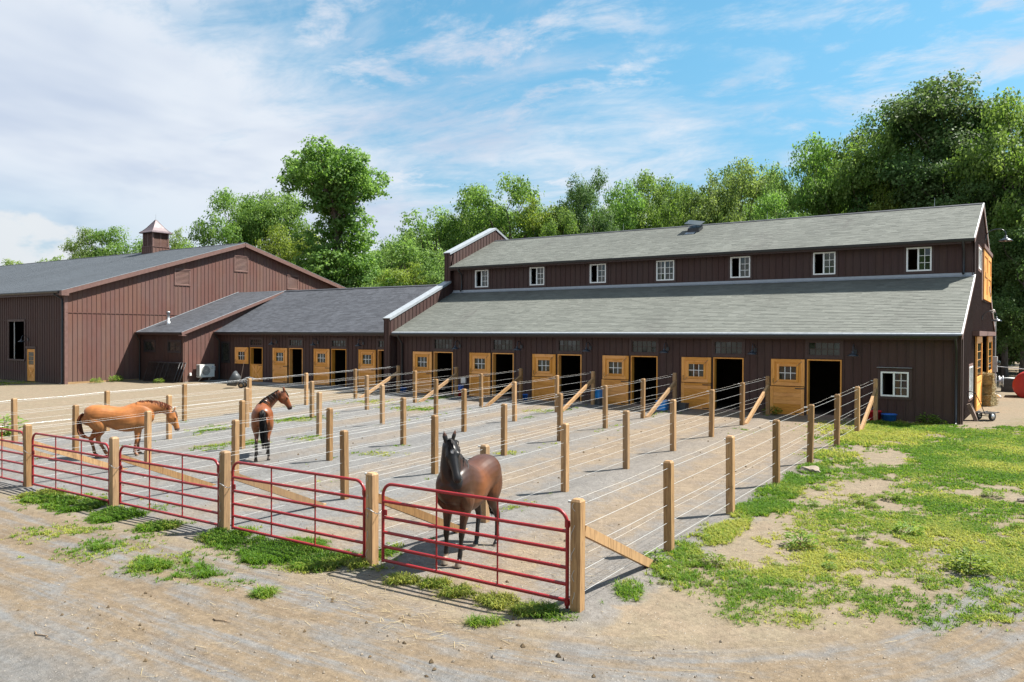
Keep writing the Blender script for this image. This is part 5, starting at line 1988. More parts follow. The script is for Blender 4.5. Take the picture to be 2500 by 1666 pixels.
    rm.voxel_size = 0.0115
    sm = tmp.modifiers.new('s', 'SMOOTH')
    sm.factor = 0.5
    sm.iterations = 9
    dg = bpy.context.evaluated_depsgraph_get()
    body = bpy.data.meshes.new_from_object(tmp.evaluated_get(dg))
    bpy.data.objects.remove(tmp)
    body.name = 'body'
    n = len(body.vertices)
    co = np.zeros(n * 3, np.float32)
    body.vertices.foreach_get('co', co)
    co = co.reshape(-1, 3)
    rel = co - np.array(poll)
    ax = rel @ np.array(hd) / hl                     # 0 poll .. 1 muzzle
    off = np.linalg.norm(rel - np.outer(ax * hl, np.array(hd)), axis=1)
    ishead = (ax > -0.1) & (ax < 1.15) & (off < 0.26) & (co[:, 2] > 0.6) & (co[:, 0] > 0.5)
    nd = np.min(np.stack([np.linalg.norm(co - np.array(p), axis=1) / r for p, r in zip(nk, nh)]), 0)
    fwd = rel @ np.array(hup)
    side = rel @ np.array(hs)
    C = coat(co, ishead, ax, nd, hoof, fwd, side)
    at = body.color_attributes.new('coat', 'FLOAT_COLOR', 'POINT')
    at.data.foreach_set('color', np.concatenate([C, np.ones((n, 1))], 1).astype(np.float32).ravel())
    body.materials.clear()
    body.materials.append(M['coat'])
    body.polygons.foreach_set('use_smooth', np.ones(len(body.polygons), bool))
    ob = bpy.data.objects.new('body', body)
    link(ob, T, True)
    # eyes
    for s in (-1, 1):
        c = poll + hd * (0.37 * hl) + hs * (s * 0.088 * hw) + hup * 0.025
        MB().lathe([(0.0001, -0.021), (0.015, -0.015), (0.021, 0), (0.015, 0.015), (0.0001, 0.021)], c, 12).build('eye', M['eye'], T, True)
        c = poll + hd * (0.955 * hl) + hs * (s * 0.043 * hw) + hup * 0.010
        MB().lathe([(0.0001, -0.014), (0.011, -0.009), (0.014, 0), (0.011, 0.009), (0.0001, 0.014)], c, 10).build('nostril', M['eye'], T, True)
    # mane
    ms = pose.get('mane_side', 1)
    st = []
    nn = pose.get('mane_n', 340)
    ml = pose.get('mane_len', 0.26)
    for i in range(nn):
        f = i / (nn - 1)
        q = 0.6 + f * 6.9
        k = min(int(q), 7)
        t = q - k
        c = nk[k].lerp(nk[k + 1], t)
        u = ups[k].lerp(ups[k + 1], t)
        tg = (nk[k + 1] - nk[k]).normalized()
        u = (u - tg * u.dot(tg)).normalized()
        sv = u.cross(tg).normalized()
        h = nh[k] * (1 - t) + nh[k + 1] * t
        w = nw[k] * (1 - t) + nw[k + 1] * t
        s = ms if random.random() < 0.88 else -ms
        if pose.get('mane_up'):
            s = random.choice((-1, 1))
        jit = tg * random.uniform(-0.03, 0.03)
        ln = ml * random.uniform(0.6, 1.15)
        p0 = c + u * (h * 0.985) + jit
        pts = []
        for j in range(6):
            a = j / 5
            ang = a * ln / (0.5 * (h + w))
            d = u * (math.cos(min(ang, 1.35)) * (h + 0.012)) + sv * (s * math.sin(min(ang, 1.35)) * (w + 0.016))
            p = c + d + jit * (1 + a * 2) + Vector((random.uniform(-.006, .006), random.uniform(-.006, .006), -0.05 * a * a))
            pts.append(p)
        st.append(pts)
    # forelock
    for i in range(pose.get('fore_n', 26)):
        p0 = poll + hup * 0.068 + hs * random.uniform(-0.035, 0.035)
        ln = random.uniform(0.12, 0.24)
        dr = hs * random.uniform(-0.35, 0.35)
        st.append([p0 + hd * (ln * a) + dr * (ln * a) + hup * (0.018 + 0.012 * math.sin(a * 3)) for a in (0, .25, .5, .75, 1)])
    mm = MB()
    ribbons(mm, st, 0.026, 0.007)
    mm.build('mane', M[hair], T, True, fix=False)
    # tail
    tp = bez(pose['tail'], 14)
    st = []
    for i in range(pose.get('tail_n', 170)):
        a = random.uniform(0, 6.28)
        r = random.random() ** 0.5
        e0 = random.uniform(0.62, 1.0)
        pts = []
        for j in range(12):
            f = j / 11 * e0
            k = min(int(f * 14), 13)
            c = tp[k].lerp(tp[k + 1], f * 14 - k)
            wd = pose.get('tail_w', 0.07) * (0.55 + 0.75 * math.sin(min(f * 1.25, 1) * math.pi * 0.62)) * (1 - 0.35 * max(0, f - 0.7) / 0.3)
            pts.append(c + Vector((math.cos(a) * r * wd * 0.7 + random.uniform(-.004, .004), math.sin(a) * r * wd + random.uniform(-.004, .004), random.uniform(-.01, .01))))
        st.append(pts)
    tm = MB()
    ribbons(tm, st, 0.022, 0.008)
    core = [tp[i] for i in range(0, 11)]
    tm.tube(core, [0.045, 0.05, 0.05, 0.05, 0.045, 0.04, 0.035, 0.03, 0.025, 0.02, 0.012], 8)
    tm.build('tail', M[hair], T, True, fix=False)
    return T


def sm(x, a, b):
    t = np.clip((x - a) / (b - a), 0, 1)
    return (t * t * (3 - 2 * t))[:, None]


def V3(*c):
    return np.array(c)[None, :]


def coat_dark(co, head, ax, nd, hoof, fwd, side):
    x, y, z = co.T
    base = V3(0.0620, 0.0230, 0.0110)
    red = V3(0.1700, 0.0560, 0.0170)
    blk = V3(0.0068, 0.0062, 0.0062)
    # russet over barrel and shoulder, darker over croup and neck
    k = np.exp(-((x - 0.18) / 0.42) ** 2) * np.exp(-((z - 1.12) / 0.32) ** 2)
    c = base * (1 - k[:, None]) + red * k[:, None]
    k2 = np.exp(-((x + 0.3) / 0.25) ** 2) * np.exp(-((z - 0.98) / 0.14) ** 2)[..., ]
    c = c * (1 - 0.5 * k2[:, None]) + red * 0.8 * 0.5 * k2[:, None] + 0 * c
    c = c * sm(z, 0.45, 0.85) + blk * (1 - sm(z, 0.45, 0.85))
    n_ = sm(1.35 - nd, 0, 0.5)
    c = c * (1 - 0.6 * n_) + V3(0.0124, 0.0074, 0.0062) * 0.6 * n_
    hc = V3(0.0105, 0.0081, 0.0074) * np.ones_like(c)
    c = np.where(head[:, None], hc, c)
    star = head & (fwd > 0.03) & (np.hypot((ax - 0.30) * 0.62, side * 1.6) < 0.034)
    c = np.where(star[:, None], V3(0.3410, 0.3224, 0.3100), c)
    # pale pastern of one forefoot, dusty hooves
    hx, hy = hoof[0]
    d = np.hypot(x - hx, y - hy)
    c = np.where(((z < 0.165) & (d < 0.16))[:, None], V3(0.3224, 0.2480, 0.1860), c)
    anyh = np.min(np.stack([np.hypot(x - a, y - b) for a, b in hoof]), 0)
    c = np.where(((z < 0.075) & (anyh < 0.16))[:, None], V3(0.2232, 0.1798, 0.1364), c)
    return c


def coat_chestnut(co, head, ax, nd, hoof, fwd, side):
    x, y, z = co.T
    c = V3(0.3400, 0.1220, 0.0310) * np.ones((len(x), 1))
    k = np.exp(-((z - 0.92) / 0.14) ** 2)[:, None]
    c = c * (1 - 0.35 * k) + V3(0.3720, 0.1860, 0.0682) * 0.35 * k
    c = c * sm(z, 0.25, 0.7) + V3(0.1674, 0.0620, 0.0217) * (1 - sm(z, 0.25, 0.7))
    n_ = sm(1.2 - nd, 0, 0.5)
    c = c * (1 - 0.3 * n_) + V3(0.2232, 0.0682, 0.0186) * 0.3 * n_
    hk = (head & (ax > 0.88))[:, None]
    c = np.where(hk, V3(0.1240, 0.0558, 0.0372), c)
    anyh = np.min(np.stack([np.hypot(x - a, y - b) for a, b in hoof]), 0)
    c = np.where(((z < 0.075) & (anyh < 0.16))[:, None], V3(0.1860, 0.1488, 0.1116), c)
    return c


def coat_bay(co, head, ax, nd, hoof, fwd, side):
    x, y, z = co.T
    c = V3(0.1860, 0.0546, 0.0161) * np.ones((len(x), 1))
    k = np.exp(-((z - 0.95) / 0.2) ** 2)[:, None] * sm(-x, 0.1, 0.6)
    c = c * (1 - 0.4 * k) + V3(0.2480, 0.0930, 0.0310) * 0.4 * k
    c = c * sm(z, 0.50, 0.80) + V3(0.0112, 0.0087, 0.0074) * (1 - sm(z, 0.50, 0.80))
    hk = sm(ax, 0.72, 0.98) * head[:, None]
    c = c * (1 - hk) + V3(0.0155, 0.0112, 0.0099) * hk
    hk2 = sm(0.25 - ax, 0.0, 0.3) * head[:, None]
    c = c * (1 - 0.5 * hk2) + V3(0.0372, 0.0155, 0.0093) * 0.5 * hk2
    hx, hy = hoof[3]
    d = np.hypot(x - hx, y - hy)
    c = np.where(((z < 0.15) & (d < 0.16))[:, None], V3(0.3100, 0.2604, 0.2232), c)
    anyh = np.min(np.stack([np.hypot(x - a, y - b) for a, b in hoof]), 0)
    c = np.where(((z < 0.07) & (anyh < 0.16))[:, None], V3(0.0744, 0.0620, 0.0527), c)
    return c


# dark horse at the nearest gate, looking at the camera
horse('dark bay horse with a white star standing behind the nearest red gate', (-8.02, 10.57, gzf(-8.02, 10.57) - 0.02), math.atan2(-0.965, 0.20), 1.05,
      dict(len=0.97, neck_w=1.2, head_w=1.05, chest=0.05, belly=0.04, neck=[(0.48, 0, 1.30), (0.62, -0.01, 1.52), (0.70, 0.0, 1.74), (0.74, 0.02, 1.90)], neck_up=[(-0.75, 0, 1), (-1, 0, 0.25)],
           poll=(0.77, 0.03, 1.925), muzzle=(0.97, 0.27, 1.37), head_up=(0.8, 0.35, 0.5), ear=(-0.12, 0, 1),
           front=[(-1, 0.05, 0.0), (1, 0.10, -0.05)], hind=[(-1, 0.12, 0.02), (1, 0.0, 0.04)],
           tail=[(-0.80, 0, 1.38), (-0.90, 0.0, 1.28), (-0.90, 0.02, 0.95), (-0.86, 0.03, 0.62), (-0.86, 0.04, 0.46)], mane_side=-1, mane_len=0.30),
      coat_dark, 'hair_black')
# chestnut with lowered head
horse('chestnut horse with lowered head standing side on at left', (-22.61, 12.83, gzf(-22.61, 12.83) - 0.02), math.atan2(0.84, 0.54), 1.0,
      dict(len=1.12, belly=0.06, neck=[(0.55, 0, 1.30), (0.86, 0, 1.40), (1.14, 0, 1.40), (1.36, 0, 1.30)], neck_up=[(-0.35, 0, 1), (0.15, 0, 1)],
           poll=(1.43, 0, 1.28), muzzle=(1.60, -0.02, 0.72), head_up=(1, 0, 0.4), ear=(0.25, 0, 1),
           front=[(-1, -0.12, 0.0), (1, -0.04, 0.0)], hind=[(-1, 0.42, 0.0), (1, 0.10, 0.0)],
           tail=[(-0.92, 0, 1.30), (-1.02, -0.02, 1.18), (-1.02, -0.08, 0.92), (-0.94, -0.18, 0.70), (-0.68, -0.27, 0.62), (-0.40, -0.26, 0.80)], tail_w=0.085,
           mane_side=-1, mane_len=0.13, mane_n=260),
      coat_chestnut, 'hair_chest')
# bay seen from behind
horse('bay horse with black tail seen from behind, head turned right', (-18.74, 14.86, gzf(-18.74, 14.86) - 0.02), R(142), 1.0,
      dict(len=0.98, neck=[(0.48, 0, 1.30), (0.61, -0.15, 1.50), (0.66, -0.36, 1.68), (0.67, -0.54, 1.80)], neck_up=[(-0.8, 0, 1), (-0.6, 0.45, 0.9)],
           poll=(0.67, -0.58, 1.83), muzzle=(0.70, -0.83, 1.33), head_up=(0.10, -0.9, 0.45), ear=(0, 0.15, 1),
           front=[(-1, 0.0, 0.0), (1, 0.05, 0.0)], hind=[(1, -0.05, 0.03), (-1, 0.02, -0.02)],
           tail=[(-0.80, 0, 1.42), (-0.90, 0, 1.34), (-0.92, -0.02, 1.0), (-0.90, -0.04, 0.65), (-0.88, -0.05, 0.36)], tail_w=0.085, tail_n=220,
           mane_side=1, mane_len=0.30),
      coat_bay, 'hair_black')

# ------------------------------------------------------------------ trees
def leaf_cloud(lobes, rg, dens=1.15, per=22, clump=0.45, leaf=0.2, inner=0.25):
    """leaf-sized diamonds gathered in clumps over the shells of several lobes"""
    C, D, TI = [], [], []
    for (c, r) in lobes:
        r = np.array(r)
        area = 4 * math.pi * ((r[0] * r[1]) ** 1.6 / 3 + (r[0] * r[2]) ** 1.6 / 3 + (r[1] * r[2]) ** 1.6 / 3) ** (1 / 1.6)
        n = max(6, int(area * dens))
        d = rg.normal(size=(n, 3))
        d /= np.linalg.norm(d, axis=1)[:, None]
        keep = d[:, 2] > -0.55 - 0.3 * rg.random(n)
        d = d[keep]
        n = len(d)
        s = np.where(rg.random(n) < inner, rg.uniform(0.35, 0.8, n), rg.uniform(0.84, 1.10, n))
        C.append(np.array(c) + d * r * s[:, None])
        D.append(d)
        TI.append(rg.random(n))
    C = np.concatenate(C)
    D = np.concatenate(D)
    TI = np.concatenate(TI)
    k = rg.poisson(per, len(C))
    idx = np.repeat(np.arange(len(C)), k)
    n = len(idx)
    off = np.clip(rg.normal(size=(n, 3)), -1.7, 1.7) * clump * np.array([1, 1, 0.62]) * rg.uniform(0.6, 1.25, len(C))[idx][:, None]
    P = C[idx] + off
    nrm = D[idx] * 0.55 + off / clump * 0.35 + rg.normal(size=(n, 3)) * 0.55 + np.array([0, 0, 0.45])
    nrm /= np.linalg.norm(nrm, axis=1)[:, None]
    a = rg.normal(size=(n, 3))
    a -= nrm * np.sum(a * nrm, 1)[:, None]
    a /= np.linalg.norm(a, axis=1)[:, None]
    b = np.cross(nrm, a)
    L = leaf * rg.uniform(0.55, 1.35, n)[:, None]
    W = L * rg.uniform(0.5, 0.85, n)[:, None]
    drop = np.array([0, 0, -0.18]) * L
    V = np.stack([P - a * L, P - b * W, P + a * L + drop, P + b * W], 1).reshape(-1, 3)
    F = np.arange(n * 4).reshape(-1, 4)
    tint = np.clip(0.6 * TI[idx] + 0.4 * rg.random(n), 0, 1)
    return V, F, np.repeat(tint, 4)


def limb(mb, a, b, r0, r1, rg, n=6, wob=0.06):
    a, b = Vector(a), Vector(b)
    ln = (b - a).length
    pts = []
    for i in range(n + 1):
        t = i / n
        p = a.lerp(b, t)
        if 0 < i < n:
            p += Vector(rg.normal(size=3)) * ln * wob
        p.z += ln * 0.08 * math.sin(t * math.pi)
        pts.append(p)
    mb.tube(pts, [r0 + (r1 - r0) * (i / n) ** 0.8 for i in range(n + 1)], 7)
    return pts


TREES = {}


def tree_kind(key, seed, H, W, z0, nl, mat, **kw):
    """W crown radius, z0 where crown starts (fraction)"""
    rg = np.random.default_rng(seed)
    lobes = []
    zc = H * (1 + z0) / 2
    hz = H * (1 - z0) / 2
    for i in range(nl):
        for _ in range(40):
            d = rg.normal(size=3)
            d /= (np.abs(d) ** 3).sum() ** (1 / 3)
            q = rg.uniform(0.42, 0.80)
            p = np.array([d[0] * W * q, d[1] * W * q, zc + d[2] * hz * q])
            if all(np.linalg.norm((p - l[0]) / np.array([1, 1, 1.1])) > W * 0.30 for l in lobes):
                break
        r = W * rg.uniform(0.22, 0.40)
        r *= 1.0 - 0.25 * max(0, (p[2] - zc) / hz)
        lobes.append((p, (r, r, r * rg.uniform(0.72, 0.95))))
    V, F, ti = leaf_cloud(lobes, rg, **kw)
    crown = mesh_np('crown', V, F, M[mat], attrs={'tint': ('POINT', ti)})
    mb = MB()
    top = (rg.normal() * 0.3, rg.normal() * 0.3, H * (z0 + (1 - z0) * 0.55))
    tr = limb(mb, (0, 0, -0.3), top, 0.018 * H + 0.04, 0.05, rg, 8, 0.015)
    for p, r in lobes:
        k = min(7, max(2, int(8 * (p[2] * 0.62) / top[2])))
        limb(mb, tr[k], p, 0.09, 0.02, rg, 5, 0.05)
    trunk = mb.mesh('trunk', M['bark'])
    TREES[key] = (trunk, crown, H, W)


tree_kind('a', 1, 15, 4.6, 0.20, 24, 'leaf', dens=1.75, per=32, clump=0.38, leaf=0.108)
tree_kind('b', 2, 16, 5.2, 0.16, 26, 'leaf', dens=1.5, per=38, clump=0.44, leaf=0.115)
tree_kind('c', 3, 14, 4.0, 0.12, 24, 'leaf_pale', dens=2.1, per=22, clump=0.30, leaf=0.11)
tree_kind('d', 4, 15, 4.4, 0.14, 22, 'leaf_lime', dens=1.8, per=28, clump=0.36, leaf=0.105)
tree_kind('e', 5, 21, 5.2, 0.12, 32, 'leaf_dark', dens=1.3, per=52, clump=0.48, leaf=0.118)
tree_kind('f', 6, 20, 4.8, 0.12, 30, 'leaf_dark', dens=1.35, per=50, clump=0.46, leaf=0.115)
tree_kind('g', 8, 6, 3.0, 0.02, 12, 'leaf', dens=2.4, per=20, clump=0.28, leaf=0.11)


def px_at(u, depth):
    """ground position seen at picture column u (of 2353) and optical depth"""
    s = (u - 1176.5) / 1832.3
    v = CAM_FW.normalized() * depth + CAM_RT.normalized() * (s * depth)
    return v.x, v.y


def place_tree(key, u, topv, depth, wpx, label, mat=None, name='tree', group=None, rot=None):
    trunk, crown, H, W = TREES[key]
    x, y = px_at(u, depth)
    h = (3.05 + (764 - topv) / 1832.3 * depth) * (1.09 if u > 1000 else 1.05)
    w = wpx / 1832.3 * depth / 2
    T = thing(name, label, 'tree', (x, y, -0.1 + max(0, y - 60) * 0.01), 0, group)
    rz = random.uniform(0, 6.28) if rot is None else rot
    for nm, me in (('trunk', trunk), ('crown', crown)):
        o = bpy.data.objects.new(nm, me)
        o.rotation_euler = (0, 0, rz)
        o.scale = (w / W, w / W, h / H)
        COL.objects.link(o)
        o.parent = T
        if nm == 'crown' and mat:
            o.material_slots[0].link = 'OBJECT'
            o.material_slots[0].material = M[mat]
    return T


# the tall oak standing free above the arena roof
def hero_oak():
    depth = 70.0
    k = depth / 1832.3
    u0 = 768
    x, y = px_at(u0, depth)
    T = thing('oak_tree', 'tall oak with broad umbrella top rising above the arena roof', 'tree', (x, y, 0))
    rg = np.random.default_rng(21)
    right = np.array([0.827, 0.562, 0])
    fwd = np.array([-0.562, 0.827, 0])
    L2 = [(700, 372, 40), (672, 400, 24), (742, 352, 30), (775, 362, 34), (812, 380, 36), (845, 405, 32), (862, 432, 20), (735, 395, 40), (785, 405, 44), (690, 425, 30), (745, 435, 34),
          (815, 435, 36), (775, 470, 32), (735, 478, 24), (812, 478, 24), (752, 520, 28), (795, 520, 30), (828, 510, 24), (735, 560, 36), (785, 565, 40), (832, 548, 28), (760, 610, 44), (820, 600, 36), (715, 600, 26), (745, 660, 44), (800, 655, 44), (850, 640, 34), (780, 705, 46)]
    lobes = []
    for u, v, r in L2:
        lat = (u - u0) * k
        z = 3.05 + (764 - v) * k
        rr = r * k
        dp = rg.uniform(-1, 1) * (2.2 if v < 480 else 1.4)
        c = right * lat + fwd * dp + np.array([0, 0, z])
        lobes.append((c, (rr, rr * 1.25, rr * 0.8)))
        if rg.random() < 0.6:
            c2 = right * (lat * 0.75) + fwd * (-dp * 1.2 + rg.uniform(-.8, .8)) + np.array([0, 0, z - 0.2])
            lobes.append((c2, (rr * .9, rr, rr * 0.75)))
    V, F, ti = leaf_cloud(lobes, rg, dens=2.3, per=26, clump=0.30, leaf=0.13, inner=0.12)
    obj_np('crown', V, F, M['leaf'], T, True, attrs={'tint': ('POINT', ti)})
    mb = MB()
    top = right * 0.3 + np.array([0, 0, 3.05 + (764 - 440) * k])
    tr = limb(mb, (0, 0, -0.3), top, 0.42, 0.14, rg, 10, 0.012)
    for c, r in lobes[::2]:
        j = min(9, max(3, int(10 * c[2] * 0.74 / top[2])))
        limb(mb, tr[j], c, 0.14, 0.03, rg, 5, 0.05)
    mb.build('trunk', M['bark'], T, True, fix=False)


hero_oak()

TL = [
    ('c', 40, 588, 118, 130, 'low tree at the far left edge beyond the arena roof', None),
    ('c', 118, 578, 112, 110, 'small far tree behind the arena, left of the two round ones', None),
    ('a', 200, 517, 92, 100, 'round green tree left of the pointed one behind the arena roof', 'leaf_pale'),
    ('a', 268, 514, 92, 130, 'pointed green tree just left of the cupola', None),
    ('c', 398, 512, 96, 90, 'small thin tree just right of the cupola', None),
    ('d', 446, 540, 92, 110, 'bright yellow-green small tree behind the arena ridge', None),
    ('b', 540, 428, 84, 150, 'large green tree left of the tall oak, highest of its clump', None),
    ('b', 618, 428, 86, 160, 'large green tree close beside the tall oak on its left', None),
    ('d', 662, 500, 76, 150, 'yellow-green tree below and left of the tall oak', None),
    ('a', 705, 585, 72, 110, 'green tree at the arena gable peak', None),
    ('c', 850, 600, 70, 140, 'pale bushy tree right under the tall oak', None),
    ('c', 918, 520, 76, 150, 'pale feathery tree right of the tall oak', None),
    ('c', 995, 455, 80, 170, 'pale airy tree above the ridge of the low wing', None),
    ('d', 940, 590, 68, 140, 'yellow-green tree above the low wing roof', None),
    ('c', 1030, 570, 66, 130, 'pale tree immediately left of the parapet', None),
    ('a', 1095, 428, 80, 150, 'green tree above the parapet peak', None),
    ('a', 1170, 408, 76, 180, 'broad green tree right above the parapet', None),
    ('d', 1240, 450, 74, 150, 'lime green tree right of the parapet top', None),
    ('f', 1345, 396, 74, 115, 'dark narrow-crowned tree over the barn ridge', 'leaf_dark'),
    ('a', 1293, 480, 70, 100, 'small green tree left of the dark narrow one', None),
    ('a', 1430, 420, 78, 125, 'green tree right of the dark narrow one', None),
    ('b', 1505, 402, 80, 150, 'rounded green tree left of the roof ventilator', None),
    ('a', 1575, 430, 74, 110, 'green tree just left of the pale group above the ventilator', None),
    ('c', 1650, 392, 72, 130, 'pale tree right above the roof ventilator', None),
    ('d', 1712, 353, 74, 170, 'tall yellow-green tree right of the roof ventilator', 'leaf_pale'),
    ('d', 1800, 368, 68, 120, 'lime tree with an upright twig between two taller trees', 'leaf_pale'),
    ('b', 1890, 322, 66, 160, 'tall green tree left of the highest round one', None),
    ('b', 1965, 305, 64, 200, 'broad round green tree at the foot of the big dark oaks', None),
    ('d', 2055, 410, 60, 140, 'bright green tree in front of the big dark oaks', None),
    ('a', 1780, 440, 63, 150, 'lower green tree above the fifth clerestory window', None),
    ('e', 2110, 205, 62, 250, 'big dark oak, left of the pair at right', 'leaf_dark'),
    ('e', 2225, 182, 60, 290, 'big dark oak, highest in the picture', 'leaf_dark'),
    ('f', 2180, 330, 57, 190, 'dark oak in the shade below the highest one', 'leaf_dark'),
    ('b', 2350, 212, 54, 240, 'tall green tree at the right edge of the picture', None),
    ('f', 2310, 400, 56, 170, 'dark tree just behind the barn gable peak', 'leaf_dark'),
    ('b', 2375, 520, 50, 200, 'shaded tree at the right edge behind the gable', 'leaf_dark'),
    ('f', 2290, 560, 62, 180, 'shaded tree low behind the gable lamp', 'leaf_dark'),
    ('f', 2440, 330, 56, 220, 'dark tree partly cut off at the right edge', 'leaf_dark'),
]
for key, u, tv, dp, wp_, lb, mt in TL:
    place_tree(key, u, tv, dp, wp_ * 1.22, lb, mt)
# second row closing the wood behind
rgt = random.Random(4)
BACK = 'tree in the closed second row of the wood behind the buildings'
for u in range(560, 2480, 62):
    base = 560 if u < 1050 else (485 if u < 1650 else 435)
    if u > 2000:
        base = 360
    place_tree(rgt.choice('abcda') if u < 2000 else 'f', u + rgt.uniform(-15, 15), base + rgt.uniform(-35, 30), rgt.uniform(88, 100) if u < 2000 else rgt.uniform(68, 76),
               rgt.uniform(120, 170), BACK, 'leaf_dark' if u > 2000 else None, group='second row of the wood')
UND = 'leafy undergrowth bush in the shade of the wood'
for u in list(range(2270, 2520, 40)):
    place_tree('g', u, rgt.uniform(650, 720), rgt.uniform(58, 66), rgt.uniform(130, 190), UND, 'leaf_dark', 'bush', 'undergrowth bushes in the wood')
for u in range(640, 2050, 90):
    place_tree('g', u, rgt.uniform(600, 640), rgt.uniform(66, 72), rgt.uniform(160, 220), UND, None, 'bush', 'undergrowth bushes in the wood')
# trees across the drive, seen only as reflections in the glass
for i, (x, y) in enumerate(((-38, -26), (-29, -31), (-20, -28), (-11, -33), (-1, -30), (9, -26), (18, -20))):
    trunk, crown, H, W = TREES['ab'[i % 2]]
    T = thing('tree', 'tree across the drive, reflected in the stable windows', 'tree', (x, y, -1.3), 0, 'trees across the drive')
    for nm, me in (('trunk', trunk), ('crown', crown)):
        o = bpy.data.objects.new(nm, me)
        o.rotation_euler = (0, 0, i)
        COL.objects.link(o)
        o.parent = T

# ------------------------------------------------------------------ grass, weeds, litter
def build_grass():
    """tufts: blades fanning out of shared roots, sparser and broader with distance"""
    rg = np.random.default_rng(3)
    xs, ys = [], []
    for (x0, x1, y0, y1, n) in ((-21, 1.5, 6.3, 11.0, 56000), (-5.6, 2, 11.0, 17.0, 52000), (-5.6, 3, 17.0, 31.8, 56000), (-31, -5.6, 11.0, 31.0, 60000), (-33, -21, 6, 11, 4000), (-62, -46, 21, 27.5, 9000), (3, 9, 10, 34, 8000)):
        xs.append(rg.uniform(x0, x1, n))
        ys.append(rg.uniform(y0, y1, n))
    x = np.concatenate(xs)
    y = np.concatenate(ys)
    c = cover(x, y)
    keep = (rg.random(len(x)) < c) & ~((y > 31.3) & (x < -2.6))
    x, y, c = x[keep], y[keep], c[keep]
    m = len(x)
    big = fbm(x / 0.9 + 50, y / 0.9, 3)
    lush = (((y < 9.9) & (x < -5.4) & (c > 0.6)) * 1.0 + ((x > -5.3) & (x < -4.4) & (y > 10)) * 0.6)
    sz = rg.uniform(0.5, 1.5, m) * (0.6 + 0.8 * np.clip(big - 0.2, 0, 1)) * (0.75 + 0.45 * c)
    nb = np.clip((rg.poisson(7, m) * sz + 2 + 7 * lush).astype(int), 3, 34)
    patch = fbm(x / 1.3 + 80, y / 1.3, 3)
    tt = np.clip(0.50 + (patch - 0.45) * 2.2 + rg.normal(0, 0.22, m) - 0.10 * lush, 0, 1)
    idx = np.repeat(np.arange(m), nb)
    n = len(idx)
    dist = np.hypot(x, y)[idx]
    a = rg.uniform(0, 6.283, n)
    r0 = rg.random(n) ** 0.7 * 0.035 * sz[idx] * np.clip(dist / 11, 1, 2)
    bx = x[idx] + np.cos(a) * r0
    by = y[idx] + np.sin(a) * r0
    z = gz(bx, by)
    h = (0.022 + 0.034 * sz[idx] + 0.055 * lush[idx]) * rg.uniform(0.5, 1.5, n)
    w = 0.0042 * rg.uniform(0.7, 1.5, n) * np.clip(dist / 10, 1, 2.8)
    lean = rg.uniform(0.4, 1.5, n)
    a = a + rg.normal(0, 0.5, n)
    dx, dy = np.cos(a), np.sin(a)
    base = np.stack([bx, by, z - 0.006], -1)
    side = np.stack([-dy * w, dx * w, np.zeros(n)], -1)
    d1 = np.stack([dx * lean * h * 0.38, dy * lean * h * 0.38, h * 0.62], -1)
    d2 = np.stack([dx * lean * h, dy * lean * h, h * (1.0 - 0.45 * lean)], -1)
    V = np.stack([base - side, base + side, base + d1 + side * 0.8, base + d1 - side * 0.8, base + d2 + side * 0.12, base + d2 - side * 0.12], 1).reshape(-1, 3)
    b = (np.arange(n) * 6)[:, None]
    F = np.concatenate([b + np.array([0, 1, 2, 3]), b + np.array([3, 2, 4, 5])])
    tint = np.clip(tt[idx] + rg.normal(0, 0.12, n), 0, 1)
    o = obj_np('grass', V, F, M['grass'], attrs={'tint': ('POINT', np.repeat(tint, 6))})
    tag(o, 'patches of short green grass and weeds over soil', 'grass', kind='stuff')
    print('GRASS', m, n)


build_grass()


def weed_mesh(seed, nl, hgt, spread, leaf):
    rg = np.random.default_rng(seed)
    V, T = [], []
    for i in range(nl):
        a = rg.uniform(0, 6.283)
        r = spread * rg.random() ** 0.6
        z = hgt * rg.random() ** 0.8 * (1 - 0.5 * (r / spread) ** 2) + 0.01
        p = np.array([math.cos(a) * r, math.sin(a) * r, z])
        d = np.array([math.cos(a + rg.normal() * .5), math.sin(a + rg.normal() * .5), rg.uniform(-0.1, 0.7)])
        d /= np.linalg.norm(d)
        s = np.cross(d, [0, 0, 1])
        s /= np.linalg.norm(s)
        L = leaf * rg.uniform(0.6, 1.4)
        W = L * 0.2
        V += [p, p + d * L * .5 + s * W, p + d * L + np.array([0, 0, -0.25 * L]), p + d * L * .5 - s * W]
        T += [rg.random()] * 4
    return mesh_np('foliage', np.array(V), np.arange(len(V)).reshape(-1, 4), M['weed'], attrs={'tint': ('POINT', T)})


WEEDS = [weed_mesh(i, 190, 0.20, 0.19, 0.075) for i in range(3)]
ST = MB().tube([(0, 0, -0.02), (0.01, 0, 0.10), (0, 0.01, 0.2)], [0.008, 0.006, 0.003], 5).mesh('stem', M['twig'])


def weed(label, x, y, s, k=0, group=None):
    T = thing('weed_plant', label, 'plant', (x, y, gzf(x, y)), random.uniform(0, 6), group, s)
    for nm, me in (('stem', ST), ('foliage', WEEDS[k])):
        o = bpy.data.objects.new(nm, me)
        COL.objects.link(o)
        o.parent = T


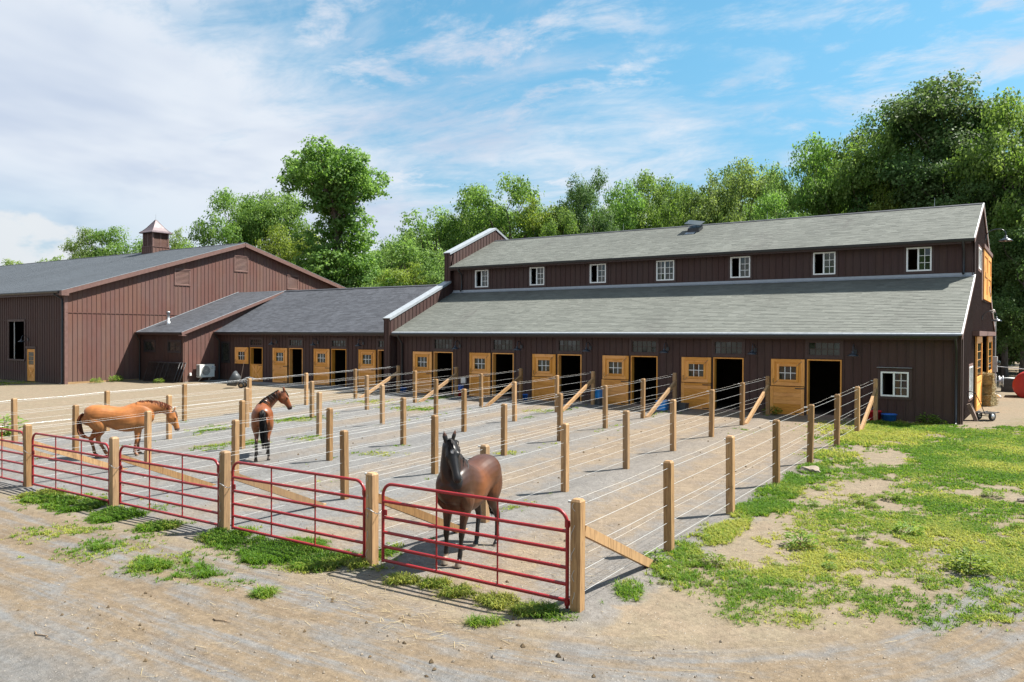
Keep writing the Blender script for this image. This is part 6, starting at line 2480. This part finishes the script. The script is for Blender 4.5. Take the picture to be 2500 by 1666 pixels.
WL = [('bushy green weed at the edge of the gravel at lower right', -1.03, 13.93, 1.5),
      ('dark leafy clump on the bare soil patch at the right edge', -1.04, 19.71, 0.9),
      ('low spreading weed midway between fence and lawn', -2.78, 18.34, 0.9),
      ('leafy weed left of the bare rectangle', -3.21, 17.63, 0.7),
      ('round grassy weed alone on sand near the brace', -4.42, 12.19, 0.9),
      ('rust green weed right of the nearest fence', -4.03, 16.92, 0.6),
      ('leafy vine growing at the brace foot of the nearest fence', -5.20, 11.71, 0.9),
      ('tall leafy weed in the middle of the lawn', -2.09, 15.66, 1.1),
      ('wide weed clump left of the lawn', -3.51, 13.86, 1.3),
      ('small dark weed among sand tufts', -2.93, 13.38, 0.5)]
for i, (lb, x, y, s) in enumerate(WL):
    weed(lb, x, y, s, i % 3)
rw = random.Random(9)
n_ = 0
while n_ < 44:
    x, y = rw.uniform(-4.8, -0.2), rw.uniform(10.2, 22)
    if x > -0.9 and y < 13:
        continue
    if 3.6 < math.hypot(max(x + 6, 0), y - 13) and y < 11.2 + (x + 5) * 0.5:
        continue
    weed('small leafy weed scattered on the sandy soil right of the fence', x, y, rw.uniform(0.22, 0.55), n_ % 3, 'small weeds right of the fence')
    n_ += 1


def scatter(name, label, cat, mat, n, gen, seed):
    rg = np.random.default_rng(seed)
    V, F = [], []
    b = 0
    for i in range(n):
        v, f = gen(rg)
        V.append(v)
        F.append(f + b)
        b += len(v)
    o = obj_np(name, np.concatenate(V), np.concatenate(F), M[mat])
    tag(o, label, cat, kind='stuff')


OCT = np.array([[1, 0, 0], [0, 1, 0], [-1, 0, 0], [0, -1, 0], [0, 0, 1], [0, 0, -1]], float)
OF = np.array([[0, 1, 4], [1, 2, 4], [2, 3, 4], [3, 0, 4], [1, 0, 5], [2, 1, 5], [3, 2, 5], [0, 3, 5]])


def gen_pebble(rg):
    u = rg.random()
    if u < 0.55:
        x, y = rg.uniform(-14, 0.5), rg.uniform(4.5, 9.0)
    elif u < 0.8:
        x, y = rg.uniform(-5, 0), rg.uniform(9, 20)
    else:
        x, y = rg.uniform(-28, -5.4), rg.uniform(9.5, 30)
    s = 0.006 + 0.018 * rg.random() ** 3
    v = OCT * s * rg.uniform(0.6, 1.3, 3) + rg.normal(0, s * 0.15, (6, 3))
    a = rg.uniform(0, 6)
    ca, sa = math.cos(a), math.sin(a)
    v = v @ np.array([[ca, sa, 0], [-sa, ca, 0], [0, 0, 1]])
    return v + np.array([x, y, gzf(x, y) + s * 0.3]), OF


def gen_straw(rg):
    cl = [(-8.3, 8.2), (-7.2, 7.9), (-6.5, 8.0), (-8.8, 8.5), (-6, 10.6), (-3.4, 12.2), (-7.2, 10.2), (-5.6, 26), (-9, 24)]
    if rg.random() < 0.6:
        cx, cy = cl[rg.integers(len(cl))]
        x, y = cx + rg.normal(0, 0.45), cy + rg.normal(0, 0.35)
    else:
        x, y = rg.uniform(-14, -1), rg.uniform(5, 13)
    L = rg.uniform(0.05, 0.22)
    a = rg.normal(0.2, 0.7)
    w = 0.0022
    d = np.array([math.cos(a), math.sin(a), 0]) * L / 2
    s = np.array([-math.sin(a), math.cos(a), 0]) * w
    c = np.array([x, y, gzf(x, y) + 0.012])
    up = np.array([0, 0, rg.uniform(-.006, .02)])
    v = np.array([c - d - s, c - d + s, c + d + s + up, c + d - s + up])
    return v, np.array([[0, 1, 2], [0, 2, 3]])


def gen_crumb(rg):
    u = rg.random()
    if u < 0.7:
        k = rg.integers(0, 5)
        x = FX0 - FDX * (k + 0.5) + rg.normal(0, 0.7)
        y = rg.uniform(9.8, 30.5)
    else:
        x, y = rg.uniform(-12, 0), rg.uniform(5, 9)
    s = 0.008 + 0.03 * rg.random() ** 4
    v = OCT * s * rg.uniform(0.6, 1.3, 3)
    return v + np.array([x, y, gzf(x, y) + s * 0.2]), OF


scatter('pebbles', 'pale pebbles strewn over the drive and paddocks', 'pebbles', 'stone', 1500, gen_pebble, 1)
scatter('straw', 'loose wisps of straw on the drive', 'straw', 'straw', 750, gen_straw, 2)
scatter('dung_crumbs', 'dark crumbs of dried dung in the paddock lanes', 'dung', 'dung', 900, gen_crumb, 3)


def rock(label, x, y, s, seed, zoff=0.0):
    rg = np.random.default_rng(seed)
    import bmesh
    bm = bmesh.new()
    bmesh.ops.create_icosphere(bm, subdivisions=3, radius=1)
    for v in bm.verts:
        n = v.co.normalized()
        k = 1 + 0.22 * math.sin(3.1 * n.x + seed) * math.cos(2.7 * n.y + 2 * seed) + 0.10 * math.sin(7 * n.z + 5 * n.x)
        v.co = Vector((n.x * s[0] * k, n.y * s[1] * k, n.z * s[2] * k))
    me = bpy.data.meshes.new('rock')
    bm.to_mesh(me)
    bm.free()
    me.materials.append(M['stone'])
    o = bpy.data.objects.new('rock', me)
    o.location = (x, y, gzf(x, y) + s[2] * 0.3 + zoff)
    o.rotation_euler = (0, 0, seed)
    COL.objects.link(o)
    tag(o, label, 'rock')


rock('pale flat boulder in the grass beside the nearest fence', -4.93, 20.35, (0.26, 0.18, 0.13), 1)
rock('small tan stone by the brace foot of the nearest fence', -4.9, 11.55, (0.07, 0.06, 0.05), 2)
rock('round stone in the bare patch at the right edge', -0.5, 19.6, (0.12, 0.09, 0.07), 3)
for i, (lb, x, y, L, a) in enumerate((('short brown twig lying on the drive below the second gate', -9.1, 6.55, 0.30, 0.3), ('dark twig on the grey drive at lower left', -10.6, 5.0, 0.4, 0.1), ('bent dead twig in the sandy soil right of the fence', -3.2, 12.9, 0.7, 0.7),
                                      ('thin pale root loop on the soil beside the nearest fence', -4.6, 16.6, 0.6, 1.4))):
    pts = []
    for j in range(7):
        t = j / 6 - 0.5
        xx, yy = x + math.cos(a) * L * t + 0.03 * math.sin(j * 2.2), y + math.sin(a) * L * t + 0.03 * math.cos(j * 1.7)
        pts.append((xx, yy, gzf(xx, yy) + 0.014))
    o = MB().tube(pts, [0.009, 0.009, 0.008, 0.008, 0.007, 0.006, 0.004], 5).build('twig', M['twig'] if i < 3 else M['straw'])
    tag(o, lb, 'twig')

# ------------------------------------------------------------------ yard objects
def tub(name, label, cat, x, y, rx, ry, h, mat, taper=0.86, group=None, z=None, seg=24, handles=True):
    zg = gzf(x, y) if z is None else z
    T = thing(name, label, cat, (x, y, zg), 0, group)
    prof = [(taper, 0.0), (taper, 0.0), (1.0, h), (1.05, h), (1.05, h - 0.025), (1.02, h - 0.03), (0.98, h - 0.005), (taper * 0.97, 0.02), (0.001, 0.02)]
    vs, fs = [], []
    for r, z_ in [(0.001, 0.0)] + prof[1:]:
        for k in range(seg):
            a = 2 * math.pi * k / seg
            vs.append((r * rx * math.cos(a), r * ry * math.sin(a), z_))
    n = len(prof)
    for i in range(n - 1):
        for k in range(seg):
            k2 = (k + 1) % seg
            fs.append((i * seg + k, i * seg + k2, (i + 1) * seg + k2, (i + 1) * seg + k))
    MB().add(vs, fs, True).build('shell', M[mat], T, True)
    if handles:
        pts = [(rx * 1.0 * math.cos(a), ry * 1.04 * math.sin(a) * 0.0 - ry * 0.0 + 0.0, 0) for a in (0,)]
        pts = []
        for i in range(9):
            a = math.pi * i / 8
            pts.append((rx * 1.03 * math.cos(a), -ry * 0.55 * math.sin(a), h - 0.02 - 0.05 * math.sin(a)))
        MB().tube(pts, 0.006, 5).build('handle', M['steel'], T, True)
    return T


def crate(name, label, cat, x, y, w, d, h, mat, z=None, group=None):
    zg = gzf(x, y) if z is None else z
    T = thing(name, label, cat, (x, y, zg), 0, group)
    t = 0.018
    mb = MB()
    e = 0.02
    def wall(x0, y0, x1, y1):
        mb.hexa([(x0 * (1 - e * 3), y0 * (1 - e * 3), 0), (x1 * (1 - e * 3), y0 * (1 - e * 3), 0), (x1 * (1 - e * 3), y1 * (1 - e * 3), 0), (x0 * (1 - e * 3), y1 * (1 - e * 3), 0), (x0, y0, h), (x1, y0, h), (x1, y1, h), (x0, y1, h)])
    a, b = w / 2, d / 2
    wall(-a, -b, a, -b + t)
    wall(-a, b - t, a, b)
    wall(-a, -b + t, -a + t, b - t)
    wall(a - t, -b + t, a, b - t)
    mb.b2((-a * .93, -b * .93, 0), (a * .93, b * .93, t))
    mb.build('shell', M[mat], T, True)
    mb = MB()
    for q in ((-a - 0.015, -b - 0.015, a + 0.015, -b), (-a - 0.015, b, a + 0.015, b + 0.015), (-a - 0.015, -b, -a, b), (a, -b, a + 0.015, b)):
        mb.b2((q[0], q[1], h - 0.045), (q[2], q[3], h))
    mb.build('rim', M[mat], T, True)
    return T


tub('feed_tub', 'low blue feed tub beside the parapet foot', 'tub', -27.95, 31.02, 0.25, 0.22, 0.27, 'blue', handles=False)
tub('bucket', 'red bucket under the blue box by the second stall door', 'bucket', -24.22, 30.95, 0.17, 0.17, 0.32, 'redplastic')
crate('feed_box', 'blue feed box above the red bucket', 'box', -24.19, 30.98, 0.36, 0.24, 0.26, 'blue', z=0.26)
o = MB().b2((-24.36, 31.33, 0.58), (-24.06, 31.45, 0.86)).b2((-24.33, 31.32, 0.61), (-24.09, 31.33, 0.83)).build('electric_box', M['steel'])
tag(o, 'small grey box on the wall above the blue feed box', 'box')
tub('bucket', 'blue bucket left of the third stall door', 'bucket', -20.33, 30.95, 0.18, 0.18, 0.28, 'blue')
crate('storage_crate', 'dark grey crate under the bright blue crate', 'crate', -16.5, 30.9, 0.44, 0.34, 0.30, 'greyplastic')
crate('storage_crate', 'bright blue crate stacked on a grey one by the fourth stall door', 'crate', -16.5, 30.9, 0.42, 0.32, 0.35, 'sky_blue', z=gzf(-16.5, 30.9) + 0.305)
crate('feed_bin', 'bright blue bin behind the fence brace before the fifth stall door', 'bin', -13.3, 30.6, 0.40, 0.36, 0.40, 'sky_blue')
crate('water_trough', 'dark grey trough beside the fifth stall door', 'trough', -12.6, 30.95, 0.46, 0.38, 0.28, 'greyplastic')
tub('muck_tub', 'red muck tub behind the last fence post at the barn', 'tub', -5.33, 31.12, 0.24, 0.22, 0.36, 'redplastic', handles=False)
tub('muck_tub', 'blue muck tub on the grass under the hooded window', 'tub', -4.82, 30.95, 0.25, 0.24, 0.29, 'blue', handles=False)


def ac_unit():
    x0, x1, y0, y1, z0, z1 = -44.58, -44.22, 30.30, 31.36, 0.24, 1.04
    T = thing('heat_pump', 'off-white heat pump unit on the sunlit side wall of the addition', 'air conditioner', (x0, (y0 + y1) / 2, z0))
    MB().b2((x0, y0, z0), (x1, y1, z1)).build('casing', M['acwhite'], T)
    cy, cz, r = y0 + 0.44, (z0 + z1) / 2 + 0.01, 0.31
    MB().lathe([(r + 0.03, 0.0), (r + 0.025, 0.012), (r, 0.012), (r - 0.005, 0.004)], (x1, cy, cz), 32, 'x').build('fan_ring', M['acwhite'], T)
    g = MB()
    for i in range(1, 9):
        q = r * i / 9
        ring = [(x1 + 0.010, cy + q * math.cos(a * math.pi / 14), cz + q * math.sin(a * math.pi / 14)) for a in range(28)]
        g.tube(ring, 0.0035, 4, closed=True)
    for i in range(8):
        a = math.pi * i / 8
        g.tube([(x1 + 0.012, cy - r * math.cos(a), cz - r * math.sin(a)), (x1 + 0.012, cy + r * math.cos(a), cz + r * math.sin(a))], 0.003, 4)
    g.build('fan_grille', M['acwhite'], T)
    MB().lathe([(0.001, 0.002), (r - 0.01, 0.003)], (x1, cy, cz), 24, 'x').build('fan_opening', M['concrete'], T)
    g = MB()
    for i in range(11):
        z = z0 + 0.06 + i * 0.066
        g.b2((x0 + 0.02, y0 - 0.012, z), (x1 - 0.02, y0 + 0.002, z + 0.02))
    for i in range(4):
        x = x0 + 0.04 + i * 0.09
        g.b2((x, y0 - 0.014, z0 + 0.04), (x + 0.012, y0 + 0.002, z1 - 0.04))
    g.build('side_grille', M['acdark'], T)
    # maker's mark: small blue slanted square with a dark word below
    MB().add([(x1 + 0.002, y1 - 0.17, z1 - 0.14), (x1 + 0.002, y1 - 0.10, z1 - 0.11), (x1 + 0.002, y1 - 0.10, z1 - 0.20)], [(0, 1, 2)]).build('logo_mark', M['logo'], T)
    cu = bpy.data.curves.new('logo_text', 'FONT')
    cu.body = 'DAIKIN'
    cu.size = 0.065
    cu.align_x = 'CENTER'
    cu.extrude = 0.0008
    to = bpy.data.objects.new('logo_text', cu)
    to.matrix_world = Matrix.Translation((x1 + 0.002, y1 - 0.14, z1 - 0.27)) @ Matrix(((0, 0, 1, 0), (1, 0, 0, 0), (0, 1, 0, 0), (0, 0, 0, 1)))
    COL.objects.link(to)
    dg = bpy.context.evaluated_depsgraph_get()
    me = bpy.data.meshes.new_from_object(to.evaluated_get(dg))
    mt = to.matrix_world.copy()
    mt = Matrix.Translation((x1 + 0.002, y1 - 0.14, z1 - 0.27)) @ Matrix(((0, 0, 1, 0), (1, 0, 0, 0), (0, 1, 0, 0), (0, 0, 0, 1)))
    bpy.data.objects.remove(to)
    me.transform(mt)
    me.materials.clear()
    me.materials.append(M['ink'])
    link(bpy.data.objects.new('logo_text', me), T)
    br = MB()
    for y in (y0 + 0.18, y1 - 0.18):
        br.b2((-44.70, y - 0.02, z0 - 0.05), (x1 - 0.02, y + 0.02, z0 - 0.001))
        br.bar((-44.69, y, z0 - 0.30), (x1 - 0.10, y, z0 - 0.04), 0.03, 0.03)
    br.build('bracket', M['acwhite'], T)
    MB().tube([(-44.5, y1 - 0.2, z0), (-44.55, y1 - 0.2, -0.05)], 0.03, 8).build('drain_pipe', M['steel'], T)
    o = thing('switch_box', 'small grey isolator box on the wall beside the heat pump', 'box', (-44.69, 31.62, 0.6))
    MB().b2((-44.69, 31.52, 0.62), (-44.60, 31.70, 0.90)).build('casing', M['steel'], o)
    MB().tube([(-44.64, 31.6, 0.62), (-44.62, 31.62, 0.40), (-44.5, 31.45, 0.36), (-44.45, 31.37, 0.45)], 0.012, 6).build('conduit', M['steel'], o)
    o = MB().b2((-44.69, 29.86, 0.34), (-44.62, 29.99, 0.52)).b2((-44.62, 29.88, 0.36), (-44.60, 29.97, 0.50)).build('outlet_cover', M['white'])
    tag(o, 'small white outlet cover low on the addition wall', 'outlet')


ac_unit()


def corral_panel(label, x, y, dx):
    T = thing('corral_panel', label, 'panel', (x, y, gzf(x, y)), 0, 'black panels leaning on the addition')
    w, h, ln = 3.3, 1.22, 0.32
    def P(a, z):
        return (dx + a + 0.22 * z / h, ln * z / h, z)
    mb = MB()
    mb.tube([P(0, 0.02), P(0, h), P(w, h), P(w, 0.02)], 0.026, 8)
    mb.tube([P(0, 0.05), P(w, 0.05)], 0.026, 8)
    mb.build('frame', M['black'], T, True)
    for z in [0.12 + i * 0.075 for i in range(15)]:
        MB().tube([P(0.02, z), P(w - 0.02, z)], 0.012, 5).build('rail', M['black'], T, True)
    for f in (0.33, 0.5, 0.66):
        MB().tube([P(w * f, 0.05), P(w * f, h)], 0.02, 6).build('upright', M['black'], T, True)


corral_panel('black mesh panel leaning on the addition, front of the stack', -48.1, 28.85, 0.0)
corral_panel('black mesh panel leaning on the addition, middle of the stack', -48.1, 28.95, 0.16)
corral_panel('black mesh panel leaning on the addition, rear of the stack', -48.1, 29.05, 0.32)


def wheelbarrow():
    T = thing('wheelbarrow', 'black two-wheeled barrow tipped up before the low wing', 'wheelbarrow', (-38.35, 28.75, gzf(-38.35, 28.75)), R(35))
    vs = []
    A = R(62)
    def tp(x, y, z):
        return (x * math.cos(A) - z * math.sin(A) - 0.05, y, x * math.sin(A) + z * math.cos(A) + 0.28)
    for s, z in ((0.62, 0.0), (1.0, 0.42), (0.96, 0.42), (0.6, 0.02)):
        for k in range(16):
            a = 2 * math.pi * k / 16
            c, q = math.cos(a), math.sin(a)
            c = math.copysign(abs(c) ** 0.6, c)
            q = math.copysign(abs(q) ** 0.6, q)
            vs.append(tp(0.1 + c * 0.48 * s, q * 0.36 * s, z))
    fs = [(i * 16 + k, i * 16 + (k + 1) % 16, i * 16 + 16 + (k + 1) % 16, i * 16 + 16 + k) for i in range(3) for k in range(16)]
    fs += [tuple(range(15, -1, -1)), tuple(range(48, 64))]
    MB().add(vs, fs, True).build('tray', M['greyplastic'], T, True)
    for s in (-1, 1):
        w = MB().lathe([(0.10, -0.035), (0.17, -0.045), (0.185, 0), (0.17, 0.045), (0.10, 0.035)], (0.25, s * 0.27, 0.185), 20, 'y').build('wheel', M['rubber'], T, True)
        MB().lathe([(0.001, -0.03), (0.10, -0.034), (0.10, 0.034), (0.001, 0.03)], (0.25, s * 0.27, 0.185), 16, 'y').build('rim', M['sill'], w, True)
        MB().tube([(0.25, s * 0.27, 0.185), (0.30, s * 0.2, 0.5), (0.55, s * 0.22, 0.62), (0.95, s * 0.24, 0.50)], 0.018, 6).build('handle', M['steel'], T, True)
    MB().tube([(0.5, -0.22, 0.60), (0.5, 0.22, 0.60)], 0.015, 6).build('cross_bar', M['steel'], T, True)
    o = MB().tube([(-38.4, 28.9, 0.15), (-38.25, 29.05, 1.35)], 0.014, 6).build('fork_handle', M['wood_old'])
    tag(o, 'long tool handle standing in the tipped barrow', 'tool')


wheelbarrow()


def hand_cart():
    T = thing('hand_cart', 'black two-wheeled hand cart standing by the barn gable', 'cart', (-2.0, 33.0, gzf(-2.0, 33.0)), R(60))
    for s in (-1, 1):
        w = MB().lathe([(0.09, -0.03), (0.15, -0.04), (0.165, 0), (0.15, 0.04), (0.09, 0.03)], (0.0, s * 0.25, 0.165), 20, 'y').build('wheel', M['rubber'], T, True)
        MB().lathe([(0.001, -0.025), (0.09, -0.03), (0.09, 0.03), (0.001, 0.025)], (0.0, s * 0.25, 0.165), 14, 'y').build('rim', M['steel'], w, True)
    f = MB()
    for s in (-1, 1):
        f.tube([(0.42, s * 0.2, 0.30), (0.0, s * 0.2, 0.26), (-0.30, s * 0.19, 0.24), (-0.60, s * 0.18, 0.72), (-0.80, s * 0.15, 1.02)], 0.014, 7)
    f.tube([(-0.80, -0.15, 1.02), (-0.86, 0, 1.06), (-0.80, 0.15, 1.02)], 0.014, 7)
    f.tube([(0.0, -0.25, 0.165), (0.0, 0.25, 0.165)], 0.014, 7)
    for s in (-1, 1):
        f.tube([(0, s * 0.2, 0.165), (0, s * 0.2, 0.26)], 0.014, 6)
    f.build('frame', M['black'], T, True)
    MB().b2((-0.28, -0.2, 0.265), (0.5, 0.2, 0.285)).build('platform', M['black'], T, True)
    o = MB().box((-2.36, 32.75, 0.27), (0.12, 0.42, 0.72), 0, Matrix.Rotation(R(-22), 3, 'Y')).build('leaning_board', M['wood_old'])
    tag(o, 'thick weathered board leaning on the gable corner', 'board')


hand_cart()


def hay():
    rg = np.random.default_rng(8)
    spec = [(-2.35, 40.15, 0.0, 'bottom hay bale in the open gable door'), (-2.38, 40.3, 0.46, 'middle hay bale in the open gable door'), (-2.42, 40.2, 0.92, 'top hay bale in the open gable door')]
    for i, (x, y, z, lb) in enumerate(spec):
        T = thing('hay_bale', lb, 'hay bale', (x, y, z + 0.02), R(8 * i - 10), 'hay bales')
        n = 900
        V = []
        for k in range(n):
            ax = rg.integers(3)
            p = rg.uniform(-0.5, 0.5, 3)
            p[ax] = math.copysign(0.5, p[ax])
            p = p * np.array([0.48, 0.95, 0.46]) + np.array([0, 0, 0.23])
            d = rg.normal(size=3)
            d[2] *= 0.5
            d /= np.linalg.norm(d)
            s = np.cross(d, rg.normal(size=3))
            s /= np.linalg.norm(s)
            L = rg.uniform(0.05, 0.12)
            V += [p - d * L - s * .006, p - d * L + s * .006, p + d * L + s * .006, p + d * L - s * .006]
        w = obj_np('loose_stalks', np.array(V), np.arange(4 * n).reshape(-1, 4), M['straw'], T, True)
        w['kind'] = 'stuff'
        MB().box((0, 0, 0.23), (0.46, 0.92, 0.44)).build('core', M['hay'], T, True)
        for yy in (-0.25, 0.25):
            MB().tube([(-0.25, yy, 0.0), (0.25, yy, 0.0), (0.25, yy, 0.465), (-0.25, yy, 0.465)], 0.006, 5, closed=True).build('twine', M['twig'], T, True)


hay()


def tank():
    T = thing('fuel_tank', 'round red tank end at the right edge behind the barn', 'tank', (-1.02, 46.3, 0))
    prof = [(0.001, -0.03), (0.3, -0.025), (0.6, -0.005), (0.645, 0.01), (0.66, 0.05), (0.66, 2.0), (0.6, 2.12), (0.3, 2.2), (0.001, 2.22)]
    MB().lathe(prof, (-1.02, 46.3, 0.60), 40, 'y').build('shell', M['redtank'], T)
    MB().b2((-1.5, 46.5, -0.1), (-0.54, 46.65, 0.10)).b2((-1.5, 48.0, -0.1), (-0.54, 48.15, 0.10)).build('saddle', M['black'], T)
    MB().lathe([(0.07, 0), (0.07, 0.12), (0.001, 0.12)], (-1.02, 47.2, 1.24), 14).build('filler_cap', M['steel'], T)
    T = thing('condenser_unit', 'dark square condenser unit left of the red tank', 'air conditioner', (-2.0, 51, 0))
    MB().b2((-2.35, 50.7, -0.05), (-1.65, 51.4, 0.72)).build('casing', M['acdark'], T)
    for i in range(9):
        z = 0.05 + i * 0.07
        MB().b2((-2.37, 50.68, z), (-1.63, 51.42, z + 0.02)).build('louvre', M['black'], T)
    MB().lathe([(0.3, 0.72), (0.3, 0.75), (0.001, 0.76)], (-2.0, 51.05, 0), 20).build('top_cover', M['acwhite'], T)
    o = MB().tube([(-2.55, 49.2, 1.42), (-1.2, 49.0, 1.30), (0.8, 48.7, 1.16)], 0.022, 7).build('metal_pole', M['steel'])
    tag(o, 'long horizontal metal pole behind the barn above the red tank', 'pole')
    T = thing('meter_box', 'grey electric meter with conduit on the rear of the gable', 'meter', (-2.6, 48.6, 0))
    MB().b2((-2.62, 48.2, 1.15), (-2.42, 48.75, 1.95)).build('casing', M['steel'], T)
    MB().lathe([(0.13, 0), (0.13, 0.08), (0.10, 0.13), (0.001, 0.14)], (-2.42, 48.48, 1.62), 18, 'x').build('dial', M['glass'], T)
    MB().tube([(-2.55, 49.0, -0.05), (-2.55, 49.0, 3.7), (-2.5, 49.0, 4.0)], 0.035, 7).build('conduit', M['wire'], T)
    MB().b2((-2.62, 48.0, 0.25), (-2.45, 48.4, 1.05)).build('switch_box', M['steel'], T)
    T = thing('hose_reel', 'grey hose reel low at the rear corner of the gable', 'hose reel', (-2.4, 49.7, 0.4))
    MB().lathe([(0.12, -0.1), (0.3, -0.1), (0.3, -0.08), (0.22, -0.07), (0.22, 0.07), (0.3, 0.08), (0.3, 0.1), (0.12, 0.1)], (-2.3, 49.7, 0.62), 20, 'x').build('reel', M['steel'], T)
    MB().tube([(-2.6, 49.7, 0.62), (-2.2, 49.7, 0.62)], 0.03, 6).build('axle', M['steel'], T)
    o = MB().tube([(-2.55, 47.0, 0.12), (-2.2, 45.6, 0.10), (-2.1, 45.2, 0.06)], 0.05, 8).build('drain_pipe', M['white'])
    tag(o, 'short white plastic pipe on the ground by the gable', 'pipe')
    T = thing('flood_light', 'small white flood light on the gable beside the lamp', 'lamp', (-2.6, 45.9, 4.2))
    MB().lathe([(0.03, 0.0), (0.05, 0.05), (0.09, 0.18), (0.085, 0.18), (0.001, 0.12)], (-2.45, 45.7, 4.3), 14, mat=Matrix.Rotation(R(120), 3, 'X')).build('shade', M['white'], T)
    MB().tube([(-2.62, 45.75, 4.25), (-2.45, 45.7, 4.3)], 0.02, 6).build('bracket', M['white'], T)


tank()


# roof ventilator, part of the barn
def ventilator():
    x0, x1 = -15.75, -15.1
    y0, y1 = 39.25, 39.85
    k = (8.82 - 6.85) / (40.5 - 35.92)
    zr = lambda y: 6.85 + (y - 35.92) * k
    v = MB().hexa([(x0, y0, zr(y0) - 0.02), (x1, y0, zr(y0) - 0.02), (x1, y1, zr(y1) - 0.02), (x0, y1, zr(y1) - 0.02),
                   (x0 + 0.03, y0 + 0.03, zr(y0) + 0.24), (x1 - 0.03, y0 + 0.03, zr(y0) + 0.24), (x1 - 0.03, y1 - 0.03, zr(y1) + 0.20), (x0 + 0.03, y1 - 0.03, zr(y1) + 0.20)]).build('roof_ventilator', M['black'], BARN)
    MB().hexa([(x0 - 0.12, y0 - 0.08, 8.74), (x1 + 0.08, y0 - 0.08, 8.60), (x1 + 0.08, y1 + 0.05, 8.88), (x0 - 0.12, y1 + 0.05, 9.02),
               (x0 - 0.12, y0 - 0.08, 8.775), (x1 + 0.08, y0 - 0.08, 8.635), (x1 + 0.08, y1 + 0.05, 8.915), (x0 - 0.12, y1 + 0.05, 9.055)]).build('solar_panel', M['glass'], v)
    for (x, y) in ((x0 + 0.05, y1 - 0.1), (x0 + 0.05, y0 + 0.1)):
        MB().tube([(x, y, zr(y) + 0.1), (x, y, 8.95)], 0.012, 5).build('strut', M['steel'], v)
    MB().bar(((x0 + x1) / 2 - 0.1, y0 - 0.3, zr(y0 - 0.3) + 0.03), ((x0 + x1) / 2 - 0.1, y0 - 0.02, zr(y0) + 0.03), 0.5, 0.012).build('flashing', M['flash'], v)
    for x in (-4.5, -12.0, -20.0):
        MB().tube([(x, 40.5, 8.8), (x, 40.5, 9.25)], [0.008, 0.004], 5).build('lightning_rod', M['steel'], BARN)


ventilator()

# plants at the foot of the walls
for i, (lb, x, y, s) in enumerate((('green vine climbing at the right corner of the barn front', -3.62, 31.15, 1.7), ('low leafy weed at the barn foot right of the vine', -3.2, 31.1, 0.9), ('tall weed against the wall beside the fifth stall door', -8.95, 31.0, 1.6),
                                   ('leafy shrub at the left edge beside the far fence', -30.6, 13.2, 3.2), ('green weed at the foot of the leaning black panels', -45.6, 28.4, 1.5), ('tall weed before the arena base sill', -49.0, 27.6, 2.0), ('second tall weed before the arena base sill', -48.9, 26.3, 1.6))):
    weed(lb, x, y, s, i % 3)
